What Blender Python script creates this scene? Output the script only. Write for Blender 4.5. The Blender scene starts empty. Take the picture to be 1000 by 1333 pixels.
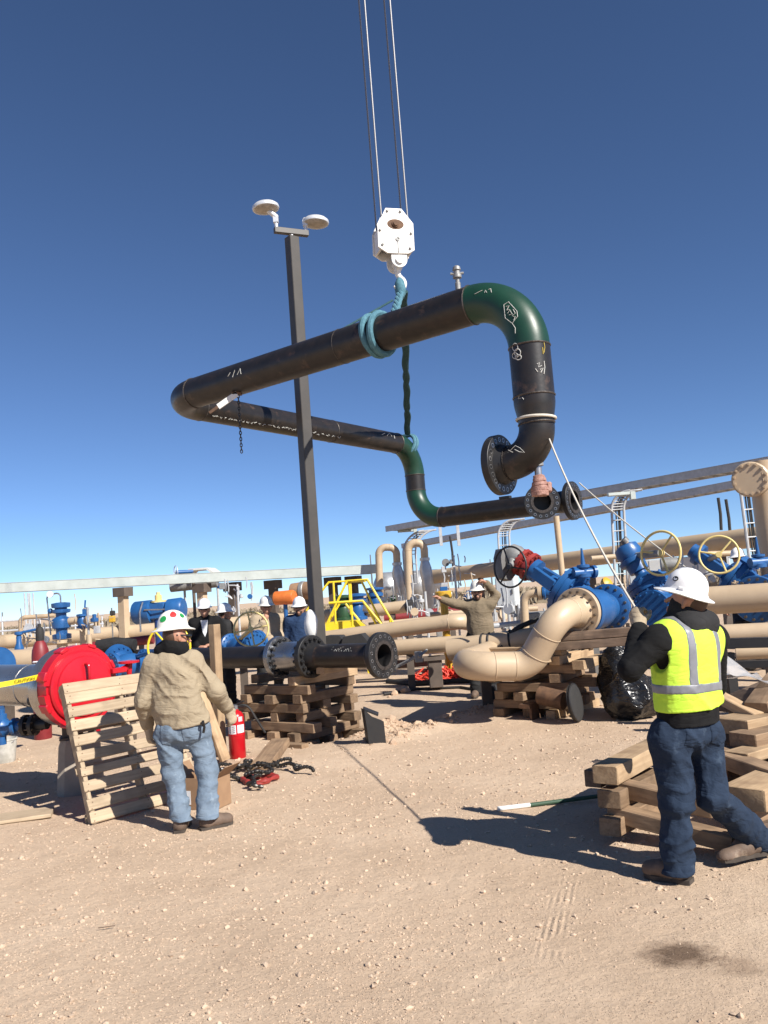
import bpy, math, random
import numpy as np
from mathutils import Vector, noise as mnoise
from mathutils.bvhtree import BVHTree
rnd = random.Random(7)
SC = bpy.context.scene
COL = SC.collection
V = lambda *a: np.array(a, float)
def unit(v):
    v = np.asarray(v, float); return v / np.linalg.norm(v)

# ------------------------------------------------------------------ camera
F_PX, CAM_H = 1078.0, 1.65                      # focal length in photo pixels (28 mm phone lens), eye height
ROLL, PITCH = math.radians(4.3), math.radians(5.55)
_f = V(0, math.cos(PITCH), math.sin(PITCH)); _r0 = V(1, 0, 0); _u0 = np.cross(_r0, _f)
_r = math.cos(ROLL) * _r0 - math.sin(ROLL) * _u0
_u = math.sin(ROLL) * _r0 + math.cos(ROLL) * _u0
CAM = V(0, 0, CAM_H)
def ray(x, y): return _f * F_PX + _r * (x - 500) - _u * (y - 666.5)
def P(x, y, d):                                  # photo pixel -> point at depth d metres
    v = ray(x, y); return CAM + v * (d / v[1])
def Z(x, y, z=0.0):                              # photo pixel -> point at height z
    v = ray(x, y); return CAM + v * ((z - CAM_H) / v[2])
cam = bpy.data.cameras.new('camera'); camo = bpy.data.objects.new('camera', cam); COL.objects.link(camo)
cam.sensor_fit = 'VERTICAL'; cam.sensor_height = 24.0; cam.lens = 24.0 * F_PX / 1333.0
cam.clip_start = 0.05; cam.clip_end = 9000
from mathutils import Matrix
_m = Matrix(((_r[0], _u[0], -_f[0], 0), (_r[1], _u[1], -_f[1], 0), (_r[2], _u[2], -_f[2], CAM_H), (0, 0, 0, 1)))
camo.matrix_world = _m
SC.camera = camo

# ------------------------------------------------------------------ light
SUN_EL = math.radians(38.0); SUN_XY = unit(V(1.0, -1.0))
sd = V(SUN_XY[0] * math.cos(SUN_EL), SUN_XY[1] * math.cos(SUN_EL), math.sin(SUN_EL))
w = bpy.data.worlds.new('World'); SC.world = w; w.use_nodes = True
nt = w.node_tree; bg = nt.nodes['Background']
sky = nt.nodes.new('ShaderNodeTexSky'); sky.sky_type = 'NISHITA'; sky.sun_disc = False
sky.sun_elevation = SUN_EL; sky.sun_rotation = math.atan2(sd[0], sd[1])
sky.altitude = 0; sky.air_density = 0.52; sky.dust_density = 0.0; sky.ozone_density = 6.0
nt.links.new(sky.outputs[0], bg.inputs[0]); bg.inputs[1].default_value = 0.085
sl = bpy.data.lights.new('sun', 'SUN'); so = bpy.data.objects.new('sun', sl); COL.objects.link(so)
sl.energy = 5.0; sl.angle = math.radians(0.5); sl.color = (1.0, 0.945, 0.87)
so.rotation_euler = Vector(sd).to_track_quat('Z', 'Y').to_euler()
SC.view_settings.view_transform = 'Standard'; SC.view_settings.look = 'None'
SC.view_settings.exposure = 0.66; SC.view_settings.gamma = 1.0

# ------------------------------------------------------------------ materials
M = {}
def mat(name, c1, c2=None, sc=6.0, rough=0.6, metal=0.0, bump=0.0, bsc=60.0, c3=None, sc3=1.5, f3=0.5,
        stretch=None, spec=0.5, rnd_v=0.0, det=6.0, rvar=0.0, coat=0.0, trans=0.0, alpha=1.0, crease=0.0, csc=11.0):
    m = bpy.data.materials.new(name); m.use_nodes = True
    n = m.node_tree.nodes; l = m.node_tree.links; b = n['Principled BSDF']
    b.inputs['Roughness'].default_value = rough; b.inputs['Metallic'].default_value = metal
    b.inputs['Specular IOR Level'].default_value = spec; b.inputs['Coat Weight'].default_value = coat
    b.inputs['Transmission Weight'].default_value = trans; b.inputs['Alpha'].default_value = alpha
    tc = n.new('ShaderNodeTexCoord'); co = tc.outputs['Object']
    oi = n.new('ShaderNodeObjectInfo')
    ad = n.new('ShaderNodeVectorMath'); ad.operation = 'MULTIPLY_ADD'
    l.new(co, ad.inputs[0]); ad.inputs[1].default_value = stretch or (1, 1, 1)
    sv = n.new('ShaderNodeVectorMath'); sv.operation = 'SCALE'; sv.inputs[0].default_value = (37, 17, 71)
    l.new(oi.outputs['Random'], sv.inputs['Scale']); l.new(sv.outputs[0], ad.inputs[2])
    co = ad.outputs[0]
    c2 = c2 or tuple(x * 0.82 for x in c1)
    no = n.new('ShaderNodeTexNoise'); no.inputs['Scale'].default_value = sc; no.inputs['Detail'].default_value = det
    no.inputs['Roughness'].default_value = 0.62; l.new(co, no.inputs['Vector'])
    cr = n.new('ShaderNodeValToRGB'); cr.color_ramp.elements[0].position = 0.36; cr.color_ramp.elements[1].position = 0.64
    cr.color_ramp.elements[0].color = (*c2, 1); cr.color_ramp.elements[1].color = (*c1, 1)
    l.new(no.outputs['Fac'], cr.inputs[0]); out = cr.outputs[0]
    if c3:
        n3 = n.new('ShaderNodeTexNoise'); n3.inputs['Scale'].default_value = sc3; n3.inputs['Detail'].default_value = 8
        n3.inputs['Roughness'].default_value = 0.7; l.new(co, n3.inputs['Vector'])
        r3 = n.new('ShaderNodeValToRGB'); r3.color_ramp.elements[0].position = f3; r3.color_ramp.elements[1].position = min(0.99, f3 + 0.09)
        l.new(n3.outputs['Fac'], r3.inputs[0])
        mx = n.new('ShaderNodeMix'); mx.data_type = 'RGBA'; l.new(r3.outputs[0], mx.inputs[0]); l.new(out, mx.inputs[6])
        mx.inputs[7].default_value = (*c3, 1); out = mx.outputs[2]
    if rnd_v:
        hs = n.new('ShaderNodeHueSaturation'); mr = n.new('ShaderNodeMapRange')
        mr.inputs[3].default_value = 1 - rnd_v; mr.inputs[4].default_value = 1 + rnd_v
        l.new(oi.outputs['Random'], mr.inputs[0]); l.new(mr.outputs[0], hs.inputs['Value']); l.new(out, hs.inputs['Color']); out = hs.outputs[0]
    l.new(out, b.inputs['Base Color'])
    if rvar:
        mr = n.new('ShaderNodeMapRange'); mr.inputs[3].default_value = max(0.02, rough - rvar); mr.inputs[4].default_value = min(1, rough + rvar)
        l.new(no.outputs['Fac'], mr.inputs[0]); l.new(mr.outputs[0], b.inputs['Roughness'])
    if bump:
        nb = n.new('ShaderNodeTexNoise'); nb.inputs['Scale'].default_value = bsc; nb.inputs['Detail'].default_value = 5; l.new(co, nb.inputs['Vector'])
        bp = n.new('ShaderNodeBump'); bp.inputs['Strength'].default_value = bump; bp.inputs['Distance'].default_value = 0.01
        l.new(nb.outputs['Fac'], bp.inputs['Height']); l.new(bp.outputs[0], b.inputs['Normal'])
        if crease:                                # soft ridges and sharp valleys of worn cloth
            nc = n.new('ShaderNodeTexNoise'); nc.inputs['Scale'].default_value = csc; nc.inputs['Detail'].default_value = 2.5; nc.inputs['Distortion'].default_value = .7; mpc = n.new('ShaderNodeMapping'); mpc.inputs['Rotation'].default_value = (.5, .4, 0); mpc.inputs['Scale'].default_value = (1.0, 1.0, 2.2); l.new(tc.outputs['Object'], mpc.inputs['Vector']); l.new(mpc.outputs[0], nc.inputs['Vector'])
            a1 = n.new('ShaderNodeMath'); a1.operation = 'SUBTRACT'; l.new(nc.outputs['Fac'], a1.inputs[0]); a1.inputs[1].default_value = .5
            a2 = n.new('ShaderNodeMath'); a2.operation = 'ABSOLUTE'; l.new(a1.outputs[0], a2.inputs[0])
            a3 = n.new('ShaderNodeMath'); a3.operation = 'POWER'; l.new(a2.outputs[0], a3.inputs[0]); a3.inputs[1].default_value = .6
            b2 = n.new('ShaderNodeBump'); b2.inputs['Strength'].default_value = crease; b2.inputs['Distance'].default_value = .035; l.new(a3.outputs[0], b2.inputs['Height']); l.new(bp.outputs[0], b2.inputs['Normal']); l.new(b2.outputs[0], b.inputs['Normal'])
    M[name] = m; return m
mat('beige', (.49, .375, .25), (.45, .34, .225), 3, .42, rvar=.08, c3=(.38, .29, .20), sc3=2.2, f3=.62)
mat('beige_far', (.50, .385, .26), (.44, .335, .22), 2, .5)
mat('blue', (.020, .102, .285), (.016, .083, .235), 5, .36, rvar=.08, c3=(.035, .085, .19), sc3=5, f3=.64, bump=.08, bsc=25)
mat('dark_blue', (.012, .05, .20), (.010, .04, .16), 5, .4)
mat('blackpipe', (.010, .0095, .0095), (.022, .017, .0145), 7, .40, rvar=.12, c3=(.058, .037, .027), sc3=4.5, f3=.575, bump=.06, bsc=30, stretch=(1, 1, 1))
mat('greenpipe', (.007, .046, .026), (.009, .038, .023), 3, .40, rvar=.1, c3=(.022, .045, .033), sc3=4, f3=.62, bump=.04, bsc=30)
mat('weld', (.11, .095, .085), (.06, .05, .045), 40, .45, .6, bump=.3, bsc=120)
mat('steel', (.42, .42, .43), (.30, .30, .31), 8, .35, .85, rvar=.1)
mat('galv', (.50, .51, .52), (.40, .41, .42), 9, .5, .15, c3=(.36, .36, .36), sc3=3, f3=.6)
mat('tray_white', (.50, .545, .515), (.42, .46, .43), 3, .5, .15, c3=(.45, .47, .44), sc3=1.2, f3=.58)
mat('greysteel', (.19, .185, .18), (.14, .137, .133), 5, .5, .2)
mat('graycast', (.30, .30, .29), (.22, .22, .215), 8, .5, .3, bump=.2, bsc=50)
mat('chrome_grey', (.36, .37, .39), (.27, .28, .30), 6, .27, .9)
mat('pole', (.060, .054, .048), (.047, .043, .038), 3, .5, c3=(.075, .066, .057), sc3=2, f3=.6)
mat('black', (.014, .014, .015), (.022, .021, .021), 9, .45, rvar=.1)
mat('blackmatte', (.022, .021, .021), (.030, .029, .028), 12, .75, bump=.1, bsc=80)
mat('boltsteel', (.20, .165, .13), (.13, .10, .08), 40, .4, .7)
mat('red', (.50, .010, .022), (.43, .009, .018), 5, .30, rvar=.08, c3=(.36, .02, .025), sc3=6, f3=.63)
mat('red_dull', (.22, .022, .025), (.17, .016, .02), 8, .5)
mat('red_ext', (.46, .008, .014), (.40, .007, .012), 6, .28)
mat('redbrown', (.30, .035, .025), (.22, .022, .02), 18, .5)
mat('yellow', (.78, .60, .03), (.70, .52, .025), 4, .4)
mat('palewheel', (.72, .58, .24), (.62, .48, .18), 7, .45)
mat('mustard', (.58, .34, .03), (.50, .29, .025), 5, .45)
mat('orange', (.62, .17, .035), (.52, .13, .025), 5, .45)
mat('darkgreen', (.025, .075, .03), (.02, .055, .022), 5, .4)
mat('white_paint', (.78, .77, .74), (.68, .67, .63), 5, .4, c3=(.50, .44, .36), sc3=3.5, f3=.66)
mat('white_hat', (.82, .82, .81), (.78, .78, .77), 6, .28, coat=.3)
mat('white_hat_used', (.76, .75, .70), (.66, .64, .58), 9, .34, c3=(.48, .43, .36), sc3=9, f3=.63)
mat('rust', (.16, .085, .045), (.09, .05, .03), 14, .8, bump=.2, bsc=60)
mat('brownpost', (.115, .088, .07), (.085, .066, .052), 4, .65)
mat('concrete', (.36, .31, .25), (.29, .25, .20), 6, .9, bump=.25, bsc=45, c3=(.24, .20, .16), sc3=3, f3=.58)
mat('woodnew', (.60, .44, .27), (.50, .35, .20), 5, .7, stretch=(1, 1, 1), bump=.15, bsc=40, rnd_v=.1)
mat('paint_mark', (.62, .62, .58), (.45, .45, .42), 30, .8)
mat('yellow_mark', (.55, .42, .08), None, 30, .8)
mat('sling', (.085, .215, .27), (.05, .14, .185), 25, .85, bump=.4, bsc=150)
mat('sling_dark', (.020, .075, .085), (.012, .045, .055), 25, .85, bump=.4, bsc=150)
mat('rope', (.62, .58, .50), (.52, .48, .40), 60, .9)
mat('wire', (.24, .24, .25), (.15, .15, .155), 80, .5, .3)
mat('pinkwrap', (.40, .225, .18), (.26, .135, .105), 26, .65, bump=.6, bsc=60)
mat('stainless', (.50, .49, .46), (.42, .41, .385), 3, .28, .9, rvar=.06)
mat('tape', (.85, .68, .02), None, 5, .45)
mat('rubber', (.020, .019, .019), (.030, .028, .026), 20, .7)
mat('bag', (.010, .010, .011), (.014, .014, .015), 10, .26, bump=.25, bsc=14, crease=.6, csc=6.5)
mat('netting', (.70, .06, .03), (.58, .04, .02), 20, .6)
mat('cardboard', (.30, .185, .105), (.25, .15, .085), 6, .85)
mat('label_white', (.72, .73, .74), (.64, .65, .67), 20, .5)
mat('print_dark', (.10, .09, .10), None, 30, .6)
mat('sandstone', (.50, .36, .25), (.40, .28, .19), 9, .95, bump=.3, bsc=60)
mat('gravelmat', (.55, .42, .305), (.42, .31, .22), 11, .95, c3=(.63, .53, .43), sc3=15, f3=.63)
mat('clearplastic', (.80, .82, .84), (.75, .77, .79), 9, .16, trans=.55, alpha=.75)
mat('drygrass', (.30, .245, .17), (.20, .165, .115), 8, .95)
mat('tan_roof', (.62, .62, .58), (.54, .54, .50), 4, .6)
mat('bucketgrey', (.50, .49, .45), (.36, .35, .31), 12, .6, c3=(.25, .22, .18), sc3=8, f3=.58)
mat('glass_lamp', (.42, .37, .30), (.30, .26, .20), 15, .35)
mat('alum', (.68, .70, .72), (.58, .60, .62), 9, .45, .4)
mat('silverwrap', (.52, .53, .54), (.42, .43, .44), 8, .38, .6)
mat('cabinet', (.60, .63, .64), (.55, .58, .59), 3, .5)
mat('greenstick', (.05, .10, .06), (.03, .07, .04), 9, .6)
mat('skin', (.42, .215, .14), (.36, .175, .11), 14, .55)
mat('lens', (.012, .012, .013), None, 10, .12)
mat('tan_shirt', (.32, .262, .18), (.29, .236, .162), 5, .9, bump=.35, bsc=45, crease=0.30, spec=.18, csc=6.0)
mat('brown_shirt', (.21, .165, .112), (.17, .135, .09), 6, .9, bump=.1, bsc=200, crease=0.35, spec=.18, csc=6.0)
mat('tan_coat', (.40, .32, .225), (.34, .27, .185), 6, .9, bump=.1, bsc=200, crease=0.35, spec=.18, csc=6.0)
mat('denim_light', (.165, .215, .275), (.12, .16, .21), 9, .92, bump=.35, bsc=50, c3=(.23, .285, .34), sc3=5, f3=.58, crease=0.26, spec=.18, csc=6.0)
mat('denim_dark', (.022, .036, .064), (.015, .025, .046), 9, .9, bump=.35, bsc=50, c3=(.048, .070, .105), sc3=6, f3=.60, crease=0.28, spec=.18, csc=6.0)
mat('navy_shirt', (.028, .055, .12), (.02, .04, .09), 7, .9, bump=.1, bsc=200, crease=0.30, spec=.18, csc=6.0)
mat('black_cloth', (.008, .008, .009), (.012, .012, .012), 9, .92, bump=.12, bsc=200, crease=0.25, spec=.18, csc=6.0)
mat('charcoal_cloth', (.022, .022, .023), (.030, .030, .031), 9, .92, bump=.12, bsc=200, crease=0.30, spec=.18, csc=6.0)
mat('vest', (.56, .84, .075), (.52, .79, .065), 5, .75, bump=.1, bsc=300, crease=0.20, spec=.18, csc=6.0)
mat('reflective', (.225, .23, .25), (.19, .195, .215), 20, .5, .2)
mat('boot', (.155, .105, .075), (.105, .072, .052), 12, .75, bump=.15, bsc=60, c3=(.25, .19, .14), sc3=8, f3=.55)
mat('sole', (.045, .035, .028), (.07, .055, .043), 20, .85)
mat('glove', (.44, .36, .25), (.34, .27, .19), 12, .9, bump=.2, bsc=80, crease=0.30, spec=.18, csc=6.0)
mat('leather', (.07, .035, .02), None, 10, .6)
mat('sticker_red', (.55, .03, .03), None, 10, .4)
mat('sticker_green', (.02, .28, .07), None, 10, .4)
mat('chain', (.075, .07, .065), (.045, .042, .04), 20, .45, .8)

def wood(name, a, b, c, rv=.16, ends=None):
    """sawn timber: grain streaks along the piece (local x), stains, knots"""
    m = bpy.data.materials.new(name); m.use_nodes = True; n = m.node_tree.nodes; l = m.node_tree.links; bs = n['Principled BSDF']
    bs.inputs['Roughness'].default_value = .82; bs.inputs['Specular IOR Level'].default_value = .25
    tc = n.new('ShaderNodeTexCoord'); oi = n.new('ShaderNodeObjectInfo')
    ad = n.new('ShaderNodeVectorMath'); ad.operation = 'MULTIPLY_ADD'; ad.inputs[1].default_value = (1.3, 16, 16)
    sv = n.new('ShaderNodeVectorMath'); sv.operation = 'SCALE'; sv.inputs[0].default_value = (31, 57, 83)
    l.new(oi.outputs['Random'], sv.inputs['Scale']); l.new(tc.outputs['Object'], ad.inputs[0]); l.new(sv.outputs[0], ad.inputs[2])
    g = n.new('ShaderNodeTexNoise'); g.inputs['Scale'].default_value = 2.6; g.inputs['Detail'].default_value = 8; g.inputs['Distortion'].default_value = .7; l.new(ad.outputs[0], g.inputs['Vector'])
    cr = n.new('ShaderNodeValToRGB'); e = cr.color_ramp.elements; e[0].position = .33; e[1].position = .66
    e[0].color = (*b, 1); e[1].color = (*a, 1); l.new(g.outputs['Fac'], cr.inputs[0])
    s = n.new('ShaderNodeTexNoise'); s.inputs['Scale'].default_value = 5; s.inputs['Detail'].default_value = 5
    a2 = n.new('ShaderNodeVectorMath'); a2.operation = 'ADD'; l.new(tc.outputs['Object'], a2.inputs[0]); l.new(sv.outputs[0], a2.inputs[1]); l.new(a2.outputs[0], s.inputs['Vector'])
    r2 = n.new('ShaderNodeValToRGB'); r2.color_ramp.elements[0].position = .48; r2.color_ramp.elements[1].position = .72; l.new(s.outputs['Fac'], r2.inputs[0])
    mx = n.new('ShaderNodeMix'); mx.data_type = 'RGBA'; l.new(r2.outputs[0], mx.inputs[0]); l.new(cr.outputs[0], mx.inputs[6]); mx.inputs[7].default_value = (*c, 1)
    hs = n.new('ShaderNodeHueSaturation'); mr = n.new('ShaderNodeMapRange'); mr.inputs[3].default_value = 1 - rv; mr.inputs[4].default_value = 1 + rv
    l.new(oi.outputs['Random'], mr.inputs[0]); l.new(mr.outputs[0], hs.inputs['Value']); l.new(mx.outputs[2], hs.inputs['Color']); l.new(hs.outputs[0], bs.inputs['Base Color'])
    bp = n.new('ShaderNodeBump'); bp.inputs['Strength'].default_value = .35; bp.inputs['Distance'].default_value = .006
    l.new(g.outputs['Fac'], bp.inputs['Height']); l.new(bp.outputs[0], bs.inputs['Normal']); M[name] = m
wood('wood', (.30, .205, .128), (.205, .135, .084), (.14, .095, .062), .2)
wood('wood_pale', (.45, .32, .195), (.35, .24, .142), (.26, .175, .105), .14)
wood('wood_pallet', (.44, .345, .235), (.34, .26, .175), (.28, .215, .145), .13)
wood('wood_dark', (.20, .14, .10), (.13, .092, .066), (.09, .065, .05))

# ------------------------------------------------------------------ mesh helpers
def frame(axis, hint=None):
    z = unit(axis); h = V(0, 0, 1) if hint is None else np.asarray(hint, float)
    if abs(z @ unit(h)) > .98: h = V(0, 1, 0) if abs(z[1]) < .9 else V(1, 0, 0)
    x = unit(np.cross(h, z)); y = np.cross(z, x); return x, y, z
class MB:
    def __init__(s): s.v = []; s.f = []
    def add(s, vs, fs):
        o = len(s.v); s.v.extend(np.asarray(p, float) for p in vs); s.f.extend(tuple(i + o for i in q) for q in fs); return s
    def box(s, c, size, ax=None, bev=0.0):
        x, y, z = ax if ax is not None else (V(1, 0, 0), V(0, 1, 0), V(0, 0, 1)); c = np.asarray(c, float)
        a, b, h = (q / 2 for q in size)
        if bev <= 0:
            vs = [c + x * a * i + y * b * j + z * h * k for k in (-1, 1) for j in (-1, 1) for i in (-1, 1)]
            return s.add(vs, [(0, 2, 3, 1), (4, 5, 7, 6), (0, 1, 5, 4), (2, 6, 7, 3), (1, 3, 7, 5), (0, 4, 6, 2)])
        prof = lambda a_, b_: [(-a_ + bev, -b_), (a_ - bev, -b_), (a_, -b_ + bev), (a_, b_ - bev), (a_ - bev, b_), (-a_ + bev, b_), (-a_, b_ - bev), (-a_, -b_ + bev)]
        vs = []
        for zz, i in ((-h, bev), (-h + bev, 0), (h - bev, 0), (h, bev)):
            for (p, q) in prof(a, b):
                p = p - math.copysign(min(i, abs(p)), p) * .9; q = q - math.copysign(min(i, abs(q)), q) * .9
                vs.append(c + x * p + y * q + z * zz)
        fs = [tuple(range(7, -1, -1)), tuple(range(24, 32))]
        for r_ in range(3):
            for i in range(8): j = (i + 1) % 8; fs.append((r_ * 8 + i, r_ * 8 + j, r_ * 8 + 8 + j, r_ * 8 + 8 + i))
        return s.add(vs, fs)
    def tube(s, path, r, n=14, cap=True, flat=1.0, hint=None):
        path = [np.asarray(p, float) for p in path]; m = len(path)
        rs = [r] * m if np.isscalar(r) else list(r); vs = []; fs = []; x = None
        for i, p in enumerate(path):
            t = unit(path[min(i + 1, m - 1)] - path[max(i - 1, 0)])
            if x is None: x, y, _ = frame(t, hint)
            else:
                x = unit(x - t * (x @ t)); y = np.cross(t, x)
            for k in range(n):
                a = 2 * math.pi * k / n; vs.append(p + rs[i] * (x * math.cos(a) + y * math.sin(a) * flat))
        for i in range(m - 1):
            for k in range(n):
                j = (k + 1) % n; fs.append((i * n + k, i * n + j, i * n + n + j, i * n + n + k))
        if cap: fs.append(tuple(range(n - 1, -1, -1))); fs.append(tuple(range((m - 1) * n, m * n)))
        return s.add(vs, fs)
    def bar(s, a, b, r, n=8): return s.tube([a, b], r, n)
    def lathe(s, prof, o, axis, n=32, hint=None, sx=1.0, sy=1.0, ang=0.0):
        x, y, z = frame(axis, hint); o = np.asarray(o, float); vs = []; fs = []; closed = prof[0] == prof[-1]
        if closed: prof = prof[:-1]
        m = len(prof)
        for (r, h) in prof:
            for k in range(n):
                a = 2 * math.pi * k / n + ang; vs.append(o + z * h + r * (x * math.cos(a) * sx + y * math.sin(a) * sy))
        for i in range(m if closed else m - 1):
            i2 = (i + 1) % m
            for k in range(n):
                j = (k + 1) % n; fs.append((i * n + k, i * n + j, i2 * n + j, i2 * n + k))
        if not closed:
            if prof[0][0] > 1e-6: fs.append(tuple(range(n - 1, -1, -1)))
            if prof[-1][0] > 1e-6: fs.append(tuple(range((m - 1) * n, m * n)))
        return s.add(vs, fs)
    def cyl(s, a, b, r, n=24, bev=0.0):
        a = np.asarray(a, float); b = np.asarray(b, float); L = np.linalg.norm(b - a)
        if bev: return s.lathe([(r - bev, 0), (r, bev), (r, L - bev), (r - bev, L)], a, b - a, n)
        return s.lathe([(r, 0), (r, L)], a, b - a, n)
    def ball(s, c, r, sc=(1, 1, 1), n=12, ax=None):
        x, y, z = ax if ax is not None else (V(1, 0, 0), V(0, 1, 0), V(0, 0, 1)); c = np.asarray(c, float); m = n // 2 + 1; vs = []; fs = []
        for i in range(m):
            th = math.pi * i / (m - 1)
            for k in range(n):
                a = 2 * math.pi * k / n; vs.append(c + r * (x * sc[0] * math.sin(th) * math.cos(a) + y * sc[1] * math.sin(th) * math.sin(a) + z * sc[2] * math.cos(th)))
        for i in range(m - 1):
            for k in range(n): j = (k + 1) % n; fs.append((i * n + k, (i + 1) * n + k, (i + 1) * n + j, i * n + j))
        return s.add(vs, fs)
    def torus(s, c, axis, R, r, n=40, k=10, arc=None):
        x, y, z = frame(axis); c = np.asarray(c, float); vs = []; fs = []
        for i in range(n):
            a = 2 * math.pi * i / n; d = x * math.cos(a) + y * math.sin(a)
            for j in range(k):
                b = 2 * math.pi * j / k; vs.append(c + d * (R + r * math.cos(b)) + z * r * math.sin(b))
        for i in range(n):
            for j in range(k): fs.append((i * k + j, ((i + 1) % n) * k + j, ((i + 1) % n) * k + (j + 1) % k, i * k + (j + 1) % k))
        return s.add(vs, fs)
    def prism(s, pts, o, ax, t):
        """2-D outline in the x/y of frame ax at o, extruded t along z"""
        x, y, z = ax; n = len(pts); o = np.asarray(o, float)
        vs = [o + x * p + y * q for p, q in pts] + [o + x * p + y * q + z * t for p, q in pts]
        fs = [tuple(range(n - 1, -1, -1)), tuple(range(n, 2 * n))] + [(i, (i + 1) % n, n + (i + 1) % n, n + i) for i in range(n)]
        return s.add(vs, fs)
    def flange(s, c, axis, R, rb, t, n=40, hub=None):
        """weld-neck flange: face at c, body reaches back along -axis"""
        p = [(rb, 0), (R * .72, 0), (R * .72, -.004), (R - .004, -.004), (R, -.009), (R, -t + .004), (R - .004, -t)]
        if hub: p += [(hub[0] + (R - hub[0]) * .25, -t), (hub[0], -t - hub[1]), (rb, -t - hub[1])]
        else: p += [(rb, -t)]
        return s.lathe(p + [p[0]], c, axis, n)
    def bolts(s, c, axis, R, nb, r, h0, h1, n=6, ang=0.0):
        x, y, z = frame(axis); c = np.asarray(c, float)
        for i in range(nb):
            a = 2 * math.pi * (i + .5) / nb + ang; o = c + R * (x * math.cos(a) + y * math.sin(a))
            s.lathe([(r * .55, h0), (r * .55, h1)], o, axis, n)
            hn = r * 1.3
            s.lathe([(r, h1 - hn * 1.2), (r, h1 - hn * .35)], o, axis, n); s.lathe([(r, h0 + hn * .35), (r, h0 + hn * 1.2)], o, axis, n)
        return s
    def wheel(s, c, axis, R, r, spokes=3, rh=None, dish=0.0, ang=0.3, up=None):
        s.torus(c, axis, R, r); x, y, z = frame(axis); c = np.asarray(c, float); hc = c + z * dish
        s.lathe([(0, -.03), (rh or r * 2.2, -.03), (rh or r * 2.2, .03), (0, .03)], hc, axis, 16)
        for i in range(spokes):
            a = ang + 2 * math.pi * i / spokes; s.tube([hc, c + R * (x * math.cos(a) + y * math.sin(a))], r * .85, 8)
        return s
def fillet(pts, rad, n=12):
    pts = [np.asarray(p, float) for p in pts]; rr = [rad] * len(pts) if np.isscalar(rad) else rad; out = [pts[0]]
    for i in range(1, len(pts) - 1):
        a, b, c = pts[i - 1], pts[i], pts[i + 1]; u = unit(a - b); v = unit(c - b)
        th = math.acos(max(-1, min(1, u @ v))); t = min(rr[i] / math.tan(th / 2), .49 * np.linalg.norm(a - b) if i > 1 else .95 * np.linalg.norm(a - b), .95 * np.linalg.norm(c - b))
        R = t * math.tan(th / 2); ce = b + unit(u + v) * (R / math.sin(th / 2)); s0 = b + u * t; e0 = b + v * t
        a0 = s0 - ce; a1 = e0 - ce; w_ = math.acos(max(-1, min(1, unit(a0) @ unit(a1))))
        for k in range(n + 1):
            q = k / n; out.append(ce + (a0 * math.sin((1 - q) * w_) + a1 * math.sin(q * w_)) / math.sin(w_))
    out.append(pts[-1]); return out
BASE = {}
STUFF_PARTS = {'bolts', 'bolt_hole_shade', 'bolt_hole_rims', 'bolt_heads', 'paint_marking', 'chain', 'stencil_marks', 'lettering', 'rungs', 'nails', 'fittings', 'tubing', 'label_print', 'strands', 'cables'}
def tagit(o, label, cat, group=None):
    o['label'] = label; o['category'] = cat
    if group: o['group'] = group
def mesh_of(mb, m, sharp=38, name='mesh'):
    me = bpy.data.meshes.new(name)
    me.from_pydata([tuple(p) for p in mb.v], [], mb.f); me.validate()
    me.polygons.foreach_set('use_smooth', [True] * len(me.polygons))
    me.set_sharp_from_angle(angle=math.radians(sharp)); me.materials.append(M[m]); me.update(); return me
def thing(name, label, cat, base, group=None):
    o = bpy.data.objects.new(name, None); COL.objects.link(o); o.location = tuple(base); o.empty_display_size = .1
    BASE[o.name] = np.asarray(base, float); tagit(o, label, cat, group); return o
def part(name, mb, m, parent, kind=None, label=None, sharp=38):
    b = BASE[parent.name]
    if name in STUFF_PARTS: kind = 'stuff'
    q = MB(); q.v = [p - b for p in mb.v]; q.f = mb.f
    o = bpy.data.objects.new(name, mesh_of(q, m, sharp, name)); COL.objects.link(o); o.parent = parent
    BASE[o.name] = b
    if kind: o['kind'] = kind
    if label: o['label'] = label
    return o
def solo(name, mb, m, label=None, cat=None, group=None, kind=None, base=None, sharp=38):
    if base is None:
        a = np.array(mb.v); base = V((a[:, 0].min() + a[:, 0].max()) / 2, (a[:, 1].min() + a[:, 1].max()) / 2, a[:, 2].min())
    q = MB(); q.v = [p - base for p in mb.v]; q.f = mb.f
    o = bpy.data.objects.new(name, mesh_of(q, m, sharp, name)); COL.objects.link(o); o.location = tuple(base); BASE[o.name] = np.asarray(base, float)
    if label: tagit(o, label, cat, group)
    if kind: o['kind'] = kind
    return o
def wn(p, fr, seed):                              # cheap smooth vector noise, -1..1
    r = np.random.RandomState(seed); o = 0
    for i in range(4):
        d = r.normal(size=3); d /= np.linalg.norm(d); e = r.normal(size=3); e /= np.linalg.norm(e); a, b = r.rand(2) * 6.28
        o = o + np.sin(fr * (p @ d) + a + 1.6 * np.sin(fr * .63 * (p @ e) + b))
    return o / 4
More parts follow.
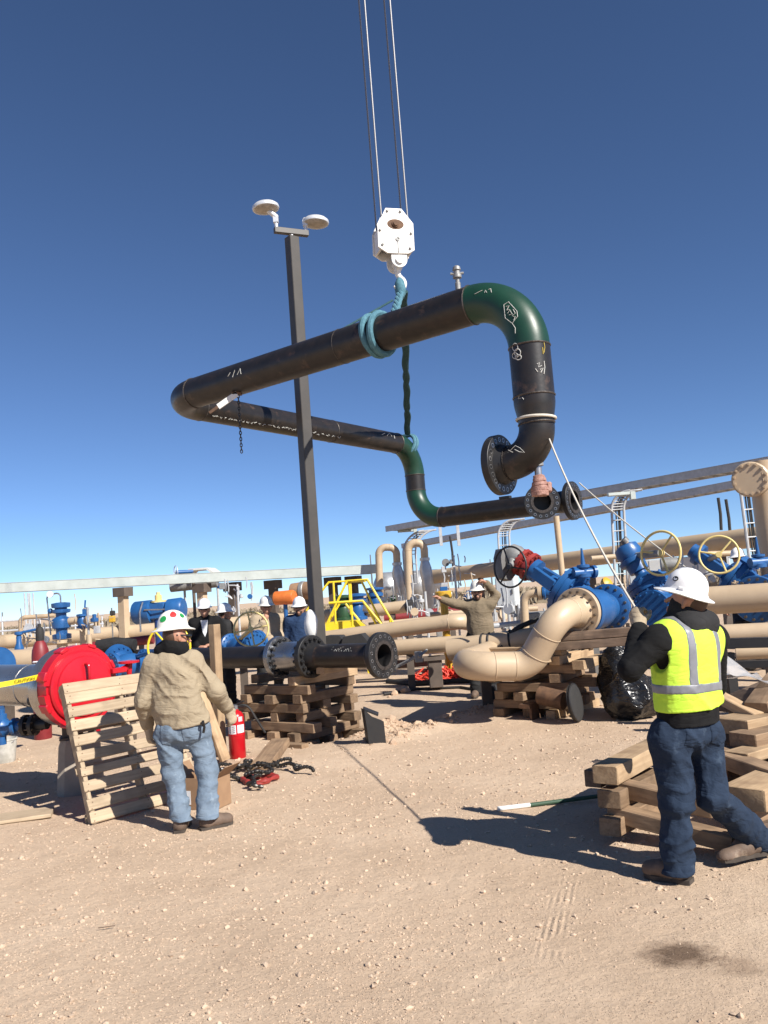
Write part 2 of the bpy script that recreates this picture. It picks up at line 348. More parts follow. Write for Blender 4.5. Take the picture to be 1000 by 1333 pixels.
# ------------------------------------------------------------------ ground
PIT_N = unit(V(.785, -.62)); PIT_AX = V(-PIT_N[1], PIT_N[0]); PIT = Z(394, 966)[:2] + PIT_AX * .50 + PIT_N * .08
def gh(x, y):
    x = np.asarray(x, float); y = np.asarray(y, float)
    p = np.stack([x, y, 0 * x], -1)
    near = np.clip((24 - np.hypot(x, y)) / 10, 0, 1)
    h = (.011 * wn(p, 1.1, 3) + .007 * wn(p, 3.3, 4) + .004 * wn(p, 9, 5) + .0022 * wn(p, 23, 6)) * near
    a = (x - PIT[0]) * PIT_AX[0] + (y - PIT[1]) * PIT_AX[1]; b = (x - PIT[0]) * PIT_N[0] + (y - PIT[1]) * PIT_N[1]
    ed = .05 * wn(p, 7, 8)
    t = np.clip((.62 + ed - np.abs(a)) / .12, 0, 1) * np.clip((.27 + ed * .6 - np.abs(b)) / .10, 0, 1)
    t = t * t * (3 - 2 * t); h = h - .24 * t
    rim = np.exp(-((a - .45) / .33) ** 2 - ((b - .42) / .15) ** 2); h = h + rim * (.10 + .045 * wn(p, 14, 9)) * (1 - t)
    # low spoil ridge running away to the right of the pit
    q0 = Z(480, 972)[:2]; q1 = Z(650, 918)[:2]; dv = q1 - q0; L = np.linalg.norm(dv); dv = dv / L
    s = np.clip(((x - q0[0]) * dv[0] + (y - q0[1]) * dv[1]), 0, L); dd = np.hypot(x - q0[0] - s * dv[0], y - q0[1] - s * dv[1])
    h = h + (.05 + .022 * wn(p, 12, 11)) * np.exp(-(dd / .22) ** 2)
    return h
def gz(p): return float(gh(p[0], p[1]))
xs = np.concatenate([[-4000, -1500, -600, -250, -100, -50, -28, -18, -12, -9, -7.5], np.arange(-6.5, 7.01, .045), [8, 9.5, 12, 18, 28, 50, 100, 250, 600, 1500, 4000]])
ys = np.concatenate([[-4000, -1000, -300, -80, -20, -5, -1, .6], np.arange(1.6, 13.5, .045), np.arange(13.6, 20, .3), [22, 26, 32, 40, 60, 100, 250, 600, 1500, 4500]])
X, Y = np.meshgrid(xs, ys, indexing='ij'); Hh = gh(X, Y); nx, ny = X.shape
gv = np.stack([X, Y, Hh], -1).reshape(-1, 3); ii = (np.arange(nx - 1)[:, None] * ny + np.arange(ny - 1)[None]).ravel()
gf = np.stack([ii, ii + ny, ii + ny + 1, ii + 1], -1)
def np_mesh(name, v, f, m, smooth=True):
    me = bpy.data.meshes.new(name); k = f.shape[1]
    me.vertices.add(len(v)); me.vertices.foreach_set('co', np.asarray(v, np.float32).ravel())
    me.loops.add(f.size); me.loops.foreach_set('vertex_index', f.astype(np.int32).ravel())
    me.polygons.add(len(f)); me.polygons.foreach_set('loop_start', np.arange(0, f.size, k, dtype=np.int32)); me.polygons.foreach_set('loop_total', np.full(len(f), k, np.int32))
    me.update(calc_edges=True); me.validate()
    me.polygons.foreach_set('use_smooth', [smooth] * len(me.polygons)); me.materials.append(M[m]); return me
def ground_mat():
    m = bpy.data.materials.new('sandy_ground'); m.use_nodes = True; n = m.node_tree.nodes; l = m.node_tree.links; b = n['Principled BSDF']
    b.inputs['Roughness'].default_value = .96; b.inputs['Specular IOR Level'].default_value = .15
    co = n.new('ShaderNodeTexCoord').outputs['Object']
    def nz(s, d=6, r=.6):
        t = n.new('ShaderNodeTexNoise'); t.inputs['Scale'].default_value = s; t.inputs['Detail'].default_value = d; t.inputs['Roughness'].default_value = r; l.new(co, t.inputs['Vector']); return t.outputs['Fac']
    def ramp(src, stops):
        r = n.new('ShaderNodeValToRGB'); e = r.color_ramp.elements
        e[0].position, e[0].color = stops[0][0], (*stops[0][1], 1); e[1].position, e[1].color = stops[-1][0], (*stops[-1][1], 1)
        for p_, c_ in stops[1:-1]: k = e.new(p_); k.color = (*c_, 1)
        l.new(src, r.inputs[0]); return r.outputs[0]
    def mix(f, a, c, mode='MIX'):
        x = n.new('ShaderNodeMix'); x.data_type = 'RGBA'; x.blend_type = mode
        for s, v in ((0, f), (6, a), (7, c)):
            if isinstance(v, tuple): x.inputs[s].default_value = (*v, 1)
            elif isinstance(v, float): x.inputs[s].default_value = v
            else: l.new(v, x.inputs[s])
        return x.outputs[2]
    base = ramp(nz(.8, 8, .65), [(.28, (.435, .318, .220)), (.50, (.515, .385, .272)), (.74, (.60, .462, .335))])
    fine = ramp(nz(38, 6, .75), [(.26, (.62, .58, .54)), (.42, (.98, .98, .98)), (.72, (1.12, 1.13, 1.14))])
    c = mix(.8, base, fine, 'MULTIPLY')
    grit = n.new('ShaderNodeTexVoronoi'); grit.inputs['Scale'].default_value = 130; l.new(co, grit.inputs['Vector'])
    sep = n.new('ShaderNodeSeparateColor'); l.new(grit.outputs['Color'], sep.inputs[0])
    gm = ramp(sep.outputs[0], [(.70, (0, 0, 0)), (.74, (1, 1, 1))])
    gd = ramp(grit.outputs['Distance'], [(.25, (1, 1, 1)), (.42, (0, 0, 0))])
    gmask = mix(1.0, gm, gd, 'MULTIPLY')
    c = mix(gmask, c, ramp(sep.outputs[1], [(.0, (.30, .21, .15)), (1.0, (.68, .55, .42))]))
    # oil stain with a ragged outline
    def blob(cx, cy, rx, ry, soft):
        s = n.new('ShaderNodeVectorMath'); s.operation = 'SUBTRACT'; l.new(co, s.inputs[0]); s.inputs[1].default_value = (cx, cy, 0)
        k = n.new('ShaderNodeVectorMath'); k.operation = 'MULTIPLY'; l.new(s.outputs[0], k.inputs[0]); k.inputs[1].default_value = (1 / rx, 1 / ry, 0)
        q = n.new('ShaderNodeVectorMath'); q.operation = 'LENGTH'; l.new(k.outputs[0], q.inputs[0])
        a = n.new('ShaderNodeMath'); a.operation = 'MULTIPLY_ADD'; l.new(nz(14, 6, .7), a.inputs[0]); a.inputs[1].default_value = 1.6; l.new(q.outputs[1] if False else q.outputs['Value'], a.inputs[2])
        return ramp(a.outputs[0], [(.0, (1, 1, 1)), (1.25 / 2, (1, 1, 1)), (1.0, (0, 0, 0))]) if False else ramp2(a.outputs[0], 1.25, 1.25 + soft)
    def ramp2(src, lo, hi):
        mr = n.new('ShaderNodeMapRange'); mr.inputs[1].default_value = lo; mr.inputs[2].default_value = hi; mr.inputs[3].default_value = 1; mr.inputs[4].default_value = 0; l.new(src, mr.inputs[0]); return mr.outputs[0]
    def scaled(v, k):
        q = n.new('ShaderNodeMath'); q.operation = 'MULTIPLY'; l.new(v, q.inputs[0]); q.inputs[1].default_value = k; return q.outputs[0]
    p = Z(886, 1243); c = mix(scaled(blob(p[0], p[1], .17, .13, .75), .85), c, (.10, .062, .040))
    p = Z(962, 1258); c = mix(scaled(blob(p[0], p[1], .10, .10, .8), .45), c, (.16, .10, .065))
    l.new(c, b.inputs['Base Color'])
    # relief: grains, pits, tyre ribs
    bh = n.new('ShaderNodeMath'); bh.operation = 'MULTIPLY_ADD'; l.new(nz(55, 8, .8), bh.inputs[0]); bh.inputs[1].default_value = 1.0; l.new(gmask, bh.inputs[2])
    h2 = n.new('ShaderNodeMath'); h2.operation = 'MULTIPLY_ADD'; l.new(nz(9, 6, .6), h2.inputs[0]); h2.inputs[1].default_value = 2.2; l.new(bh.outputs[0], h2.inputs[2])
    # tyre ribs
    q0 = Z(705, 1285); q1 = Z(742, 1120); dv = unit((q1 - q0)[:2]); mid = (q0 + q1) / 2
    mp = n.new('ShaderNodeMapping'); mp.vector_type = 'TEXTURE'; mp.inputs['Location'].default_value = (mid[0], mid[1], 0); mp.inputs['Rotation'].default_value = (0, 0, math.atan2(dv[1], dv[0])); l.new(co, mp.inputs['Vector'])
    sx = n.new('ShaderNodeSeparateXYZ'); l.new(mp.outputs[0], sx.inputs[0])
    def box(src, half, soft):
        a = n.new('ShaderNodeMath'); a.operation = 'ABSOLUTE'; l.new(src, a.inputs[0]); return ramp2(a.outputs[0], half - soft, half)
    msk = n.new('ShaderNodeMath'); msk.operation = 'MULTIPLY'; l.new(box(sx.outputs['X'], .62, .2), msk.inputs[0]); l.new(box(sx.outputs['Y'], .085, .03), msk.inputs[1])
    sn = n.new('ShaderNodeMath'); sn.operation = 'MULTIPLY'; l.new(sx.outputs['Y'], sn.inputs[0]); sn.inputs[1].default_value = 190
    s2 = n.new('ShaderNodeMath'); s2.operation = 'SINE'; l.new(sn.outputs[0], s2.inputs[0])
    rb = n.new('ShaderNodeMath'); rb.operation = 'MULTIPLY'; l.new(s2.outputs[0], rb.inputs[0]); l.new(msk.outputs[0], rb.inputs[1])
    nzm = n.new('ShaderNodeMath'); nzm.operation = 'MULTIPLY'; l.new(ramp(nz(5, 3), [(.45, (0, 0, 0)), (.6, (1, 1, 1))]), nzm.inputs[0]); l.new(rb.outputs[0], nzm.inputs[1])
    h3 = n.new('ShaderNodeMath'); h3.operation = 'MULTIPLY_ADD'; l.new(nzm.outputs[0], h3.inputs[0]); h3.inputs[1].default_value = .32; l.new(h2.outputs[0], h3.inputs[2])
    bp = n.new('ShaderNodeBump'); bp.inputs['Strength'].default_value = .8; bp.inputs['Distance'].default_value = .009; l.new(h3.outputs[0], bp.inputs['Height']); l.new(bp.outputs[0], b.inputs['Normal'])
    M['sandy_ground'] = m
ground_mat()
go = bpy.data.objects.new('ground', np_mesh('ground', gv, gf, 'sandy_ground')); COL.objects.link(go); go['kind'] = 'structure'

# loose stones: far too many to count, real geometry
ICO_V = np.array([(0, 0, 1), (.894, 0, .447), (.276, .851, .447), (-.724, .526, .447), (-.724, -.526, .447), (.276, -.851, .447), (.724, .526, -.447), (-.276, .851, -.447), (-.894, 0, -.447), (-.276, -.851, -.447), (.724, -.526, -.447), (0, 0, -1)])
ICO_F = np.array([(0, 1, 2), (0, 2, 3), (0, 3, 4), (0, 4, 5), (0, 5, 1), (1, 6, 2), (2, 7, 3), (3, 8, 4), (4, 9, 5), (5, 10, 1), (1, 10, 6), (2, 6, 7), (3, 7, 8), (4, 8, 9), (5, 9, 10), (6, 11, 7), (7, 11, 8), (8, 11, 9), (9, 11, 10), (10, 11, 6)])
def stones(pos, size, seed):
    r = np.random.RandomState(seed); n = len(pos); v = ICO_V[None] * (1 + .28 * r.normal(size=(n, 12, 1)).clip(-1.5, 1.5))
    sc = np.stack([r.uniform(.8, 1.35, n), r.uniform(.7, 1.2, n), r.uniform(.5, .9, n)], -1)[:, None] * np.asarray(size)[:, None, None]
    a = r.rand(n) * 6.28; c, s = np.cos(a), np.sin(a); v = v * sc
    v = np.stack([v[..., 0] * c[:, None] - v[..., 1] * s[:, None], v[..., 0] * s[:, None] + v[..., 1] * c[:, None], v[..., 2]], -1) + np.asarray(pos)[:, None]
    f = ICO_F[None] + 12 * np.arange(n)[:, None, None]; return v.reshape(-1, 3), f.reshape(-1, 3)
R = np.random.RandomState(5); N = 105000
py_ = 2.0 + 9.0 * R.rand(N) ** 1.4; px_ = (R.rand(N) * 2 - 1) * (.56 * py_ + .5)
cl = wn(np.stack([px_, py_, 0 * px_], -1), 1.7, 21) + .6 * wn(np.stack([px_, py_, 0 * px_], -1), 5, 22); keep = cl + R.normal(size=N) * .35 > -.05
px_, py_ = px_[keep], py_[keep]; sz = (.0024 + .0020 * R.pareto(2.4, len(px_))).clip(.0024, .016) * (.75 + .05 * py_)
v, f = stones(np.stack([px_, py_, gh(px_, py_) + sz * .15], -1), sz, 6)
st = bpy.data.objects.new('gravel', np_mesh('gravel', v, f, 'gravelmat', False)); COL.objects.link(st)
st['kind'] = 'stuff'; tagit(st, 'small pale stones strewn over the sandy ground', 'gravel')
# broken clods of the pit edge
N = 900; t = R.rand(N); q = np.concatenate([PIT + PIT_AX * .40 + PIT_N * .40 + R.normal(size=(500, 1)) * PIT_AX * .26 + R.normal(size=(500, 1)) * PIT_N * .10, Z(480, 972)[:2] + (Z(640, 920)[:2] - Z(480, 972)[:2]) * R.rand(400, 1) + R.normal(size=(400, 2)) * .12])
sz = (.010 + .008 * R.pareto(2.3, 900)).clip(.01, .06)
v, f = stones(np.stack([q[:, 0], q[:, 1], gh(q[:, 0], q[:, 1]) + sz * .2], -1), sz, 9)
st = bpy.data.objects.new('dirt_clods', np_mesh('dirt_clods', v, f, 'sandstone', False)); COL.objects.link(st)
st['kind'] = 'stuff'; tagit(st, 'crumbled dirt clods along the edge of the dug pit', 'dirt')
def rock(x, y, s, seed, label, sq=(1, 1, .8)):
    p = Z(x, y); r = np.random.RandomState(seed); mb = MB(); mb.ball(p, s, sq, 12)
    mb.v = [q + unit(q - p) * s * (.22 * wn(np.array([q]), 3.2 / s, seed)[0] + .10 * wn(np.array([q]), 8 / s, seed + 1)[0]) for q in mb.v]
    for i, q in enumerate(mb.v): q[2] += gz(p) + s * .45
    solo('rock', mb, 'sandstone', label, 'rock', 'loose rocks by the pipe support', sharp=25)
rock(528, 902, .085, 3, 'largest pale rock on the sand right of the black pipe support')
rock(514, 905, .05, 4, 'small pale rock left of the largest rock by the pipe support', (1, .8, 1.2))
rock(507, 908, .028, 5, 'smallest dark pebble-like rock beside the two pale rocks')
rock(457, 892, .15, 6, 'lump of dug dirt leaning between the crib stack and black support', (.7, .8, 1.1))
# ------------------------------------------------------------------ lifted pipe spool
ZU = 4.55; DP = .406; RP = DP / 2
A_ = Z(682, 376, ZU); dU = Z(240, 517, ZU) - Z(600, 403, ZU); dU[2] = 0; dU = unit(dU)
B_ = Z(222, 523, ZU); L1 = (B_ - A_) @ dU; B_ = A_ + dU * L1
C_ = Z(537, 581, ZU)
D_ = P(544.5, 677, C_[1]); E_ = P(748, 651.5, 14.5)
dn = V(0, 0, -1); RB = .60
K_ = A_ + dn * 1.70
sp = thing('pipe_spool', 'long black and green steel pipe spool hanging from the crane hook', 'pipe', V(*(A_[:2] + D_[:2]) / 2, E_[2] - .35))
def seg(name, a, b, r=RP, m='blackpipe', n=36, par=sp, cap=False): return part(name, MB().tube([a + (b - a) * i / 6 for i in range(7)], r, n, cap), m, par)
def elbow(name, a, b, c, R, r=RP, m='greenpipe', par=sp, n=36):
    p = fillet([a, b, c], R, 18)[1:-1]; part(name, MB().tube(p, r, n, False), m, par); return p[0], p[-1]
def weld_ring(c, ax, r, par=sp, m='weld', w_=.010): part('weld_seam', MB().torus(c, ax, r, w_, 36, 6), m, par)
p0, p1 = elbow('elbow', A_ + dU * 3, A_, A_ + dn * 3, RB)
q0, q1 = elbow('elbow', A_, B_, C_, RB, RP, 'blackpipe')
seg('pipe_length', p0, q0); weld_ring(p0, dU, RP); weld_ring(q0, dU, RP); weld_ring(p0 + (q0 - p0) * .40, dU, RP, w_=.005)
r0, r1 = elbow('elbow', B_, C_, D_, RB, RP * .97); seg('pipe_length', q1, r0, RP * .97)
weld_ring(q1, q1 - r0, RP * .97); weld_ring(r0, q1 - r0, RP * .97); weld_ring(q1 + (r0 - q1) * .6, q1 - r0, RP * .97, w_=.006)
s0, s1 = elbow('elbow', C_, D_, E_, RB, RP * .97); seg('pipe_length', r1, s0, RP * .965); weld_ring(r1, dn, RP * .97); weld_ring(s0, dn, RP * .97)
eax = unit(E_ - D_); seg('pipe_length', s1, E_ - eax * .2, RP * .965); weld_ring(s1, eax, RP * .97)
# drop leg, reducer, lower elbow with flange
R14 = .174; h1 = A_[2] - p1[2]
va = A_ + dn * h1; vb = A_ + dn * (h1 + .50); vc = A_ + dn * (h1 + .77)
seg('pipe_length', va, vb); weld_ring(va, dn, RP); weld_ring(vb, dn, RP)
part('reducer', MB().lathe([(RP, 0), (RP, .06), (RP - .006, .11), (R14 + .005, .20), (R14, .26), (R14, .28)], vb, dn, 36), 'blackpipe', sp); weld_ring(vc, dn, R14)
fl_dir = dU
KC = V(A_[0], A_[1], 2.84); k0, k1 = elbow('elbow', vc, KC, KC + fl_dir * 2, .53, R14, 'blackpipe')
seg('pipe_length', vc, k0, R14)
FC = k1 + fl_dir * .17
def big_flange(par, c, ax, R, rb, t, nb, hub, m='black', face='weld', holes=True, br=.022):
    f = part('flange', MB().flange(c, ax, R, rb, t, 44, hub), m, par)
    part('gasket_face', MB().lathe([(rb, 0), (rb * 1.32, 0), (rb * 1.32, .006), (rb, .006), (rb, 0)], c + unit(ax) * .001, ax, 40), face, f)
    hb = MB(); x, y, z = frame(ax)
    for i in range(nb):
        a = 2 * math.pi * (i + .5) / nb; o = c + R * .83 * (x * math.cos(a) + y * math.sin(a))
        for sgn, off in ((1, -.003), (-1, -t + .001)):
            hb.lathe([(br * .8, 0), (br * 1.15, 0), (br * 1.15, .004), (br * .8, .004), (br * .8, 0)], o + z * off, z * sgn, 10)
    part('bolt_hole_rims', hb, 'steel', f)
    hd = MB()
    for i in range(nb):
        a = 2 * math.pi * (i + .5) / nb; o = c + R * .83 * (x * math.cos(a) + y * math.sin(a))
        hd.lathe([(br * .8, -t - .0015), (br * .8, .0)], o, z, 10)
    part('bolt_hole_shade', hd, 'lens', f); return f  # solid black plugs, their colour stands in for shade inside open holes
big_flange(sp, FC, fl_dir, .305, R14 * .88, .085, 20, (R14, .085))
weld_ring(k1, fl_dir, R14)
weld_ring(k1 + (k0 - k1) * 0.0 + fl_dir * .0, fl_dir, R14)
# end flange and branch flange of the lower run
big_flange(sp, E_, eax, .342, RP * .86, .085, 20, (RP * .965, .11))
TB = P(706, 656, 15.0); tt = ((TB - D_) @ eax); TB = D_ + eax * tt
bdir = unit(V(-.12, -1, -.02)); part('branch', MB().tube([TB, TB + bdir * .55], RP * .80, 32, False), 'blackpipe', sp)
big_flange(sp, TB + bdir * .75, bdir, .305, RP * .74, .085, 16, (RP * .80, .11))
part('branch_saddle', MB().lathe([(RP * 1.12, .16), (RP * 1.05, .20), (RP * .82, .30), (RP * .80, .31)], TB, bdir, 32), 'blackpipe', sp)
lug = P(652, 647.5, 15.2); part('name_plate', MB().box(D_ + eax * ((lug - D_) @ eax) + V(0, 0, RP + .012), (.22, .10, .05), (eax, np.cross(V(0, 0, 1), eax), V(0, 0, 1)), .005), 'black', sp)
# drain nozzle with copper-coloured wrap under the lower elbow
nb0 = P(697, 574, KC[1] + .06); nz_ = part('drain_nozzle', MB().lathe([(.085, 0), (.085, .05), (.062, .13), (.058, .20), (.058, .25)], nb0, dn, 24), 'graycast', sp)
part('nipple', MB().lathe([(.036, .24), (.036, .42)], nb0, dn, 20), 'steel', nz_)
wr = MB(); wr.lathe([(.042, .34), (.056, .345), (.058, .37), (.064, .372), (.066, .40), (.060, .405), (.072, .41), (.076, .44), (.070, .445), (.082, .45), (.088, .49), (.082, .50), (.090, .505), (.084, .545), (.05, .55), (.0, .55)], nb0, dn, 18)
wr.box(nb0 + V(.085, -.02, -.47), (.05, .06, .10), None, .012)
wr.v = [p + .007 * V(*(wn(np.array([p]), 75, s)[0] for s in (1, 2, 3))) for p in wr.v]; part('wrapped_fitting', wr, 'pinkwrap', nz_)
# vent fitting on top
vb0 = Z(598, 402, ZU); vb0 = A_ + dU * ((vb0 - A_) @ dU) + V(0, 0, RP - .02)
vt = MB(); vt.lathe([(.030, 0), (.030, .10), (.022, .11), (.022, .15), (.046, .155), (.046, .19), (.032, .195), (.032, .235), (.045, .24), (.038, .275), (.015, .29), (0, .29)], vb0, V(0, 0, 1), 16)
vt.tube([vb0 + V(-.07, 0, .205), vb0 + V(.07, 0, .205)], .014, 8); part('vent_fitting', vt, 'graycast', sp)
# rope band round the reducer (tied tag line) is its own thing further down
def surf(mbs, pts, off=.003):
    vs = []; fs = []
    for q in mbs: o = len(vs); vs += [Vector(p) for p in q.v]; fs += [tuple(i + o for i in f) for f in q.f]
    bv = BVHTree.FromPolygons(vs, fs); out = []
    for (x, y) in pts:
        d = Vector(unit(ray(x, y))); hit = bv.ray_cast(Vector(CAM), d)
        if hit[0] is not None:
            nn = hit[1] if hit[1].dot(d) < 0 else -hit[1]; out.append(V(*(hit[0] + nn * off)))
    return out
hull = MB(); hull.tube(fillet([B_, A_, KC, FC], [0, RB, .53, 0], 20), RP + .0005, 40)
h2 = MB(); h2.tube(fillet([A_, B_, C_, D_, E_], [0, RB, RB, RB, 0], 16), RP * .97, 40)
def marks(strokes, w_=.0045, m='paint_mark', H=None):
    mb = MB()
    for s in strokes:
        q = surf([H or hull], s)
        if len(q) > 1: mb.tube(q, w_, 5)
    if mb.v: part('paint_marking', mb, m, sp)
hx = [(656, 397), (662, 393), (673, 405), (674, 412), (667, 421), (658, 414), (656, 397)]
marks([hx, [(667, 421), (671, 427), (671, 434)], [(659, 399), (663, 398), (660, 404), (664, 403)], [(661, 408), (664, 404), (667, 409), (663, 410)], [(668, 403), (671, 408), (667, 411)], [(668, 412), (671, 412), (669, 417)]], .0035)
marks([[(618, 383), (624, 380), (628, 378)], [(631, 381), (632, 378), (634, 381)], [(636, 377), (639, 376), (640, 381)]], .003)
lp = []
for cx, cy, rx, ry in ((671, 452, 3.5, 5), (674, 459, 4, 5), (671, 463, 3.5, 4), (675, 465, 4, 3.5)): lp.append([(cx + rx * math.cos(a * .52), cy + ry * math.sin(a * .52)) for a in range(13)])
marks(lp, .0045); marks([[(699, 474), (702, 472), (701, 478), (705, 476)], [(703, 481), (707, 479), (704, 485)], [(697, 480), (700, 484)], [(708, 470), (709, 478), (708, 487)]], .0045)
marks([[(708, 446), (709, 452), (708, 459)], [(706, 452), (707, 461)]], .004, 'yellow_mark')
marks([[(674, 515), (677, 514), (675, 519), (679, 518)], [(680, 517), (682, 520)]], .003)
marks([[(664, 587), (671, 580), (677, 583), (683, 589), (676, 588), (670, 585)], [(662, 586), (668, 589)]], .003)
marks([[(297, 490), (300, 485)], [(303, 491), (306, 482)], [(309, 488), (313, 480), (314, 487)]], .004)
sc = []
x0 = 277
while x0 < 440:
    y0 = 542 + (x0 - 277) * .166; w0 = rnd.uniform(2, 4.5)
    sc.append([(x0 + w0 * i / 4, y0 + rnd.uniform(-1.5, 1.5)) for i in range(5)]); x0 += w0 + rnd.uniform(.5, 3.5)
marks(sc, .005, H=h2)
marks([[(497, 566), (501, 564)], [(504, 567), (507, 564), (510, 568)], [(513, 567), (514, 571)]], .006, H=h2)
# bracket, tag and hanging chain under the beam
cb = Z(335, 500, ZU); cb = A_ + dU * ((cb - A_) @ dU) + V(0, 0, -RP - .01)
bk = thing('chain_tag', 'thin chain and white tag dangling under the lifted black beam', 'chain', cb - V(0, 0, .8))
mb = MB(); xx = unit(V(-.9, 0, -.55)); mb.box(cb + xx * .14 + V(0, -.1, 0), (.30, .02, .075), (xx, V(0, 1, 0), np.cross(xx, V(0, 1, 0))), .003); part('white_tag', mb, 'white_paint', bk)
mb = MB(); mb.box(cb + V(0, -.06, .015), (.12, .10, .04), None, .005); mb.box(cb + xx * .36 + V(0, -.1, 0), (.13, .02, .04), (xx, V(0, 1, 0), np.cross(xx, V(0, 1, 0))), .003); part('bracket', mb, 'rust', bk, kind='stuff')
mb = MB()
for i in range(19):
    c = cb + V(.02, -.09, -.03 - i * .040); ax = V(1, 0, 0) if i % 2 else V(0, 1, 0)
    x, y, z = frame(ax); mb.tube([c + V(0, 0, 1) * .026 * math.cos(a * math.pi / 4) + np.cross(ax, V(0, 0, 1)) * .014 * math.sin(a * math.pi / 4) for a in range(9)], .0065, 5)
part('chain', mb, 'chain', bk)

# ------------------------------------------------------------------ crane hook block, ropes and slings
DH = 12.0; hb0 = P(512, 312, DH); n_ = unit(V(.28, -1, 0)); xh = unit(np.cross(V(0, 0, 1), n_)) * -1
xh = unit(V(-n_[1], n_[0], 0)); ax_h = (xh, V(0, 0, 1), n_); u_ = DH / F_PX
hb = thing('hook_block', 'white crane hook block with stained sheave cheek plates and hook', 'hook block', hb0 - V(0, 0, .9))
out = [(-12, 37), (10, 37), (25, 17), (24, -20), (15, -25), (-14, -25), (-26, -17), (-25, 12)]
pts = [(a * u_, b * u_) for a, b in out]
for s in (1, -1):
    part('cheek_plate', MB().prism(pts, hb0 + n_ * (.13 if s > 0 else -.165), ax_h, .035), 'white_paint', hb)
part('side_guard', MB().box(hb0 + xh * -.25 + V(0, 0, -.06), (.03, .33, .24), (xh, V(0, 0, 1), n_)), 'white_paint', hb)
part('side_guard', MB().box(hb0 + xh * .25 + V(0, 0, -.02), (.03, .38, .24), (xh, V(0, 0, 1), n_)), 'white_paint', hb)
mb = MB()
for o in (-.06, .06): mb.lathe([(.02, -.03), (.26, -.03), (.24, -.01), (.24, .01), (.26, .03), (.02, .03)], hb0 + n_ * o + V(0, 0, .06), n_, 36)
part('sheave', mb, 'greysteel', hb)
mb = MB(); mb.lathe([(.055, 0), (.055, .02), (.035, .025), (.035, .04), (0, .04)], hb0 + n_ * .165 + V(0, 0, .17), n_, 20); part('sheave_pin', mb, 'rust', hb)
mb = MB(); mb.lathe([(.13, 0), (.10, .0025), (0, .0025)], hb0 + n_ * .165 + V(0, 0, .165), n_, 24, sy=.62); part('grease_stain', mb, 'rust', hb)
mb = MB()
for a, b in ((-10, 33), (8, 33), (21, 3), (-22, 6), (18, -18), (-20, -14)): mb.lathe([(.022, 0), (.022, .018), (.012, .026), (0, .026)], hb0 + (xh * a + V(0, 0, 1) * b) * u_ + n_ * .165, n_, 6)
mb.lathe([(.035, 0), (.035, .015), (.018, .016), (.018, .004), (0, .004)], hb0 + n_ * .165 + V(0, 0, -.06) + xh * .02, n_, 16)
mb.box(hb0 + n_ * .17 + V(0, 0, -.17) + xh * .02, (.014, .19, .014), (xh, V(0, 0, 1), n_)); part('bolt_heads', mb, 'graycast', hb)
mb = MB(); tr = [(-.12, .02), (.12, .02)] + [(.12 * math.cos(a), -.09 + .12 * math.sin(a)) for a in np.linspace(0, -math.pi, 12)]
for s in (.11, -.14): mb.prism(tr, hb0 + V(0, 0, -.27) + xh * .03 + n_ * s, ax_h, .03)
mb.lathe([(.06, -.17), (.06, .17)], hb0 + V(0, 0, -.37) + xh * .03, n_, 20); part('trunnion', mb, 'white_paint', hb)
hk = hb0 + V(0, 0, -.42) + xh * .03; mb = MB()
pa = [hk, hk + V(0, 0, -.13)] + [hk + V(0, 0, -.26) + .085 * (V(0, 0, 1) * math.cos(a) + xh * math.sin(a)) for a in np.linspace(.5, 4.2, 14)]
mb.tube(pa, [.05, .045] + [.045] * 6 + [.05] * 4 + [.035, .025, .018, .012], 14); part('hook', mb, 'white_paint', hb)
# faint stencilled capacity marks on the cheek plate
mb = MB()
for i, (a, b) in enumerate(((-18, -8), (-15, -8), (-12, -8), (9, -9), (13, -9), (17, -9))): mb.box(hb0 + (xh * a + V(0, 0, 1) * b) * u_ + n_ * .1655, (.018, .045, .002), ax_h)
part('stencil_marks', mb, 'alum', hb)
g = 0
for sx, who in ((-.205, 'left'), (.205, 'right')):
    for o in (-.028, .028):
        p = hb0 + xh * (sx + o) + n_ * (o * 2.1) + V(0, 0, .12); mb = MB(); k = 60
        mb.tube([p + V(0, 0, 1) * t for t in np.linspace(0, 46, 24)], .0125, 8)
        solo('wire_rope', mb, 'wire', '%s steel wire rope of the %s pair rising from the white hook block' % ('left' if o < 0 else 'right', who), 'rope', 'wire ropes of the crane fall')
# slings
UPV = V(0, 0, 1)
hs = hk + V(0, 0, -.40) + xh * .02
bc = Z(497, 437, ZU); tb = (bc - A_) @ dU; bc = A_ + dU * tb
sl_t = thing('lifting_sling', 'light blue round sling choked twice around the lifted black beam', 'sling', bc + V(0, 0, -.3))
mb = MB()
for o, tw in ((-.055, .10), (.055, -.10)):
    ax2 = unit(dU + V(0, 0, tw) * .6); mb.torus(bc + dU * o, ax2, RP + .028, .036, 40, 8)
    mb.torus(bc + dU * (o + .02), unit(dU + V(0, 0, tw)), RP + .026, .028, 40, 8)
part('choke_wrap', mb, 'sling', sl_t)
mb = MB(); e = bc + dU * -.18 + V(0, .20, RP * .6); pa = [hs + (e - hs) * t for t in np.linspace(0, 1, 30)]
for ph in (0, 2.1, 4.2): mb.tube([p + .030 * (V(1, 0, 0) * math.cos(ph + i * .55) + V(0, 1, 0) * math.sin(ph + i * .55)) for i, p in enumerate(pa)], .030, 8)
mb.tube([e, bc + V(0, .24, 0) + dU * -.05, bc + V(0, .18, -.16)], .034, 8); mb.ball(hs + UPV * .06, .095, (.9, 1, 1.9), 12)
part('sling_leg', mb, 'sling', sl_t)
mb = MB(); lc = C_ + unit(B_ - C_) * .42; s_ = hs + V(.05, .03, .02)
pa = [s_ + (lc + V(.15, 0, .2) - s_) * t for t in np.linspace(0, 1, 60)]
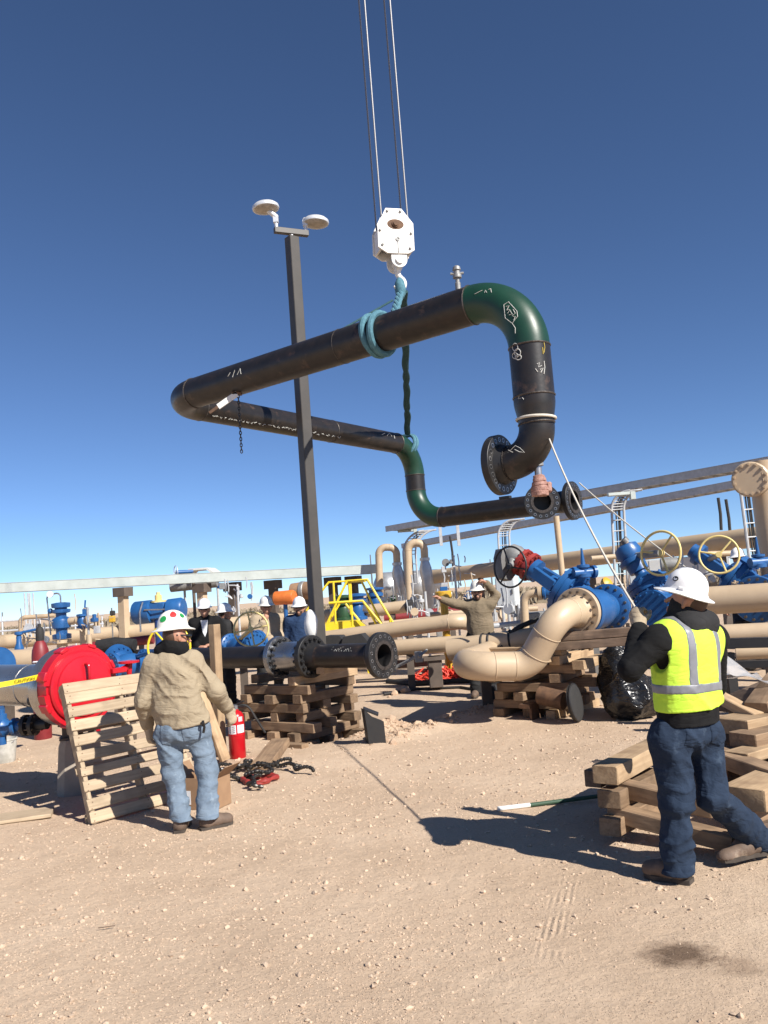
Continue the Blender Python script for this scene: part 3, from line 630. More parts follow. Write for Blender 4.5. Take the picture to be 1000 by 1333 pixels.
for ph in (0, 3.14): mb.tube([p + .020 * (V(1, 0, 0) * math.cos(ph + i * .30 + math.sin(i * .4)) + V(0, 1, 0) * math.sin(ph + i * .30)) for i, p in enumerate(pa)], [.046 + .012 * math.sin(i * .53 + ph) * math.sin(i * .21) for i in range(60)], 10, flat=.7)
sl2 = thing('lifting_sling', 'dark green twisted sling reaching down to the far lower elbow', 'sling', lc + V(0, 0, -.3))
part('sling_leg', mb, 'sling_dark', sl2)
mb = MB()
for o in (0, .09): mb.torus(lc + unit(C_ - B_) * (o + .16), unit(unit(C_ - B_) + V(0, 0, -.35)), RP + .02, .036, 40, 8)
part('choke_wrap', mb, 'sling', sl2)
e1 = A_ + dU * (tb + .62) + V(0, .05, RP); s1_ = P(511, 391, (hs[1] + bc[1]) / 2)
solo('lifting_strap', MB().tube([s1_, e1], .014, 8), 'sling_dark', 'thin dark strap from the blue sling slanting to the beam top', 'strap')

# ------------------------------------------------------------------ light pole
DPo = 12.2; pb = P(415, 838, DPo); pb[2] = 0; pole_top = P(379.5, 309, DPo)[2]; xp = unit(V(.62, -.785, 0)); yp = V(-xp[1], xp[0], 0)
lp_ = thing('light_pole', 'tall square brown steel light pole with two round lamps', 'lamp post', pb)
part('post', MB().box(pb + V(0, 0, pole_top / 2), (.165, .165, pole_top), (xp, yp, V(0, 0, 1)), .008), 'pole', lp_)
part('base_plate', MB().box(pb + V(0, 0, .012), (.4, .4, .024), (xp, yp, V(0, 0, 1)), .004), 'pole', lp_)
tp = pb + V(0, 0, pole_top); ca = P(358, 297, DPo - .1); cb_ = P(401, 306, DPo + .1); cm = (ca + cb_) / 2; 
part('cross_arm', MB().box(V(tp[0], tp[1], cm[2] - .005), (.54, .085, .085), (unit(V(1, .45, 0)), unit(V(-.45, 1, 0)), V(0, 0, 1)), .004), 'pole', lp_)
part('arm_stem', MB().cyl(tp, V(tp[0], tp[1], cm[2]), .03, 12), 'alum', lp_)
axm = unit(V(1, .45, 0))
for s, (lx, ly) in ((-1, (346, 271)), (1, (411, 290))):
    st0 = V(tp[0], tp[1], cm[2] + .04) + axm * s * .235; hp = P(lx, ly, DPo + .12 * s)
    o = part('lamp', MB().lathe([(0, .085), (.09, .082), (.165, .062), (.200, .03), (.207, 0), (.200, -.018), (.185, -.020), (0, -.020)], hp, unit(V(.06 * s, .10, 1)), 32, sx=1.0, sy=.82), 'alum', lp_)
    part('lens', MB().lathe([(.178, -.021), (.15, -.045), (.08, -.062), (0, -.066)], hp, unit(V(.06 * s, .10, 1)), 28, sy=.82), 'glass_lamp', o)
    mb = MB(); mb.cyl(st0 - V(0, 0, .04), st0 + V(0, 0, .17), .028, 12); k = st0 + V(0, 0, .17); mb.ball(k, .045, (1, 1, 1), 10)
    mb.tube([k, k + (hp - k) * .75], .04, 10); mb.box(k + V(0, 0, -.05), (.075, .075, .09)); part('lamp_bracket', mb, 'alum', o)
# ------------------------------------------------------------------ tag lines
rb_ = V(A_[0], A_[1], P(692, 546, A_[1])[2])
tl = thing('tag_line', 'pale tag rope from the drop leg band to the worker in the yellow vest', 'rope', rb_ + V(0, 0, -.1))
part('rope_band', MB().torus(rb_, unit(V(.05, 0, 1)), R14 + .014, .014, 36, 8), 'rope', tl)
ra = P(713, 566, A_[1] - .02); HAND1 = P(833, 801, 4.75)
part('rope_length', MB().tube([ra + (HAND1 - ra) * t + V(0, 0, -.10 * 4 * t * (1 - t)) for t in np.linspace(0, 1, 30)], .0085, 6).tube([rb_ + V(R14 + .01, 0, 0), ra], .010, 6), 'rope', tl)
rc = E_ + V(.10, -.05, .30); rd = P(912, 752, 11.6)
solo('tag_line', MB().tube([rc + (rd - rc) * t + V(0, 0, -.06 * 4 * t * (1 - t)) for t in np.linspace(0, 1, 30)], .011, 6), 'rope', 'thin tag rope from the far end flange of the lifted spool to the right', 'rope')
# ------------------------------------------------------------------ timbers
UA = unit(V(.785, -.62, 0)); UB = V(-UA[1], UA[0], 0); UP = V(0, 0, 1)
def timber_mesh(L, w_, h, seed, m, seg_=5, warp=.004, chip=.006):
    r = np.random.RandomState(seed); mb = MB(); bv = .006
    prof = [(-w_ / 2 + bv, -h / 2), (w_ / 2 - bv, -h / 2), (w_ / 2, -h / 2 + bv), (w_ / 2, h / 2 - bv), (w_ / 2 - bv, h / 2), (-w_ / 2 + bv, h / 2), (-w_ / 2, h / 2 - bv), (-w_ / 2, -h / 2 + bv)]
    vs = []; k = seg_ + 3; xs_ = [-L / 2, -L / 2 + .006] + [-L / 2 + L * i / seg_ for i in range(1, seg_)] + [L / 2 - .006, L / 2]
    ph = r.rand(4) * 6.28
    for i, x in enumerate(xs_):
        e = .93 if i in (0, len(xs_) - 1) else 1.0
        dy = warp * math.sin(3 * x / L + ph[0]); dz = warp * math.sin(4 * x / L + ph[1]) * .4
        for (a, b) in prof: vs.append(V(x + r.normal() * .0015, a * e + dy + r.normal() * chip * .25, b * e + dz * .4 + r.normal() * chip * .12))
    fs = [tuple(range(7, -1, -1)), tuple(range((len(xs_) - 1) * 8, len(xs_) * 8))]
    for i in range(len(xs_) - 1):
        for j in range(8): q = (j + 1) % 8; fs.append((i * 8 + j, i * 8 + q, i * 8 + 8 + q, i * 8 + 8 + j))
    mb.add(vs, fs); return mesh_of(mb, m, 30, 'timber')
def timber(c, d, L, w_, h, m='wood', seed=0, label=None, group=None, name='timber', cat='timber', up=UP, parent=None):
    x = unit(d); y = unit(np.cross(up, x)); z = np.cross(x, y); c = np.asarray(c, float)
    o = bpy.data.objects.new(name, timber_mesh(L, w_, h, seed, m)); COL.objects.link(o)
    b = BASE[parent.name] if parent else V(0, 0, 0); c = c - b
    mw = Matrix(((x[0], y[0], z[0], c[0]), (x[1], y[1], z[1], c[1]), (x[2], y[2], z[2], c[2]), (0, 0, 0, 1)))
    if parent: o.parent = parent; o.matrix_local = mw
    else: o.matrix_world = mw; tagit(o, label, cat, group)
    return o
def plank(p0, p1, w_, h, zc=None, **k):
    p0 = np.asarray(p0, float); p1 = np.asarray(p1, float); return timber((p0 + p1) / 2, p1 - p0, np.linalg.norm(p1 - p0), w_, h, **k)

# ------------------------------------------------------------------ red closure on the steel pipe (left)
ca_ = unit(V(.80, -.60, 0)); cc = P(111, 893, 7.7)
cl_ = thing('pipe_closure', 'bright red hinged closure on the end of the grey steel pipe', 'pipe', V(cc[0], cc[1], .4))
part('pipe_length', MB().tube([cc - ca_ * (.34 + .5 * i) for i in range(9)], .203, 40, False), 'stainless', cl_)
for i in (1.0, 2.3): part('weld_seam', MB().torus(cc - ca_ * (.34 + i * .55), ca_, .203, .006, 36, 6), 'steel', cl_)
part('coating_band', MB().lathe([(.206, -.52), (.209, -.52), (.24, -.38), (.24, -.34), (.206, -.34)], cc, ca_, 40), 'black', cl_)
part('hub_ring', MB().lathe([(.20, -.36), (.34, -.36), (.362, -.345), (.362, -.225), (.352, -.21), (.20, -.21), (.20, -.36)], cc, ca_, 48), 'stainless', cl_)
x, y, z = frame(ca_)
def arcring(r0, r1, h0, h1, a0, a1, n=22):
    mb = MB(); vs = []; fs = []
    for i in range(n + 1):
        a = a0 + (a1 - a0) * i / n; d = x * math.cos(a) + y * math.sin(a)
        for (r, h) in ((r0, h0), (r1, h0), (r1, h1), (r0, h1)): vs.append(cc + d * r + z * h)
    for i in range(n):
        for j in range(4): q = (j + 1) % 4; fs.append((i * 4 + j, i * 4 + q, i * 4 + 4 + q, i * 4 + 4 + j))
    fs += [(3, 2, 1, 0), tuple(n * 4 + j for j in range(4))]; mb.add(vs, fs); return mb
part('body_ring', arcring(.19, .345, -.21, -.07, 0, 6.2831, 48), 'red', cl_)
for k in range(2): part('clamp_band', arcring(.30, .375, -.165, -.055, .12 + math.pi * k, 3.02 + math.pi * k), 'red', cl_)
part('door', MB().lathe([(.325, -.075), (.325, -.03), (.31, -.015), (.275, -.012), (.268, .004), (.10, .03), (0, .034)], cc, ca_, 48), 'red', cl_)
mb = MB()
for k in range(8):
    a = .45 + k * .785; d = x * math.cos(a) + y * math.sin(a); t = np.cross(z, d); mb = MB()
    mb.box(cc + d * .372 + z * -.11, (.035, .085, .13), (d, t, z), .008); part('clamp_lug', mb, 'red', cl_)
mb = MB(); mb.tube(fillet([cc + V(0, 0, .20) + ca_ * .01, cc + V(0, 0, .20) + ca_ * .07, cc + V(0, 0, .05) + ca_ * .08, cc + V(0, 0, .05) + ca_ * .02], .025, 6), .013, 8); part('door_handle', mb, 'red', cl_)
h0 = cc + ca_ * -.02 - x * .0
hd = unit(V(ca_[1], -ca_[0], 0)); hd = hd if hd[0] > 0 else -hd
mb = MB(); mb.box(cc + UP * .10 + ca_ * .0 + unit(np.cross(UP, ca_)) * .36, (.16, .06, .05), (unit(np.cross(UP, ca_)), ca_, UP), .006); part('hinge_arm', mb, 'red', cl_)
hv = P(168, 867, 8.1); mb = MB(); mb.lathe([(.05, .02), (.10, .03), (.10, .05), (.035, .05), (.03, -.02), (.02, -.10)], hv, UP, 20); part('hinge_post', mb, 'red', cl_)
part('hinge_link', MB().tube([cc + UP * .10 + unit(np.cross(UP, ca_)) * .40, hv], .03, 8), 'red', cl_)
# black vent ball and lower gussets
kb = P(43, 912, 7.75); part('drain_knob', MB().ball(kb, .055, (1, 1, 1), 14).tube([kb, cc - ca_ * .42 - UP * .15], .025, 8), 'black', cl_)
for (gx, gy, dd) in ((56, 932, 8.05), (120, 940, 8.25)):
    q = P(gx, gy, dd); part('foot_bracket', MB().prism([(-.09, .12), (.07, .12), (.07, -.10), (-.02, -.14)], q, (unit(V(1, .2, 0)), UP, unit(V(-.2, 1, 0))), .05), 'red', cl_)
# stand and pier
pr = Z(80, 1037); pr = V(pr[0] + .12, pr[1] + .18, 0)
px0 = unit(V(.95, .3, 0)); pyy = V(-px0[1], px0[0], 0)
pier = MB(); vs = []
for (zz, wx, wy) in ((-.05, .215, .215), (.44, .185, .185), (.50, .165, .165)):
    for k in range(16):
        a = 2 * math.pi * (k + .5) / 16; cx, cy = math.cos(a), math.sin(a); m_ = (abs(cx) ** 5 + abs(cy) ** 5) ** (-1 / 5); vs.append(pr + px0 * cx * m_ * wx + pyy * cy * m_ * wy + UP * zz)
fs = [tuple(range(15, -1, -1)), tuple(range(32, 48))]
for i in range(2):
    for k in range(16): j = (k + 1) % 16; fs.append((i * 16 + k, i * 16 + j, i * 16 + 16 + j, i * 16 + 16 + k))
pier.add(vs, fs); solo('concrete_pier', pier, 'concrete', 'squat concrete pier under the red closure', 'pier', base=pr)
sd_ = thing('pipe_stand', 'brown steel stand between concrete pier and red closure', 'pipe support', pr + UP * .5)
topz = cc[2] - .36
for s in (-1, 1): part('leg', MB().box(pr + px0 * s * .115 + UP * ((topz + .5) / 2), (.07, .12, topz - .5), (px0, pyy, UP), .003), 'brownpost', sd_)
part('base_plate', MB().box(pr + UP * .51, (.34, .26, .02), (px0, pyy, UP)), 'brownpost', sd_)
part('saddle_plate', MB().box(pr + UP * (topz + .0), (.36, .24, .03), (px0, pyy, UP)), 'brownpost', sd_)
part('screw_jack', MB().cyl(pr + UP * .52, pr + UP * (topz - .01), .035, 14).cyl(pr + UP * .58, pr + UP * .64, .06, 6), 'rust', sd_)
# drain valve, blue, and bucket
dv0 = P(-14, 948, 8.0); dvx = unit(V(1, -.15, .02))
dvv = thing('drain_valve', 'small blue drain valve with black flange left of the concrete pier', 'valve', dv0 - UP * .15)
mb = MB(); mb.lathe([(.05, -.2), (.05, -.02), (.08, -.02), (.08, .01), (.055, .015), (.055, .06), (.085, .09), (.085, .17), (.06, .20), (.05, .25), (.08, .255), (.08, .285), (.05, .29), (.05, .36)], dv0, dvx, 20); part('body', mb, 'blue', dvv)
part('stem', MB().lathe([(.05, 0), (.05, .12), (.025, .13), (.025, .17), (0, .17)], dv0 + dvx * .13, UP, 16), 'blue', dvv)
mb = MB(); mb.lathe([(.05, .36), (.10, .365), (.10, .40), (.06, .41), (.06, .44), (.10, .445), (.10, .48), (.05, .49), (.05, .60)], dv0, dvx, 20); part('flange', mb, 'black', dvv)
part('bolts', MB().bolts(dv0 + dvx * .42, dvx, .082, 8, .012, -.075, .075), 'boltsteel', dvv)
part('outlet_pipe', MB().tube([dv0 + dvx * .13, dv0 + dvx * .13 - UP * .16], .04, 14), 'blue', dvv)
bk0 = Z(6, 992); bk_ = thing('bucket', 'worn pale plastic bucket under the blue drain valve', 'bucket', bk0)
part('shell', MB().lathe([(0, .0), (.115, .0), (.120, .01), (.142, .25), (.150, .255), (.150, .275), (.140, .275), (.112, .015), (0, .012)], bk0, UP, 28), 'bucketgrey', bk_)
part('handle', MB().tube([bk0 + UP * .26 + V(math.cos(a) * .15, -.04 - .05 * math.sin(a), -.06 * math.sin(a)) for a in np.linspace(0, math.pi, 12)], .004, 6), 'wire', bk_)
# caution tape
tp0 = P(-60, 899, 7.3); tp1 = P(67, 877, 7.55); tp2 = P(77, 899, 7.6)
def ribbon(pts, w_, ups, t=.0008):
    mb = MB(); vs = []
    for p, u in zip(pts, ups):
        u = unit(u); vs += [p - u * w_ / 2, p + u * w_ / 2]
    fs = [(2 * i, 2 * i + 1, 2 * i + 3, 2 * i + 2) for i in range(len(pts) - 1)]; mb.add(vs, fs); return mb
tpt = thing('caution_tape', 'yellow caution tape stretched from the left to the red closure', 'tape', tp2 - UP * .1)
ts = np.linspace(0, 1, 30); pts = [tp0 + (tp1 - tp0) * t - UP * .02 * math.sin(math.pi * t) for t in ts]
part('tape_length', ribbon(pts, .046, [UP + V(0, .25 * math.sin(5 * t), 0) for t in ts]), 'tape', tpt)
pts = [tp1 + (tp2 - tp1) * t for t in np.linspace(0, 1, 16)]
part('tape_end', ribbon(pts, .04, [V(math.cos(i * .8), -.3, math.sin(i * .8)) for i in range(16)]), 'tape', tpt)
def text_mesh(txt, size, o, ax, m, parent, name='lettering', ext=.0006):
    cu = bpy.data.curves.new('t', 'FONT'); cu.body = txt; cu.size = size; cu.extrude = ext; cu.align_x = 'CENTER'; cu.align_y = 'CENTER'
    to = bpy.data.objects.new('t', cu); COL.objects.link(to); dg = bpy.context.evaluated_depsgraph_get(); me = bpy.data.meshes.new_from_object(to.evaluated_get(dg))
    bpy.data.objects.remove(to); mb = MB(); x, y, z = ax
    mb.add([o + x * v.co[0] + y * v.co[1] + z * v.co[2] for v in me.vertices], [tuple(p.vertices) for p in me.polygons]); bpy.data.meshes.remove(me)
    return part(name, mb, m, parent)
tx = unit(tp1 - tp0); tz = unit(np.cross(tx, UP)); ty = np.cross(tz, tx)
for t in (.30, .72): text_mesh('CAUTION', .038, tp0 + (tp1 - tp0) * t - UP * .02 * math.sin(math.pi * t) + tz * .012, (tx, ty, tz), 'lens', tpt)
# red gas bottle
gb = P(52, 830, 11.6); gb[2] = 0
gt = thing('gas_cylinder', 'dark red gas cylinder with black cap behind the steel pipe', 'gas cylinder', gb)
part('shell', MB().lathe([(0, 0), (.11, 0), (.116, .02), (.116, 1.14), (.108, 1.22), (.075, 1.31), (.045, 1.35)], gb, UP, 28), 'red_dull', gt)
part('valve_cap', MB().lathe([(.05, 1.34), (.056, 1.36), (.056, 1.46), (.045, 1.52), (.02, 1.54), (.02, 1.58), (0, 1.58)], gb, UP, 16), 'blackmatte', gt)
part('label', MB().tube([gb + V(.117 * math.cos(a), .117 * math.sin(a), 1.06) for a in np.linspace(-2.1, -1.5, 8)], .014, 4), 'label_white', gt)

# ------------------------------------------------------------------ pallet leaning on the closure
bl = Z(122, 1074); br = Z(258, 1036); pe = unit(br - bl); pbk = V(-pe[1], pe[0], 0); th = math.radians(20)
pu = unit(UP * math.cos(th) + pbk * math.sin(th)); pn = np.cross(pe, pu); pn = pn if pn[1] < 0 else -pn
PW, PL = 1.00, 1.16; pal = thing('pallet', 'weathered wooden pallet leaning against the red closure', 'pallet', bl + pe * PW / 2)
def pal_pt(a, b, c=0): return bl + UP * .008 + pe * a + pu * b - pn * c
for a in (.02, PW / 2, PW - .02): timber(pal_pt(a, PL / 2, .058), pu, PL, .038, .085, 'wood_pallet', int(a * 100), name='stringer', parent=pal, up=-pn)
for i, b in enumerate((.045, .140, .285, .415, .535, .665, .800, .905, 1.020, 1.113)):
    timber(pal_pt(PW / 2, b + (.01 if i % 3 else 0), .0065), pe, PW + .03, .088 if i not in (3,) else .07, .016, 'wood_pallet', 40 + i, name='slat', parent=pal, up=pn)
for i, b in enumerate((.05, .45, .80, 1.10)): timber(pal_pt(PW / 2, b, .110), pe, PW, .088, .016, 'wood_pallet', 60 + i, name='back_slat', parent=pal, up=pn)
mb = MB()
for b in (.045, .140, .285, .415, .535, .665, .800, .905, 1.020, 1.113):
    for a in (.02, PW / 2, PW - .02):
        for k in (-.025, .025): mb.lathe([(.004, 0), (.004, .003), (0, .003)], pal_pt(a + k * .3, b + k, -.003), pn, 6)
part('nails', mb, 'rust', pal)
q = pal_pt(.80, .40, -.006); lb = part('paper_label', MB().box(q, (.09, .13, .002), (pe, pu, pn)), 'label_white', pal)
text_mesh('5', .12, q + pn * .003, (pe, pu, pn), 'print_dark', lb)
# pale plank in the dirt
timber(Z(2, 1066, .02), V(.95, .3, 0), .80, .30, .03, 'wood_pallet', 5, 'wide weathered plank lying in the dirt at the left edge', name='plank', cat='plank')

# ------------------------------------------------------------------ box, posts, extinguisher, slings
bx0 = Z(268, 1050); e1 = unit(V(.92, -.38, 0)); e2 = V(.38, .92, 0)
bxt = thing('cardboard_box', 'open brown cardboard box behind the tan shirt worker', 'box', bx0)
W, D, Hb = .34, .24, .25
for nm, c, s in (('side', e1 * W / 2, (.006, D, Hb)), ('side', -e1 * W / 2, (.006, D, Hb)), ('side', e2 * D / 2, (W, .006, Hb)), ('side', -e2 * D / 2, (W, .006, Hb)), ('bottom', V(0, 0, -Hb / 2 + .004), (W - .01, D - .01, .006))):
    part(nm, MB().box(bx0 + UP * (Hb / 2 + .005) + c, s, (e1, e2, UP)), 'cardboard', bxt)
fl = unit(e1 * .75 + UP * .6); part('flap', MB().box(bx0 + e1 * W / 2 + UP * Hb + fl * .075, (.15, D, .005), (fl, e2, np.cross(fl, e2))), 'cardboard', bxt)
fl = unit(-e1 * .5 + UP * .85); part('flap', MB().box(bx0 - e1 * W / 2 + UP * Hb + fl * .06, (.12, D, .005), (fl, e2, np.cross(fl, e2))), 'cardboard', bxt)
part('paper_label', MB().box(bx0 - e2 * (D / 2 + .005) + UP * .10 - e1 * .08, (.05, .002, .11), (e1, e2, UP)), 'label_white', bxt)
p = Z(288, 984); pt = V(p[0], p[1], 1.45)
timber(V(p[0], p[1], .69), UP, 1.5, .10, .095, 'wood_pale', 3, 'upright pale wooden post beside the fire extinguisher', name='wooden_post', cat='post', up=UA)
plank(Z(290, 990) + V(.05, -.12, .02), P(257, 888, 8.95), .12, .045, m='wood_pale', seed=6, label='leaning pale board behind the tan shirt worker', name='board', cat='plank', up=UA)
timber(Z(286, 984) + V(-.06, .13, .42), UP + V(.03, 0, 0), .86, .10, .10, 'wood_dark', 8, 'short post darkened for its shade just behind the upright pale post', name='wooden_post', cat='post', up=UA)  # dark wood puts the shade on the post into its colour
ex = Z(310, 987); ext = thing('fire_extinguisher', 'red fire extinguisher with white label standing by the post', 'fire extinguisher', ex)
part('cylinder', MB().lathe([(0, 0), (.083, 0), (.088, .008), (.088, .42), (.083, .455), (.060, .49), (.032, .505), (.032, .52)], ex, UP, 32), 'red_ext', ext)
part('band', MB().lathe([(.0885, .245), (.091, .245), (.091, .262), (.0885, .262)], ex, UP, 32), 'red_ext', ext)
hd_ = part('valve_head', MB().lathe([(.030, .515), (.034, .52), (.034, .56), (.02, .57), (0, .57)], ex, UP, 16), 'steel', ext)
part('lever', MB().tube([ex + V(.0, 0, .565), ex + V(.10, -.03, .60)], .011, 6).tube([ex + V(.0, 0, .545), ex + V(.11, -.03, .545)], .010, 6), 'black', hd_)
vw = unit(V(ex[0], ex[1], 0) * -1)
def curved_label(par, c, r, a0, a1, z0, z1, m, name='label'):
    n = 10; vs = []; 
    for i in range(n + 1):
        a = a0 + (a1 - a0) * i / n; d = V(math.cos(a), math.sin(a), 0); vs += [c + d * r + UP * z0, c + d * r + UP * z1]
    return part(name, MB().add(vs, [(2 * i, 2 * i + 2, 2 * i + 3, 2 * i + 1) for i in range(n)]), m, par)
av = math.atan2(vw[1], vw[0])
curved_label(ext, ex, .0895, av - 1.2, av - .05, .268, .36, 'label_white'); curved_label(ext, ex, .0895, av + .12, av + 1.1, .275, .36, 'label_white')
curved_label(ext, ex, .0892, av + .3, av + .85, .395, .445, 'alum')
mb = MB()
for k in range(4): 
    for j in range(2): a = av - .95 + j * .48; mb.tube([ex + V(math.cos(a + t) * .0903, math.sin(a + t) * .0903, .285 + k * .02) for t in (0, .1, .2, .3)], .004, 4)
part('label_print', mb, 'print_dark', ext)
part('hose', MB().tube(fillet([ex + V(.02, 0, .545), ex + V(.12, -.02, .60), ex + V(.22, .0, .40), ex + V(.30, .05, .24)], .12, 8), .013, 8), 'rubber', ext)
# slings and chains in a heap
hp_ = Z(320, 1010); R2 = np.random.RandomState(12)
ch = thing('chain_pile', 'tangled heap of dark chain slings on the sand by the extinguisher', 'chain', hp_)
def squiggle(c, n, L, z0, s, seed):
    r = np.random.RandomState(seed); a = r.rand() * 6.28; p = c.copy(); out = []
    for i in range(n):
        a += r.normal() * .9; p = p + V(math.cos(a), math.sin(a) * .8, 0) * L / n; p = c + (p - c) * .97; out.append(V(p[0], p[1], gz(p) + z0 + .02 * (1 + math.sin(i * 1.3)))) 
    return out
def smooth(pts, k=4):
    pts = np.array(pts); t = np.linspace(0, len(pts) - 1, (len(pts) - 1) * k + 1); return [np.array([np.interp(q, range(len(pts)), pts[:, j]) for j in range(3)]) for q in t]
for i in range(9):
    c = hp_ + V(R2.normal() * .13, R2.normal() * .15, 0); q = smooth(squiggle(c, 9, R2.uniform(.5, .9), .01 + .008 * i, .1, 30 + i), 6)
    rr = [.011 + .009 * abs(math.sin(k * 1.05)) for k in range(len(q))]; part('chain_strand', MB().tube(q, rr, 7), 'chain', ch)
for i in range(3):
    c = hp_ + V(R2.normal() * .2 - .05, R2.normal() * .2, 0); d = unit(V(R2.normal(), R2.normal(), 0)); q = [c + d * t + UP * (gz(c) + .05 + .02 * i) for t in (-.18, .18)]
    part('binder_bar', MB().tube(q, .014, 8), 'chain' if i else 'graycast', ch)
rs_ = Z(338, 1018); mb = MB(); q = [rs_ + V(.15 * math.cos(a) * (1 + .15 * math.sin(3 * a)), .13 * math.sin(a), gz(rs_) + .025 + .012 * math.sin(2.3 * a)) for a in np.linspace(0, 12.0, 60)]
solo('red_sling', mb.tube(q, [.020 + .006 * math.sin(i * 1.7) for i in range(60)], 8), 'redbrown', 'coiled dark red sling lying on the chain heap', 'sling')
solo('steel_pin', MB().tube([Z(333, 1005) + UP * .06, Z(357, 998) + UP * .02], .012, 8).ball(Z(333, 1005) + UP * .06, .024, n=8), 'alum', 'bright steel pin lying across the chain heap', 'pin')
plank(Z(366, 966, .10), Z(338, 1000, .02), .20, .09, m='wood', seed=9, label='short thick timber offcut lying between extinguisher and pit', group=None)
# ------------------------------------------------------------------ crib stack under the black pipe
cr0 = Z(394, 966); zb = -.22; hT = .108; k = 0
ORD = ('lowest', 'second lowest', 'third lowest', 'fourth lowest', 'fifth lowest', 'sixth lowest', 'seventh lowest', 'eighth lowest', 'top'); LAB1 = 'weathered timber in the crib stack under the black flanged pipe'
for lay in range(9):
    z_ = zb + hT * (lay + .5); al_b = lay % 2 == 0; nT = 3 if lay < 7 else 2
    for i in range(nT):
        off = (.07 + i * (.84 / (nT - 1))) + R2.normal() * .02; L = R2.uniform(.95, 1.12); sh = R2.normal() * .05
        ja = math.radians(R2.normal() * 2.2); d = (UB if al_b else UA) if True else 0
        if al_b: c = cr0 - UA * off + UB * (.48 + sh) ; d = UB * math.cos(ja) + UA * math.sin(ja)
        else: c = cr0 + UB * off - UA * (.45 + sh); d = UA * math.cos(ja) + UB * math.sin(ja)
        newer = lay == 8 and i == 0
        timber(V(c[0], c[1], z_), d, L, R2.uniform(.115, .15), hT - .002, 'wood_pale' if newer else 'wood', 100 + k,
               'newest pale timber on top of the crib stack under the black pipe' if newer else '%s timber of the %s layer in the crib under the black pipe' % ((('right', 'middle', 'left') if nT == 3 else ('right', 'left'))[i] if al_b else (('near', 'middle', 'far') if nT == 3 else ('near', 'far'))[i], ORD[lay]), 'crib timbers under the black pipe'); k += 1
timber(P(432, 868, 9.9) + V(0, 0, -.02), UB, .42, .12, .08, 'wood_pale', 151, 'short pale wedge block on the crib stack beside the flanges')
timber(Z(386, 972) + V(-.08, .0, .0), UA, .5, .11, .10, 'wood', 152, 'half buried timber end at the foot of the crib stack')
# ------------------------------------------------------------------ black flanged pipe on the crib
fe = P(500, 853, 9.2); UPp = UA; bp_ = thing('flanged_pipe', 'rusty black pipe with open end flange resting on the timber crib', 'pipe', V(fe[0] - .5, fe[1] + .4, fe[2] - .3))
R10 = .1365; f2 = fe + UPp * ((P(400, 851, 9.9) - fe) @ UPp); f1 = fe + UPp * ((P(368, 850, 10.2) - fe) @ UPp)
seg('pipe_length', fe - UPp * .12, f2 + UPp * .1, R10, par=bp_); seg('pipe_length', f1 - UPp * .08, f1 - UPp * 3.2, R10, par=bp_)
big_flange(bp_, fe, UPp, .254, R10 * .9, .07, 16, (R10, .10), br=.017)
weld_ring(fe - UPp * .175, UPp, R10, bp_)
f_ = part('flange', MB().flange(f2 - UPp * .0, -UPp, .25, R10, .075, 44, (R10, .12)), 'black', bp_)
part('bolts', MB().bolts(f2 + UPp * .045, UPp, .205, 16, .022, -.10, .075, 6), 'black', f_)
f_ = part('flange', MB().flange(f1, UPp, .25, R10, .075, 44, (R10, .10)), 'chrome_grey', bp_)
part('bolts', MB().bolts(f1 - UPp * .04, UPp, .205, 16, .022, -.07, .09, 6), 'black', f_)
part('spacer_ring', MB().lathe([(R10, 0), (.185, 0), (.185, .02), (.178, .03), (.178, np.linalg.norm(f2 - f1) - .03), (.185, np.linalg.norm(f2 - f1) - .02), (.185, np.linalg.norm(f2 - f1) - .004), (R10, np.linalg.norm(f2 - f1) - .004)], f1 + UPp * .002, UPp, 40), 'chrome_grey', bp_)
mk = MB()
for i in range(8):
    p0_ = [(432 + i * 3.2, 846 + (i % 3)), (434 + i * 3.2, 842 + (i * 7 % 4)), (435 + i * 3.2, 848)]
    q = surf([MB().tube([fe - UPp * .1, f2], R10, 32)], p0_, .0008)
    if len(q) > 1: mk.tube(q, .0016, 5)
part('paint_marking', mk, 'paint_mark', bp_)
sp0 = P(487, 905, 9.25); sp0[2] = 0
sbx = thing('pipe_support', 'black steel stand under the open flange of the black pipe', 'pipe support', sp0)
part('column', MB().prism([(-.09, 0), (.10, 0), (.09, .27), (-.02, .32), (-.12, .42), (-.10, .20)], sp0 + V(0, -.09, -.01), (unit(V(1, .25, 0)), UP, unit(V(-.25, 1, 0))), .16), 'black', sbx)
part('top_plate', MB().box(sp0 + V(-.05, 0, .37), (.18, .18, .02), (unit(V(.9, 0, -.42)), V(0, 1, 0), unit(V(.42, 0, .9)))), 'black', sbx)
wd = P(405, 813, 10.25); mb = MB(); mb.ball(wd, .19, (.42, .5, 1.0), 18)
mb.v = [p + V(.012, .012, .012) * wn(np.array([p]), 26, 3)[0] for p in mb.v]
wt = thing('wrapped_valve', 'white cloth wrapped valve head behind the spacer flanges', 'valve', wd - UP * .3); part('cloth', mb, 'white_paint', wt)
part('stem', MB().cyl(wd - UP * .42, wd - UP * .1, .03, 10), 'galv', wt)
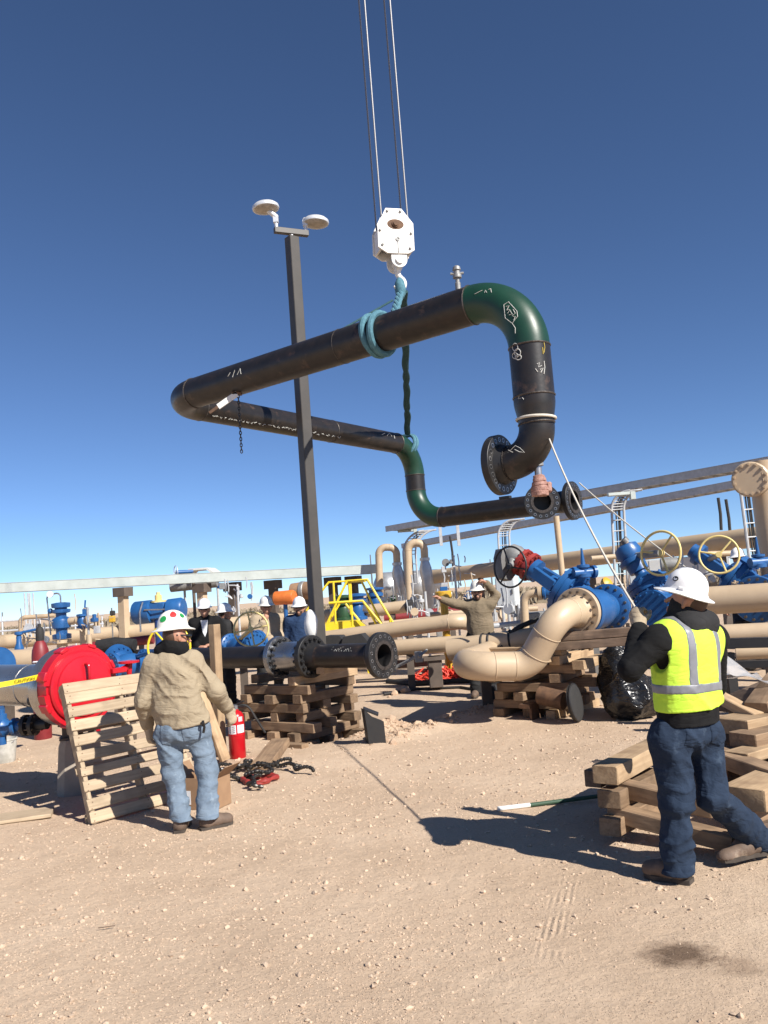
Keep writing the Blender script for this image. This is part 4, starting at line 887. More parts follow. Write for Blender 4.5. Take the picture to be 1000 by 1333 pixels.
# ------------------------------------------------------------------ generic plant pieces
def pipe_run(label, pts, r, bend=.3, m='beige', name='pipe', cat='pipe', welds=(), group=None, n=28, flanges=(), base=None):
    pts = [np.asarray(p, float) for p in pts]; T = thing(name, label, cat, base if base is not None else V(pts[0][0], pts[0][1], min(p[2] for p in pts) - r), group)
    path = fillet(pts, bend, 12) if len(pts) > 2 else [pts[0] + (pts[1] - pts[0]) * i / 8 for i in range(9)]
    part('pipe_length', MB().tube(path, r, n), m, T)
    for i in range(1, len(pts) - 1):
        u = unit(pts[i - 1] - pts[i]); v_ = unit(pts[i + 1] - pts[i]); th = math.acos(u @ v_); t = bend / math.tan(th / 2)
        for d in (u, v_): part('weld_seam', MB().torus(pts[i] + d * t, d, r, .006, 28, 6), m, T)
    if len(pts) == 2 and r >= .07 and abs(pts[1][2] - pts[0][2]) < .3 and min(p[2] for p in pts) > .35 and np.linalg.norm(pts[1] - pts[0]) < 6 and name == 'pipe':
        for t in (.3, .8):
            q = pts[0] + (pts[1] - pts[0]) * t; part('support_post', MB().box(V(q[0], q[1], (q[2] - r) / 2), (r * .9, r * .9, q[2] - r + .02)), 'brownpost', T)
    for (c, ax, R, mm) in flanges:
        f = part('flange', MB().flange(c, ax, R, r * .8, R * .26, 36, (r, .06)), mm, T); part('bolts', MB().bolts(c - unit(ax) * R * .13, ax, R * .84, 16, R * .062, -R * .27, R * .27), 'boltsteel' if mm != 'beige_far' else mm, f)
    return T
def gate_valve(label, c, ra, sa, D, S, m='blue', cat='valve', group=None, yoke=True, fm=None, base=None, ped=True):
    ra = unit(ra); sa = unit(sa - ra * (np.asarray(sa) @ ra)); ta = np.cross(ra, sa); L = 2.4 * D; c = np.asarray(c, float)
    T = thing('gate_valve', label, cat, c - UP * D * .8 if base is None else base, group)
    part('body', MB().lathe([(.50 * D, -L / 2 + .2 * D), (.52 * D, -L * .3), (.66 * D, -L * .12), (.68 * D, 0), (.66 * D, L * .12), (.52 * D, L * .3), (.50 * D, L / 2 - .2 * D)], c, ra, 32), m, T)
    for s in (-1, 1):
        f = part('flange', MB().lathe([(.3 * D, L / 2), (.80 * D, L / 2), (.82 * D, L / 2 - .02), (.82 * D, L / 2 - .2 * D), (.80 * D, L / 2 - .22 * D), (.55 * D, L / 2 - .3 * D)], c, ra * s, 36), m, T)
        part('bolts', MB().bolts(c + ra * s * (L / 2 - .1 * D), ra, .70 * D, 16, .055 * D, -.2 * D, .2 * D), 'boltsteel' if fm else m, f)
    if ped: part('pedestal', MB().box(V(c[0], c[1], (c[2] - .6 * D) / 2), (.4 * D, .4 * D, c[2] - .6 * D + .03)), 'brownpost', T)
    part('neck', MB().lathe([(.55 * D, .2 * D), (.56 * D, .7 * D), (.60 * D, 1.0 * D)], c, sa, 30, sx=1.0, sy=1.0), m, T)
    b = part('bonnet', MB().lathe([(.60 * D, .88 * D), (.90 * D, .9 * D), (.90 * D, 1.09 * D), (.86 * D, 1.10 * D), (.86 * D, 1.13 * D), (.90 * D, 1.14 * D), (.90 * D, 1.33 * D), (.66 * D, 1.40 * D), (.45 * D, 1.55 * D), (.26 * D, 1.62 * D), (.22 * D, 1.9 * D), (0, 1.9 * D)], c, sa, 32), m, T)
    part('bolts', MB().bolts(c + sa * 1.115 * D, sa, .80 * D, 16, .058 * D, -.30 * D, .29 * D), m, b)
    if yoke:
        for s in (-1, 1):
            mb = MB(); p0 = c + sa * 1.5 * D + ra * s * .42 * D; p1 = c + sa * (S - .1 * D) + ra * s * .30 * D; d = unit(p1 - p0)
            mb.box((p0 + p1) / 2, (.20 * D, .42 * D, np.linalg.norm(p1 - p0)), (unit(np.cross(ta, d)), ta, d), .01); part('yoke_arm', mb, m, T)
        part('yoke_head', MB().lathe([(.2 * D, S - .2 * D), (.42 * D, S - .16 * D), (.42 * D, S + .04 * D), (.28 * D, S + .08 * D), (.28 * D, S + .25 * D), (.1 * D, S + .27 * D)], c, sa, 22), m, T)
        part('stem', MB().cyl(c + sa * 1.5 * D, c + sa * (S + .2 * D), .09 * D, 12), 'steel', T)
    return T
def handwheel(T, c, ax, R, m, spokes=4, r=.018, ang=.4, dish=0.0): return part('handwheel', MB().wheel(c, ax, R, r, spokes, r * 2.6, dish, ang), m, T)

# ------------------------------------------------------------------ beige line and blue gate valve on crib two
dv1 = 10.0; vf = P(754, 796, 10.05); RV = .17
n0 = P(602, 868, 9.75); n1 = P(682, 867, 9.85); n2 = vf - UB * .55; n2[2] = vf[2]
nback = n0 + V(.50, 1.5, 0)
lm_ = pipe_run('beige pipe bending up from the ground to the blue gate valve on timbers', [nback, n0 - UA * .06, n1 + V(.06, 0, -.005), vf - UB * .56, vf - UB * .09], RV, .27, 'beige', flanges=[(vf, UB, .285, 'beige')])
va_ = unit(-UA * .82 + UP * .57)
vc1 = vf + UB * .45
v1 = gate_valve('large blue gate valve with grey gear operator and black handwheel', vc1, UB, va_, .365, .96, fm=1, ped=False)
part('gear_flange', MB().lathe([(.10, 1.0), (.20, 1.01), (.20, 1.06), (.13, 1.08), (.13, 1.12), (.19, 1.13), (.19, 1.18), (.1, 1.19)], vc1, va_, 26), 'redbrown', v1)
part('bolts', MB().bolts(vc1 + va_ * 1.09, va_, .175, 12, .016, -.11, .11), 'redbrown', v1)
gx = vc1 + va_ * 1.30; wax = unit(V(-.73, -.68, .05)); wc = P(664, 738, gx[1] - .25)
mb = MB(); mb.lathe([(.06, -.12), (.15, -.10), (.17, 0), (.15, .09), (.07, .13)], gx, va_, 20); part('gear_case', mb, 'graycast', v1)
mb = MB(); t_ = unit(gx - wc); mb.lathe([(.04, .0), (.04, .12), (.07, .16), (.09, .38)], wc, t_, 18); part('gear_shaft_housing', mb, 'graycast', v1)
mb = MB(); q0 = gx + V(-.10, -.02, -.03); mb.prism([(-.10, -.24), (.02, -.28), (.13, -.18), (.16, .0), (.08, .13), (-.07, .15), (-.12, .03)], q0 + V(0, -.05, .0), (unit(V(.86, .5, 0)), UP, unit(V(-.5, .86, 0))), .16); part('grey_cover', mb, 'greysteel', v1)
handwheel(v1, wc, wax, .265, 'black', 3, .013, 1.9)
sw = P(760, 745, 10.35); part('bypass_valve', MB().lathe([(.05, -.07), (.09, -.06), (.09, -.02), (.05, -.01), (.05, .05), (.08, .06), (.08, .09), (.03, .10), (.02, .20), (.012, .30), (0, .30)], sw, UP, 16), 'blue', v1)
part('bypass_body', MB().lathe([(.05, -.14), (.05, .14)], sw, V(1, .3, 0), 14).lathe([(.08, .12), (.08, .16)], sw, V(1, .3, 0), 14), 'blue', v1)
# second beige line behind, with black bands
w0 = P(585, 846, 11.6); w1 = P(735, 826, 11.0)
pipe_run('beige pipe lying behind the bent beige line with black straps', [w0, w1], .15, .3, 'beige', flanges=[(P(728, 838, 10.9), unit(w1 - w0), .24, 'beige')])
for x_ in (632, 641, 668):
    c = w0 + (w1 - w0) * ((x_ - 585) / 150); solo('pipe_strap', MB().torus(c, w1 - w0, .153, .014, 28, 6), 'rubber', '%s black strap around the beige pipe behind the bent line' % {632: 'left', 641: 'middle', 668: 'right'}[x_], 'strap', 'straps on the beige pipe')
# hoses
hose = fillet([P(645, 862, 11.2), P(655, 838, 11.2), P(672, 818, 11.2), P(700, 806, 11.3)], .3, 8)
solo('hose', MB().tube(hose, .036, 10), 'rubber', 'thick black hose arching up beside the bent beige pipe', 'hose')
hz = [Z(505, 890), Z(540, 893), Z(590, 890), Z(640, 888), Z(662, 880), Z(700, 876)]; hz = [p + UP * .04 for p in smooth(hz, 5)]
solo('hose', MB().tube(hz, .05, 10), 'rubber', 'thick black hose lying on the ground by the orange netting', 'hose')
hz = [p + UP * .03 for p in smooth([Z(500, 906), Z(545, 899), Z(600, 897), Z(650, 905)], 5)]; solo('hose', MB().tube(hz, .022, 8), 'rubber', 'thin black hose nearer the rocks on the ground', 'hose')
nt0 = Z(578, 884); mb = MB(); R3 = np.random.RandomState(3)
for i in range(70):
    a, b = R3.normal(size=2); q = [nt0 + V(.30 * a + R3.normal() * .12, .2 * b + R3.normal() * .12, abs(R3.normal()) * .09 + .02) for _ in range(5)]; mb.tube(smooth(q, 3), .012, 4)
nt_ = thing('safety_netting', 'crumpled orange red safety netting on the ground under the beige pipe', 'netting', nt0); part('strands', mb, 'netting', nt_)
nt1 = Z(655, 884); mb = MB()
for i in range(26):
    q = [nt1 + V(R3.normal() * .18, R3.normal() * .12, abs(R3.normal()) * .08 + .02) for _ in range(5)]; mb.tube(smooth(q, 3), .012, 4)
nt_ = thing('safety_netting', 'small orange netting scrap right of the large netting heap', 'netting', nt1); part('strands', mb, 'netting', nt_)
cn = Z(556, 884); solo('metal_can', MB().lathe([(0, 0), (.085, 0), (.088, .01), (.085, .06), (.088, .10), (.085, .15), (.09, .19), (.082, .19), (.08, .02), (0, .02)], cn, UP, 20), 'bucketgrey', 'dented grey metal can beside the orange netting', 'can')
solo('pipe_clamp', MB().box(P(528, 862, 12.5), (.42, .05, .05), (unit(V(.8, -.2, .35)), V(0, 1, 0), UP), .006).box(P(545, 855, 12.4), (.12, .06, .16), None, .01).tube([P(545, 855, 12.3), P(556, 846, 12.4)], .02, 8), 'graycast', 'grey lever clamp resting behind the open black flange', 'clamp')
# ------------------------------------------------------------------ crib two
c20 = Z(722, 934); hT2 = .107; LAB2 = 'weathered timber in the crib stack under the blue gate valve'; R4 = np.random.RandomState(4); k = 0
for lay in range(8):
    z_ = hT2 * (lay + .5) - .01; alb = lay % 2 == 0; nT = 3 if lay < 5 else 2
    for i in range(nT):
        off = .06 + i * (.78 / (nT - 1)) + R4.normal() * .03; L = R4.uniform(.85, 1.1); sh = R4.normal() * .06; ja = math.radians(R4.normal() * 4)
        if alb: c = c20 - UA * (off - .1) + UB * (.42 + sh); d = UB * math.cos(ja) + UA * math.sin(ja)
        else: c = c20 + UB * off - UA * (.26 + sh); d = UA * math.cos(ja) + UB * math.sin(ja)
        timber(V(c[0], c[1], z_), d, L, R4.uniform(.12, .16), hT2 - .002, 'wood' if R4.rand() < .8 else 'wood_pale', 300 + k, '%s timber of the %s layer in the crib under the blue valve' % ((('right', 'middle', 'left') if nT == 3 else ('right', 'left'))[i] if alb else (('near', 'middle', 'far') if nT == 3 else ('near', 'far'))[i], ORD[lay]), 'crib timbers under the blue valve'); k += 1
plank(P(686, 862, 9.85), P(752, 850, 10.6), .13, .085, m='wood_pale', seed=331, label='pale sloping timber at the left top of the blue valve crib')
plank(P(752, 866, 9.9), P(783, 857, 10.5), .15, .11, m='wood_pale', seed=332, label='pale short timber right of the sloping one on the valve crib')
tb0 = P(728, 834, 10.05); tb1 = P(836, 826, 9.6)
timber((tb0 + tb1) / 2 + UP * .045 , tb1 - tb0, 1.12, .16, .10, 'wood_dark', 341, 'upper shade-darkened beam carrying the blue gate valve', group='beams under the blue valve')  # both beams use darker wood to stand for the shade on their side
timber((tb0 + tb1) / 2 + UP * -.062 - UA * .03, tb1 - tb0, 1.02, .17, .10, 'wood_dark', 342, 'lower shade-darkened beam carrying the blue gate valve', group='beams under the blue valve')
dc = P(751, 914, 9.75); da = unit(V(.86, -.5, .12))
pc = thing('flange_protector', 'round black protective cap leaning against the valve crib', 'cap', V(dc[0], dc[1], 0)); part('disc', MB().lathe([(0, 0), (.17, .008), (.205, .0), (.212, -.02), (.205, -.05), (0, -.05)], dc, da, 36), 'blackmatte', pc); part('rim', MB().torus(dc - da * .01, da, .209, .012, 36, 8), 'black', pc)
rp = P(735, 912, 9.95); pipe_run('short rusty pipe stub lying against the valve crib', [rp, rp - UA * .32 + UP * .06 + UB * .0], .11, .1, 'rust', name='pipe_stub')
# trash bags
def bag(cx, cy, d, sc, seed, label):
    p = P(cx, cy, d); mb = MB(); mb.ball(p, 1, sc, 72)
    a = np.array(mb.v); tz_ = (a[:, 2] - p[2]) / sc[2]; a[:, :2] = p[:2] + (a[:, :2] - p[:2]) * (1 - .38 * np.clip(tz_ + .1, 0, 1))[:, None]; nn = (a - p) / np.array(sc); nn /= np.linalg.norm(nn, axis=1)[:, None] + 1e-9
    rg = (1 - np.abs(wn(a * V(1, 1, .55), 15, seed))) ** 2 * .06 + (1 - np.abs(wn(a * V(1, 1, .5), 34, seed + 1))) ** 2 * .03 + wn(a, 6, seed + 2) * .06
    a = a + nn * rg[:, None]; a[:, 2] = np.maximum(a[:, 2], .004 + .01 * (wn(a, 9, seed) + 1)); top = p + UP * sc[2]
    mb.v = list(a); T = thing('trash_bag', label, 'trash bag', V(p[0], p[1], 0)); part('bag_body', mb, 'bag', T, sharp=180)
    mb = MB(); q = top - UP * .03; mb.lathe([(.06, -.06), (.025, .02), (.03, .05), (.07, .13), (.05, .14)], q, unit(V(.3, -.2, 1)), 14); mb.v = [v_ + .012 * V(1, 1, 1) * wn(np.array([v_]), 40, seed)[0] for v_ in mb.v]; part('tied_neck', mb, 'bag', T, sharp=180)
bag(822, 905, 9.75, (.30, .26, .27), 3, 'shiny black trash bag standing on the sand beside the crib'); bag(805, 880, 10.2, (.22, .2, .36), 7, 'slimmer black trash bag behind the front one by the crib')
# clear plastic sheeting
pc0 = P(958, 886, 6.8); mb = MB(); n = 26; vs = []
for i in range(n):
    for j in range(n):
        u, v_ = i / (n - 1) - .5, j / (n - 1) - .5; q = pc0 + V(u * .52, v_ * .4, 0)
        hgt = .20 * math.exp(-((u + .22) * 3.5) ** 2 - (v_ * 3) ** 2) + .10 * math.exp(-((u - .12) * 4) ** 2 - (v_ * 3) ** 2)
        q[2] += hgt - .06 + .09 * (1 - abs(wn(np.array([q]), 9, 3)[0])) ** 2 + .035 * (1 - abs(wn(np.array([q]), 22, 4)[0])) ** 2; vs.append(q)
mb.add(vs, [(i * n + j, (i + 1) * n + j, (i + 1) * n + j + 1, i * n + j + 1) for i in range(n - 1) for j in range(n - 1)])
solo('plastic_sheet', mb, 'clearplastic', 'crumpled clear plastic sheet on the timber pile right of the vest', 'plastic sheet', sharp=60)

# ------------------------------------------------------------------ timber pile on the right
RT = 0
def tim(px1, py1, px2, py2, z, w_, h, label, m='wood', seed=0, d2=None):
    a = Z(px1, py1, z + h / 2); b = Z(px2, py2, z + h / 2); return plank(a, b, w_, h, m=m, seed=500 + seed, label=label, group='timbers of the pile beside the vest worker')
def tmd(a, b, w_, h, label, m='wood', seed=0): return plank(P(*a), P(*b), w_, h, m=m, seed=500 + seed, label=label, group='timbers of the pile beside the vest worker')
tmd((793, 1077, 5.25), (850, 1046, 5.95), .13, .105, 'lowest timber end at the near left foot of the pile', seed=1)
tmd((796, 1056, 5.42), (958, 1098, 4.92), .11, .095, 'long lower cross timber behind the dark jeans', 'wood', seed=2)
tmd((792, 1041, 5.32), (856, 1010, 6.1), .15, .11, 'block end above the lowest timber at the pile corner', seed=3)
tmd((794, 1022, 5.55), (930, 1052, 5.10), .12, .10, 'upper long cross timber behind the dark jeans', seed=4)
tmd((787, 1009, 5.38), (866, 968, 6.3), .17, .115, 'thick pale timber on top at the left of the pile', 'wood_pale', seed=5)
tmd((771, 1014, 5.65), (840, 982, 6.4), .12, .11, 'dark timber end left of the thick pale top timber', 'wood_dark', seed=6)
tmd((920, 978, 6.05), (1062, 1030, 5.05), .14, .10, 'long pale timber passing right of the dark jeans', seed=7)
tmd((968, 1040, 5.05), (1080, 985, 5.9), .26, .13, 'thick pale timber end at the right edge of the pile', 'wood_pale', seed=8)
tmd((962, 1066, 5.15), (1060, 1035, 5.6), .20, .12, 'timber under the thick pale one at the right edge', seed=9)
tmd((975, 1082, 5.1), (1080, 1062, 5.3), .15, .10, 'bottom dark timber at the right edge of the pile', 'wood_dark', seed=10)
tmd((950, 946, 6.2), (1085, 918, 6.9), .30, .11, 'wide pale plank on the pile below the plastic sheet', 'wood_pale', seed=11)
tmd((966, 964, 5.95), (1085, 938, 6.5), .22, .10, 'second wide plank just below the upper wide plank', 'wood', seed=12)
tmd((958, 986, 5.75), (1085, 950, 6.4), .18, .07, 'pale plank nearest below the two wide planks', 'wood_pale', seed=13)
tmd((928, 903, 6.7), (988, 934, 6.35), .12, .07, 'narrow plank sloping right of the vest hem', 'wood_pale', seed=14)
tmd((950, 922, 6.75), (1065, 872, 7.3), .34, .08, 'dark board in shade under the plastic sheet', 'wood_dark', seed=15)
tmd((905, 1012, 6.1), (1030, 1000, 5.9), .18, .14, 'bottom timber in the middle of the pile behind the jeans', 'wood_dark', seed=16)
tmd((935, 1000, 6.0), (1040, 985, 6.3), .17, .14, 'second timber layer in the middle of the pile', 'wood', seed=17)
tmd((985, 925, 6.4), (1015, 885, 6.9), .17, .13, 'rough split log chunk at the right edge of the pile', 'wood', seed=18)
for i, (px, py, d_) in enumerate(((1010, 1020, 6.0), (1030, 985, 6.5), (1000, 960, 6.6))):
    a = P(px, py, d_); 
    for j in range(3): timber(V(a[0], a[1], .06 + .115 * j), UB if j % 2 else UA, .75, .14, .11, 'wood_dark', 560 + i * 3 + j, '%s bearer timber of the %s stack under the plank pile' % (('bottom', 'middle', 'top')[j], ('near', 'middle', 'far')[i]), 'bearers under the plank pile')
st0 = Z(648, 1053, .015); st1 = Z(690, 1048, .015); st2 = Z(782, 1036, .03)
stk = thing('marker_stake', 'white and green striped stake lying on the sand', 'stake', (st0 + st2) / 2 - UP * .02)
part('white_end', MB().tube([st0, st1], .017, 10), 'white_paint', stk); part('green_shaft', MB().tube([st1, st2], .015, 10), 'greenstick', stk)
twig = smooth([Z(985, 1068, .02), Z(1000, 1082, .03), Z(1015, 1098, .02)], 4); solo('cord', MB().tube(twig, .006, 6), 'rope', 'pale thin cord by the boot at the right edge', 'cord')
tw2 = smooth([Z(128, 1208, .01), Z(136, 1207, .012), Z(150, 1205, .01)], 3); solo('twig', MB().tube(tw2, .003, 5), 'wood_dark', 'small dark twig on the open sand at lower left', 'twig')

# ------------------------------------------------------------------ right background: valves, lines, riser
p_a = P(905, 783, 11.2); p_b = P(1330, 758, 9.6)
pipe_run('thick beige pipe running right from behind the white hard hat', [p_a, p_b], .185, .3, 'beige', flanges=[(p_a - unit(p_b - p_a) * .02, -unit(p_b - p_a), .27, 'beige')])
c2 = P(862, 792, 11.7); s2 = unit(-UA * .42 + UP * .85)
v2 = gate_valve('dark blue gate valve with pale yellow handwheel left of the hard hat', c2, UB, s2, .34, .86, m='blue', yoke=False)
part('gear_head', MB().lathe([(.14, .60), (.15, .72), (.21, .74), (.21, .80), (.16, .82), (.19, .90), (.17, 1.0), (.08, 1.04)], c2, s2, 24), 'blue', v2)
sp_a = c2 + s2 * .98; part('stem_cover', MB().tube([sp_a, P(813, 704, 11.9)], .055, 16), 'beige', v2); part('cover_cap', MB().tube([P(815, 706, 11.9), P(811, 702, 11.9)], .062, 16), 'greysteel', v2)
wc2 = P(860, 720, 11.3); handwheel(v2, wc2, unit(V(-.75, -.62, .12)), .30, 'palewheel', 3, .018, .9)
part('gear_shaft', MB().tube([wc2, c2 + s2 * .85], .05, 14), 'graycast', v2); part('motor_box', MB().lathe([(.09, 0), (.09, .22)], wc2 + V(.02, .1, -.16), V(1, -.2, 0), 16), 'graycast', v2)
c3 = P(996, 778, 11.9); s3 = unit(-UA * .72 + UP * .58)
v3 = gate_valve('blue gate valve with open yoke and pale yellow handwheel at right edge', c3, UB, s3, .40, 1.12, m='blue', fm=1)
wc3 = P(936, 722, 11.6); handwheel(v3, wc3, unit(V(-.38, -.85, .10)), .262, 'palewheel', 3, .016, .8)
part('wheel_shaft', MB().tube([wc3, c3 + s3 * .95], .04, 12), 'graycast', v3)
f3 = P(976, 762, 11.75); part('stub_flange', MB().lathe([(.16, -.10), (.16, -.05), (.24, -.04), (.24, .03), (.1, .03)], f3, unit(V(.1, -.2, 1)), 30), 'beige', v3); part('bolts', MB().bolts(f3, unit(V(.1, -.2, 1)), .20, 14, .022, -.06, .06), 'beige', v3)
bv = P(988, 732, 11.7); part('bypass_valve', MB().lathe([(.06, -.08), (.10, -.07), (.10, -.02), (.06, 0), (.06, .07), (.09, .08), (.09, .11), (.03, .12), (.02, .22), (.012, .36), (0, .36)], bv, UP, 16).lathe([(.07, -.14), (.07, .14)], bv, V(1, .2, 0), 14), 'blue', v3)
rz = P(1003, 690, 13.2); rt = V(rz[0], rz[1], P(1003, 612, 13.2)[2]); T = thing('pipe_riser', 'tall beige riser with bolted round blind flange at top right', 'pipe', V(rz[0], rz[1], 0))
part('riser_pipe', MB().tube([V(rz[0], rz[1], 0), rt + UP * .15], .215, 32), 'beige', T)
ra_ = unit(V(-.50, -.86, 0)); fc = P(977, 624, 12.85); part('tee_branch', MB().tube([V(rz[0], rz[1], fc[2]), fc], .20, 28), 'beige', T)
f = part('blind_flange', MB().lathe([(0, .05), (.25, .05), (.275, .03), (.275, -.05), (.2, -.06)], fc, ra_, 36), 'beige', T); part('bolts', MB().bolts(fc, ra_, .235, 14, .026, -.1, .085), 'beige', f)
# big elevated header
h0 = P(556, 752, 25.5); h1 = P(1400, 648, 12.8)
T = pipe_run('long elevated beige header pipe crossing behind the valves', [h0, h1], .21, .3, 'beige_far')
for t in (.15, .40, .62, .9):
    q = h0 + (h1 - h0) * t; part('support_post', MB().box(V(q[0], q[1], (q[2] - .21) / 2), (.15, .15, q[2] - .21)), 'brownpost', T)
q = P(730, 718, 20.5); pipe_run('brown vertical support pipe between lifted flange and header', [V(q[0], q[1], 0), P(724, 672, 20.5)], .075, .2, 'beige_far', name='support_pipe', cat='post')
# cable trays
def tray(label, a, b, w_, h, m='galv', rung=True):
    T = thing('cable_tray', label, 'cable tray', (a + b) / 2 - UP * .2); d = unit(b - a); s = unit(np.cross(d, UP)); L = np.linalg.norm(b - a)
    for k in (-1, 1): part('side_rail', MB().box((a + b) / 2 + s * k * w_ / 2, (L, .03, h), (d, s, np.cross(s, d))), m, T)
    mb = MB(); nn = int(L / .3)
    for i in range(nn): mb.box(a + d * (i + .5) * L / nn - UP * h * .35, (.035, w_ - .03, .025), (d, s, np.cross(s, d)))
    part('rungs', mb, m, T)
    part('cover', MB().box((a + b) / 2 + UP * (h / 2 + .008), (L, w_ + .05, .012), (d, s, np.cross(s, d))), m, T); return T
ta_ = P(511, 689, 24.5); tb_ = P(1400, 532, 12.0); tray('long steel cable tray rising to the right edge against the sky', ta_, tb_, .5, .15)
tc_ = P(530, 711, 31.5); td_ = P(1400, 550, 14.5); tray('lower steel cable tray parallel behind the long one', tc_, td_, .5, .17)
def drop(label, pts, w_, bend, r=.028):
    T = thing('cable_ladder', label, 'cable tray', V(pts[-1][0], pts[-1][1], pts[-1][2] - .05)); path = fillet(pts, bend, 10); s = V(w_ / 2, 0, 0)
    for k in (-1, 1): part('side_rail', MB().tube([p + s * k for p in path], r, 8), 'galv', T)
    mb = MB(); dist = 0; last = path[0]
    pts2 = [path[0]]
    for p in path[1:]:
        n = max(1, int(np.linalg.norm(p - pts2[-1]) / .22)); st_ = pts2[-1]; pts2 += [st_ + (p - st_) * (i + 1) / n for i in range(n)]
    for p in pts2: mb.tube([p - s, p + s], .014, 6)
    part('rungs', mb, 'galv', T)
    mb = MB()
    for k in (-.05, .03, .08): mb.tube([p + V(k * w_ * 2.4, .03, 0) for p in path], .016, 6)
    part('cables', mb, 'blackmatte', T)
dd = 17.6; drop('curved galvanised cable ladder dropping beside the tag rope', [P(828, 638, dd - .2), P(803, 640, dd), P(810, 775, dd)], .26, .55)
drop('cable ladder behind the lifted lower pipe run', [P(676, 676, 22.5), P(655, 678, 22.6), P(659, 770, 22.6)], .30, .45); drop('curved pale cable ladder above the two beige loops', [P(560, 690, 24), P(531, 694, 24), P(536, 760, 24)], .36, .7)
drop('cable ladder hanging just left of the tall riser', [P(972, 640, 14.5), P(973, 645, 14.5), P(985, 735, 14.5)], .22, .1)
for (x0, y0, x1, y1, d, nm) in ((586, 698, 590, 740, 25, 'left'), (935, 648, 939, 690, 18, 'middle'), (945, 650, 951, 700, 18, 'right')):
    solo('conduit', MB().tube([P(x0, y0, d), P((x0 + x1) / 2 + 1, (y0 + y1) / 2, d), P(x1, y1, d)], .035, 8), 'blackmatte', '%s black cable hanging from the cable tray' % nm, 'cable', 'cables hanging from the trays')
for (x0, d, nm) in ((573, 25, 'far'), (596, 25, 'near')): 
    a = P(x0, 689, d); solo('tray_hanger', MB().box(a, (.09, .09, 1.0)), 'galv', '%s upright joining the two cable trays behind the lifted spool' % nm, 'bracket', 'tray uprights')
for (x0, y0, d, lab) in ((800, 642, 17.2, 'bracket plate of the tray above the curved cable ladder'), (522, 690, 24.3, 'bracket plate at the far left tray end')):
    a = P(x0 + 8, y0 + 1, d); solo('tray_bracket', MB().box(a, (.55, .12, .07), None, .01).box(a + V(.24, 0, -.05), (.10, .14, .16)), 'tray_white', lab, 'bracket')
# cabinets
def cabinet(px, py, d, w_, h, label, m='cabinet'):
    c = P(px, py, d); T = thing('electrical_cabinet', label, 'cabinet', V(c[0], c[1], 0)); ax = (unit(V(.92, -.38, 0)), unit(V(.38, .92, 0)), UP)
    part('housing', MB().box(c, (w_, .35, h), ax, .01), m, T); part('door', MB().box(c - ax[1] * .18, (w_ * .9, .014, h * .92), ax, .004), m, T)
    part('handle', MB().box(c - ax[1] * .195 + ax[0] * w_ * .36, (.02, .02, .10), ax), 'greysteel', T)
    for s in (-1, 1): part('leg', MB().box(V(c[0], c[1], (c[2] - h / 2) / 2) + ax[0] * s * w_ * .4, (.05, .05, c[2] - h / 2), ax), 'greysteel', T)
    return T
cabinet(661, 770, 17, .40, .60, 'pale grey electrical cabinet behind the raised arms worker'); cabinet(833, 757, 17, .36, .60, 'pale electrical cabinet behind the tag rope', 'cabinet'); cabinet(895, 738, 21, 2.0, .5, 'wide pale cabinet in the far background behind the hard hat')
for i, (px, py, d) in enumerate(((655, 795, 15.5), (662, 795, 15.5), (669, 796, 15.5), (676, 796, 15.5))):
    a = P(px, py, d); solo('conduit', MB().tube([V(a[0], a[1], 0), a + UP * .12], .03, 8), 'galv', '%s of the four short conduits below the pale cabinet' % ('first', 'second', 'third', 'fourth')[i], 'conduit', 'conduits below the cabinet')
b0 = P(700, 803, 14.5); cb_t = thing('transformer_skid', 'low grey equipment skid behind the bent beige pipe', 'equipment', V(b0[0], b0[1], 0)); part('deck', MB().box(V(b0[0], b0[1], .62), (2.0, .7, .12), None, .01), 'galv', cb_t)
for s in (-1, 1): part('leg', MB().box(V(b0[0] + s * .9, b0[1], .28), (.1, .5, .56)), 'greysteel', cb_t)
part('housing', MB().box(V(b0[0] + .1, b0[1] + .1, .90), (.75, .45, .44), None, .02), 'graycast', cb_t)
sv_ = P(716, 771, 14); T = thing('small_valve', 'small blue valve with beige flange under the large gate valve yoke', 'valve', sv_ - UP * .2); part('body', MB().lathe([(.08, -.12), (.12, -.11), (.12, -.07), (.10, -.06), (.11, .05), (.10, .1), (.12, .11), (.12, .15), (.08, .16)], sv_, V(1, -.35, 0), 20), 'blue', T)
part('flange', MB().lathe([(.06, -.20), (.12, -.19), (.12, -.13), (.06, -.125)], sv_, V(1, -.35, 0), 20), 'beige', T); part('pipe_length', MB().tube(fillet([sv_ + V(-.2, .07, 0), sv_ + V(-.42, .14, 0), sv_ + V(-.45, .15, -.7)], .15, 8), .07, 14), 'beige', T)
for (px, py, d, col, lab, s) in ((612, 778, 19, 'blue', 'small blue actuator left of the raised arms worker head', .16), (790, 760, 15, 'mustard', 'tan instrument valve right of the blue gate valve', .12)):
    a = P(px, py, d); T = thing('instrument_valve', lab, 'valve', V(a[0], a[1], 0)); part('actuator', MB().lathe([(.2 * s, -.6 * s), (.8 * s, -.5 * s), (s, -.1 * s), (s, .3 * s), (.6 * s, .6 * s), (0, .7 * s)], a, unit(V(.5, -.6, .4)), 18), col, T); part('stand', MB().tube([V(a[0], a[1], 0), a], .05, 12), 'beige_far', T)
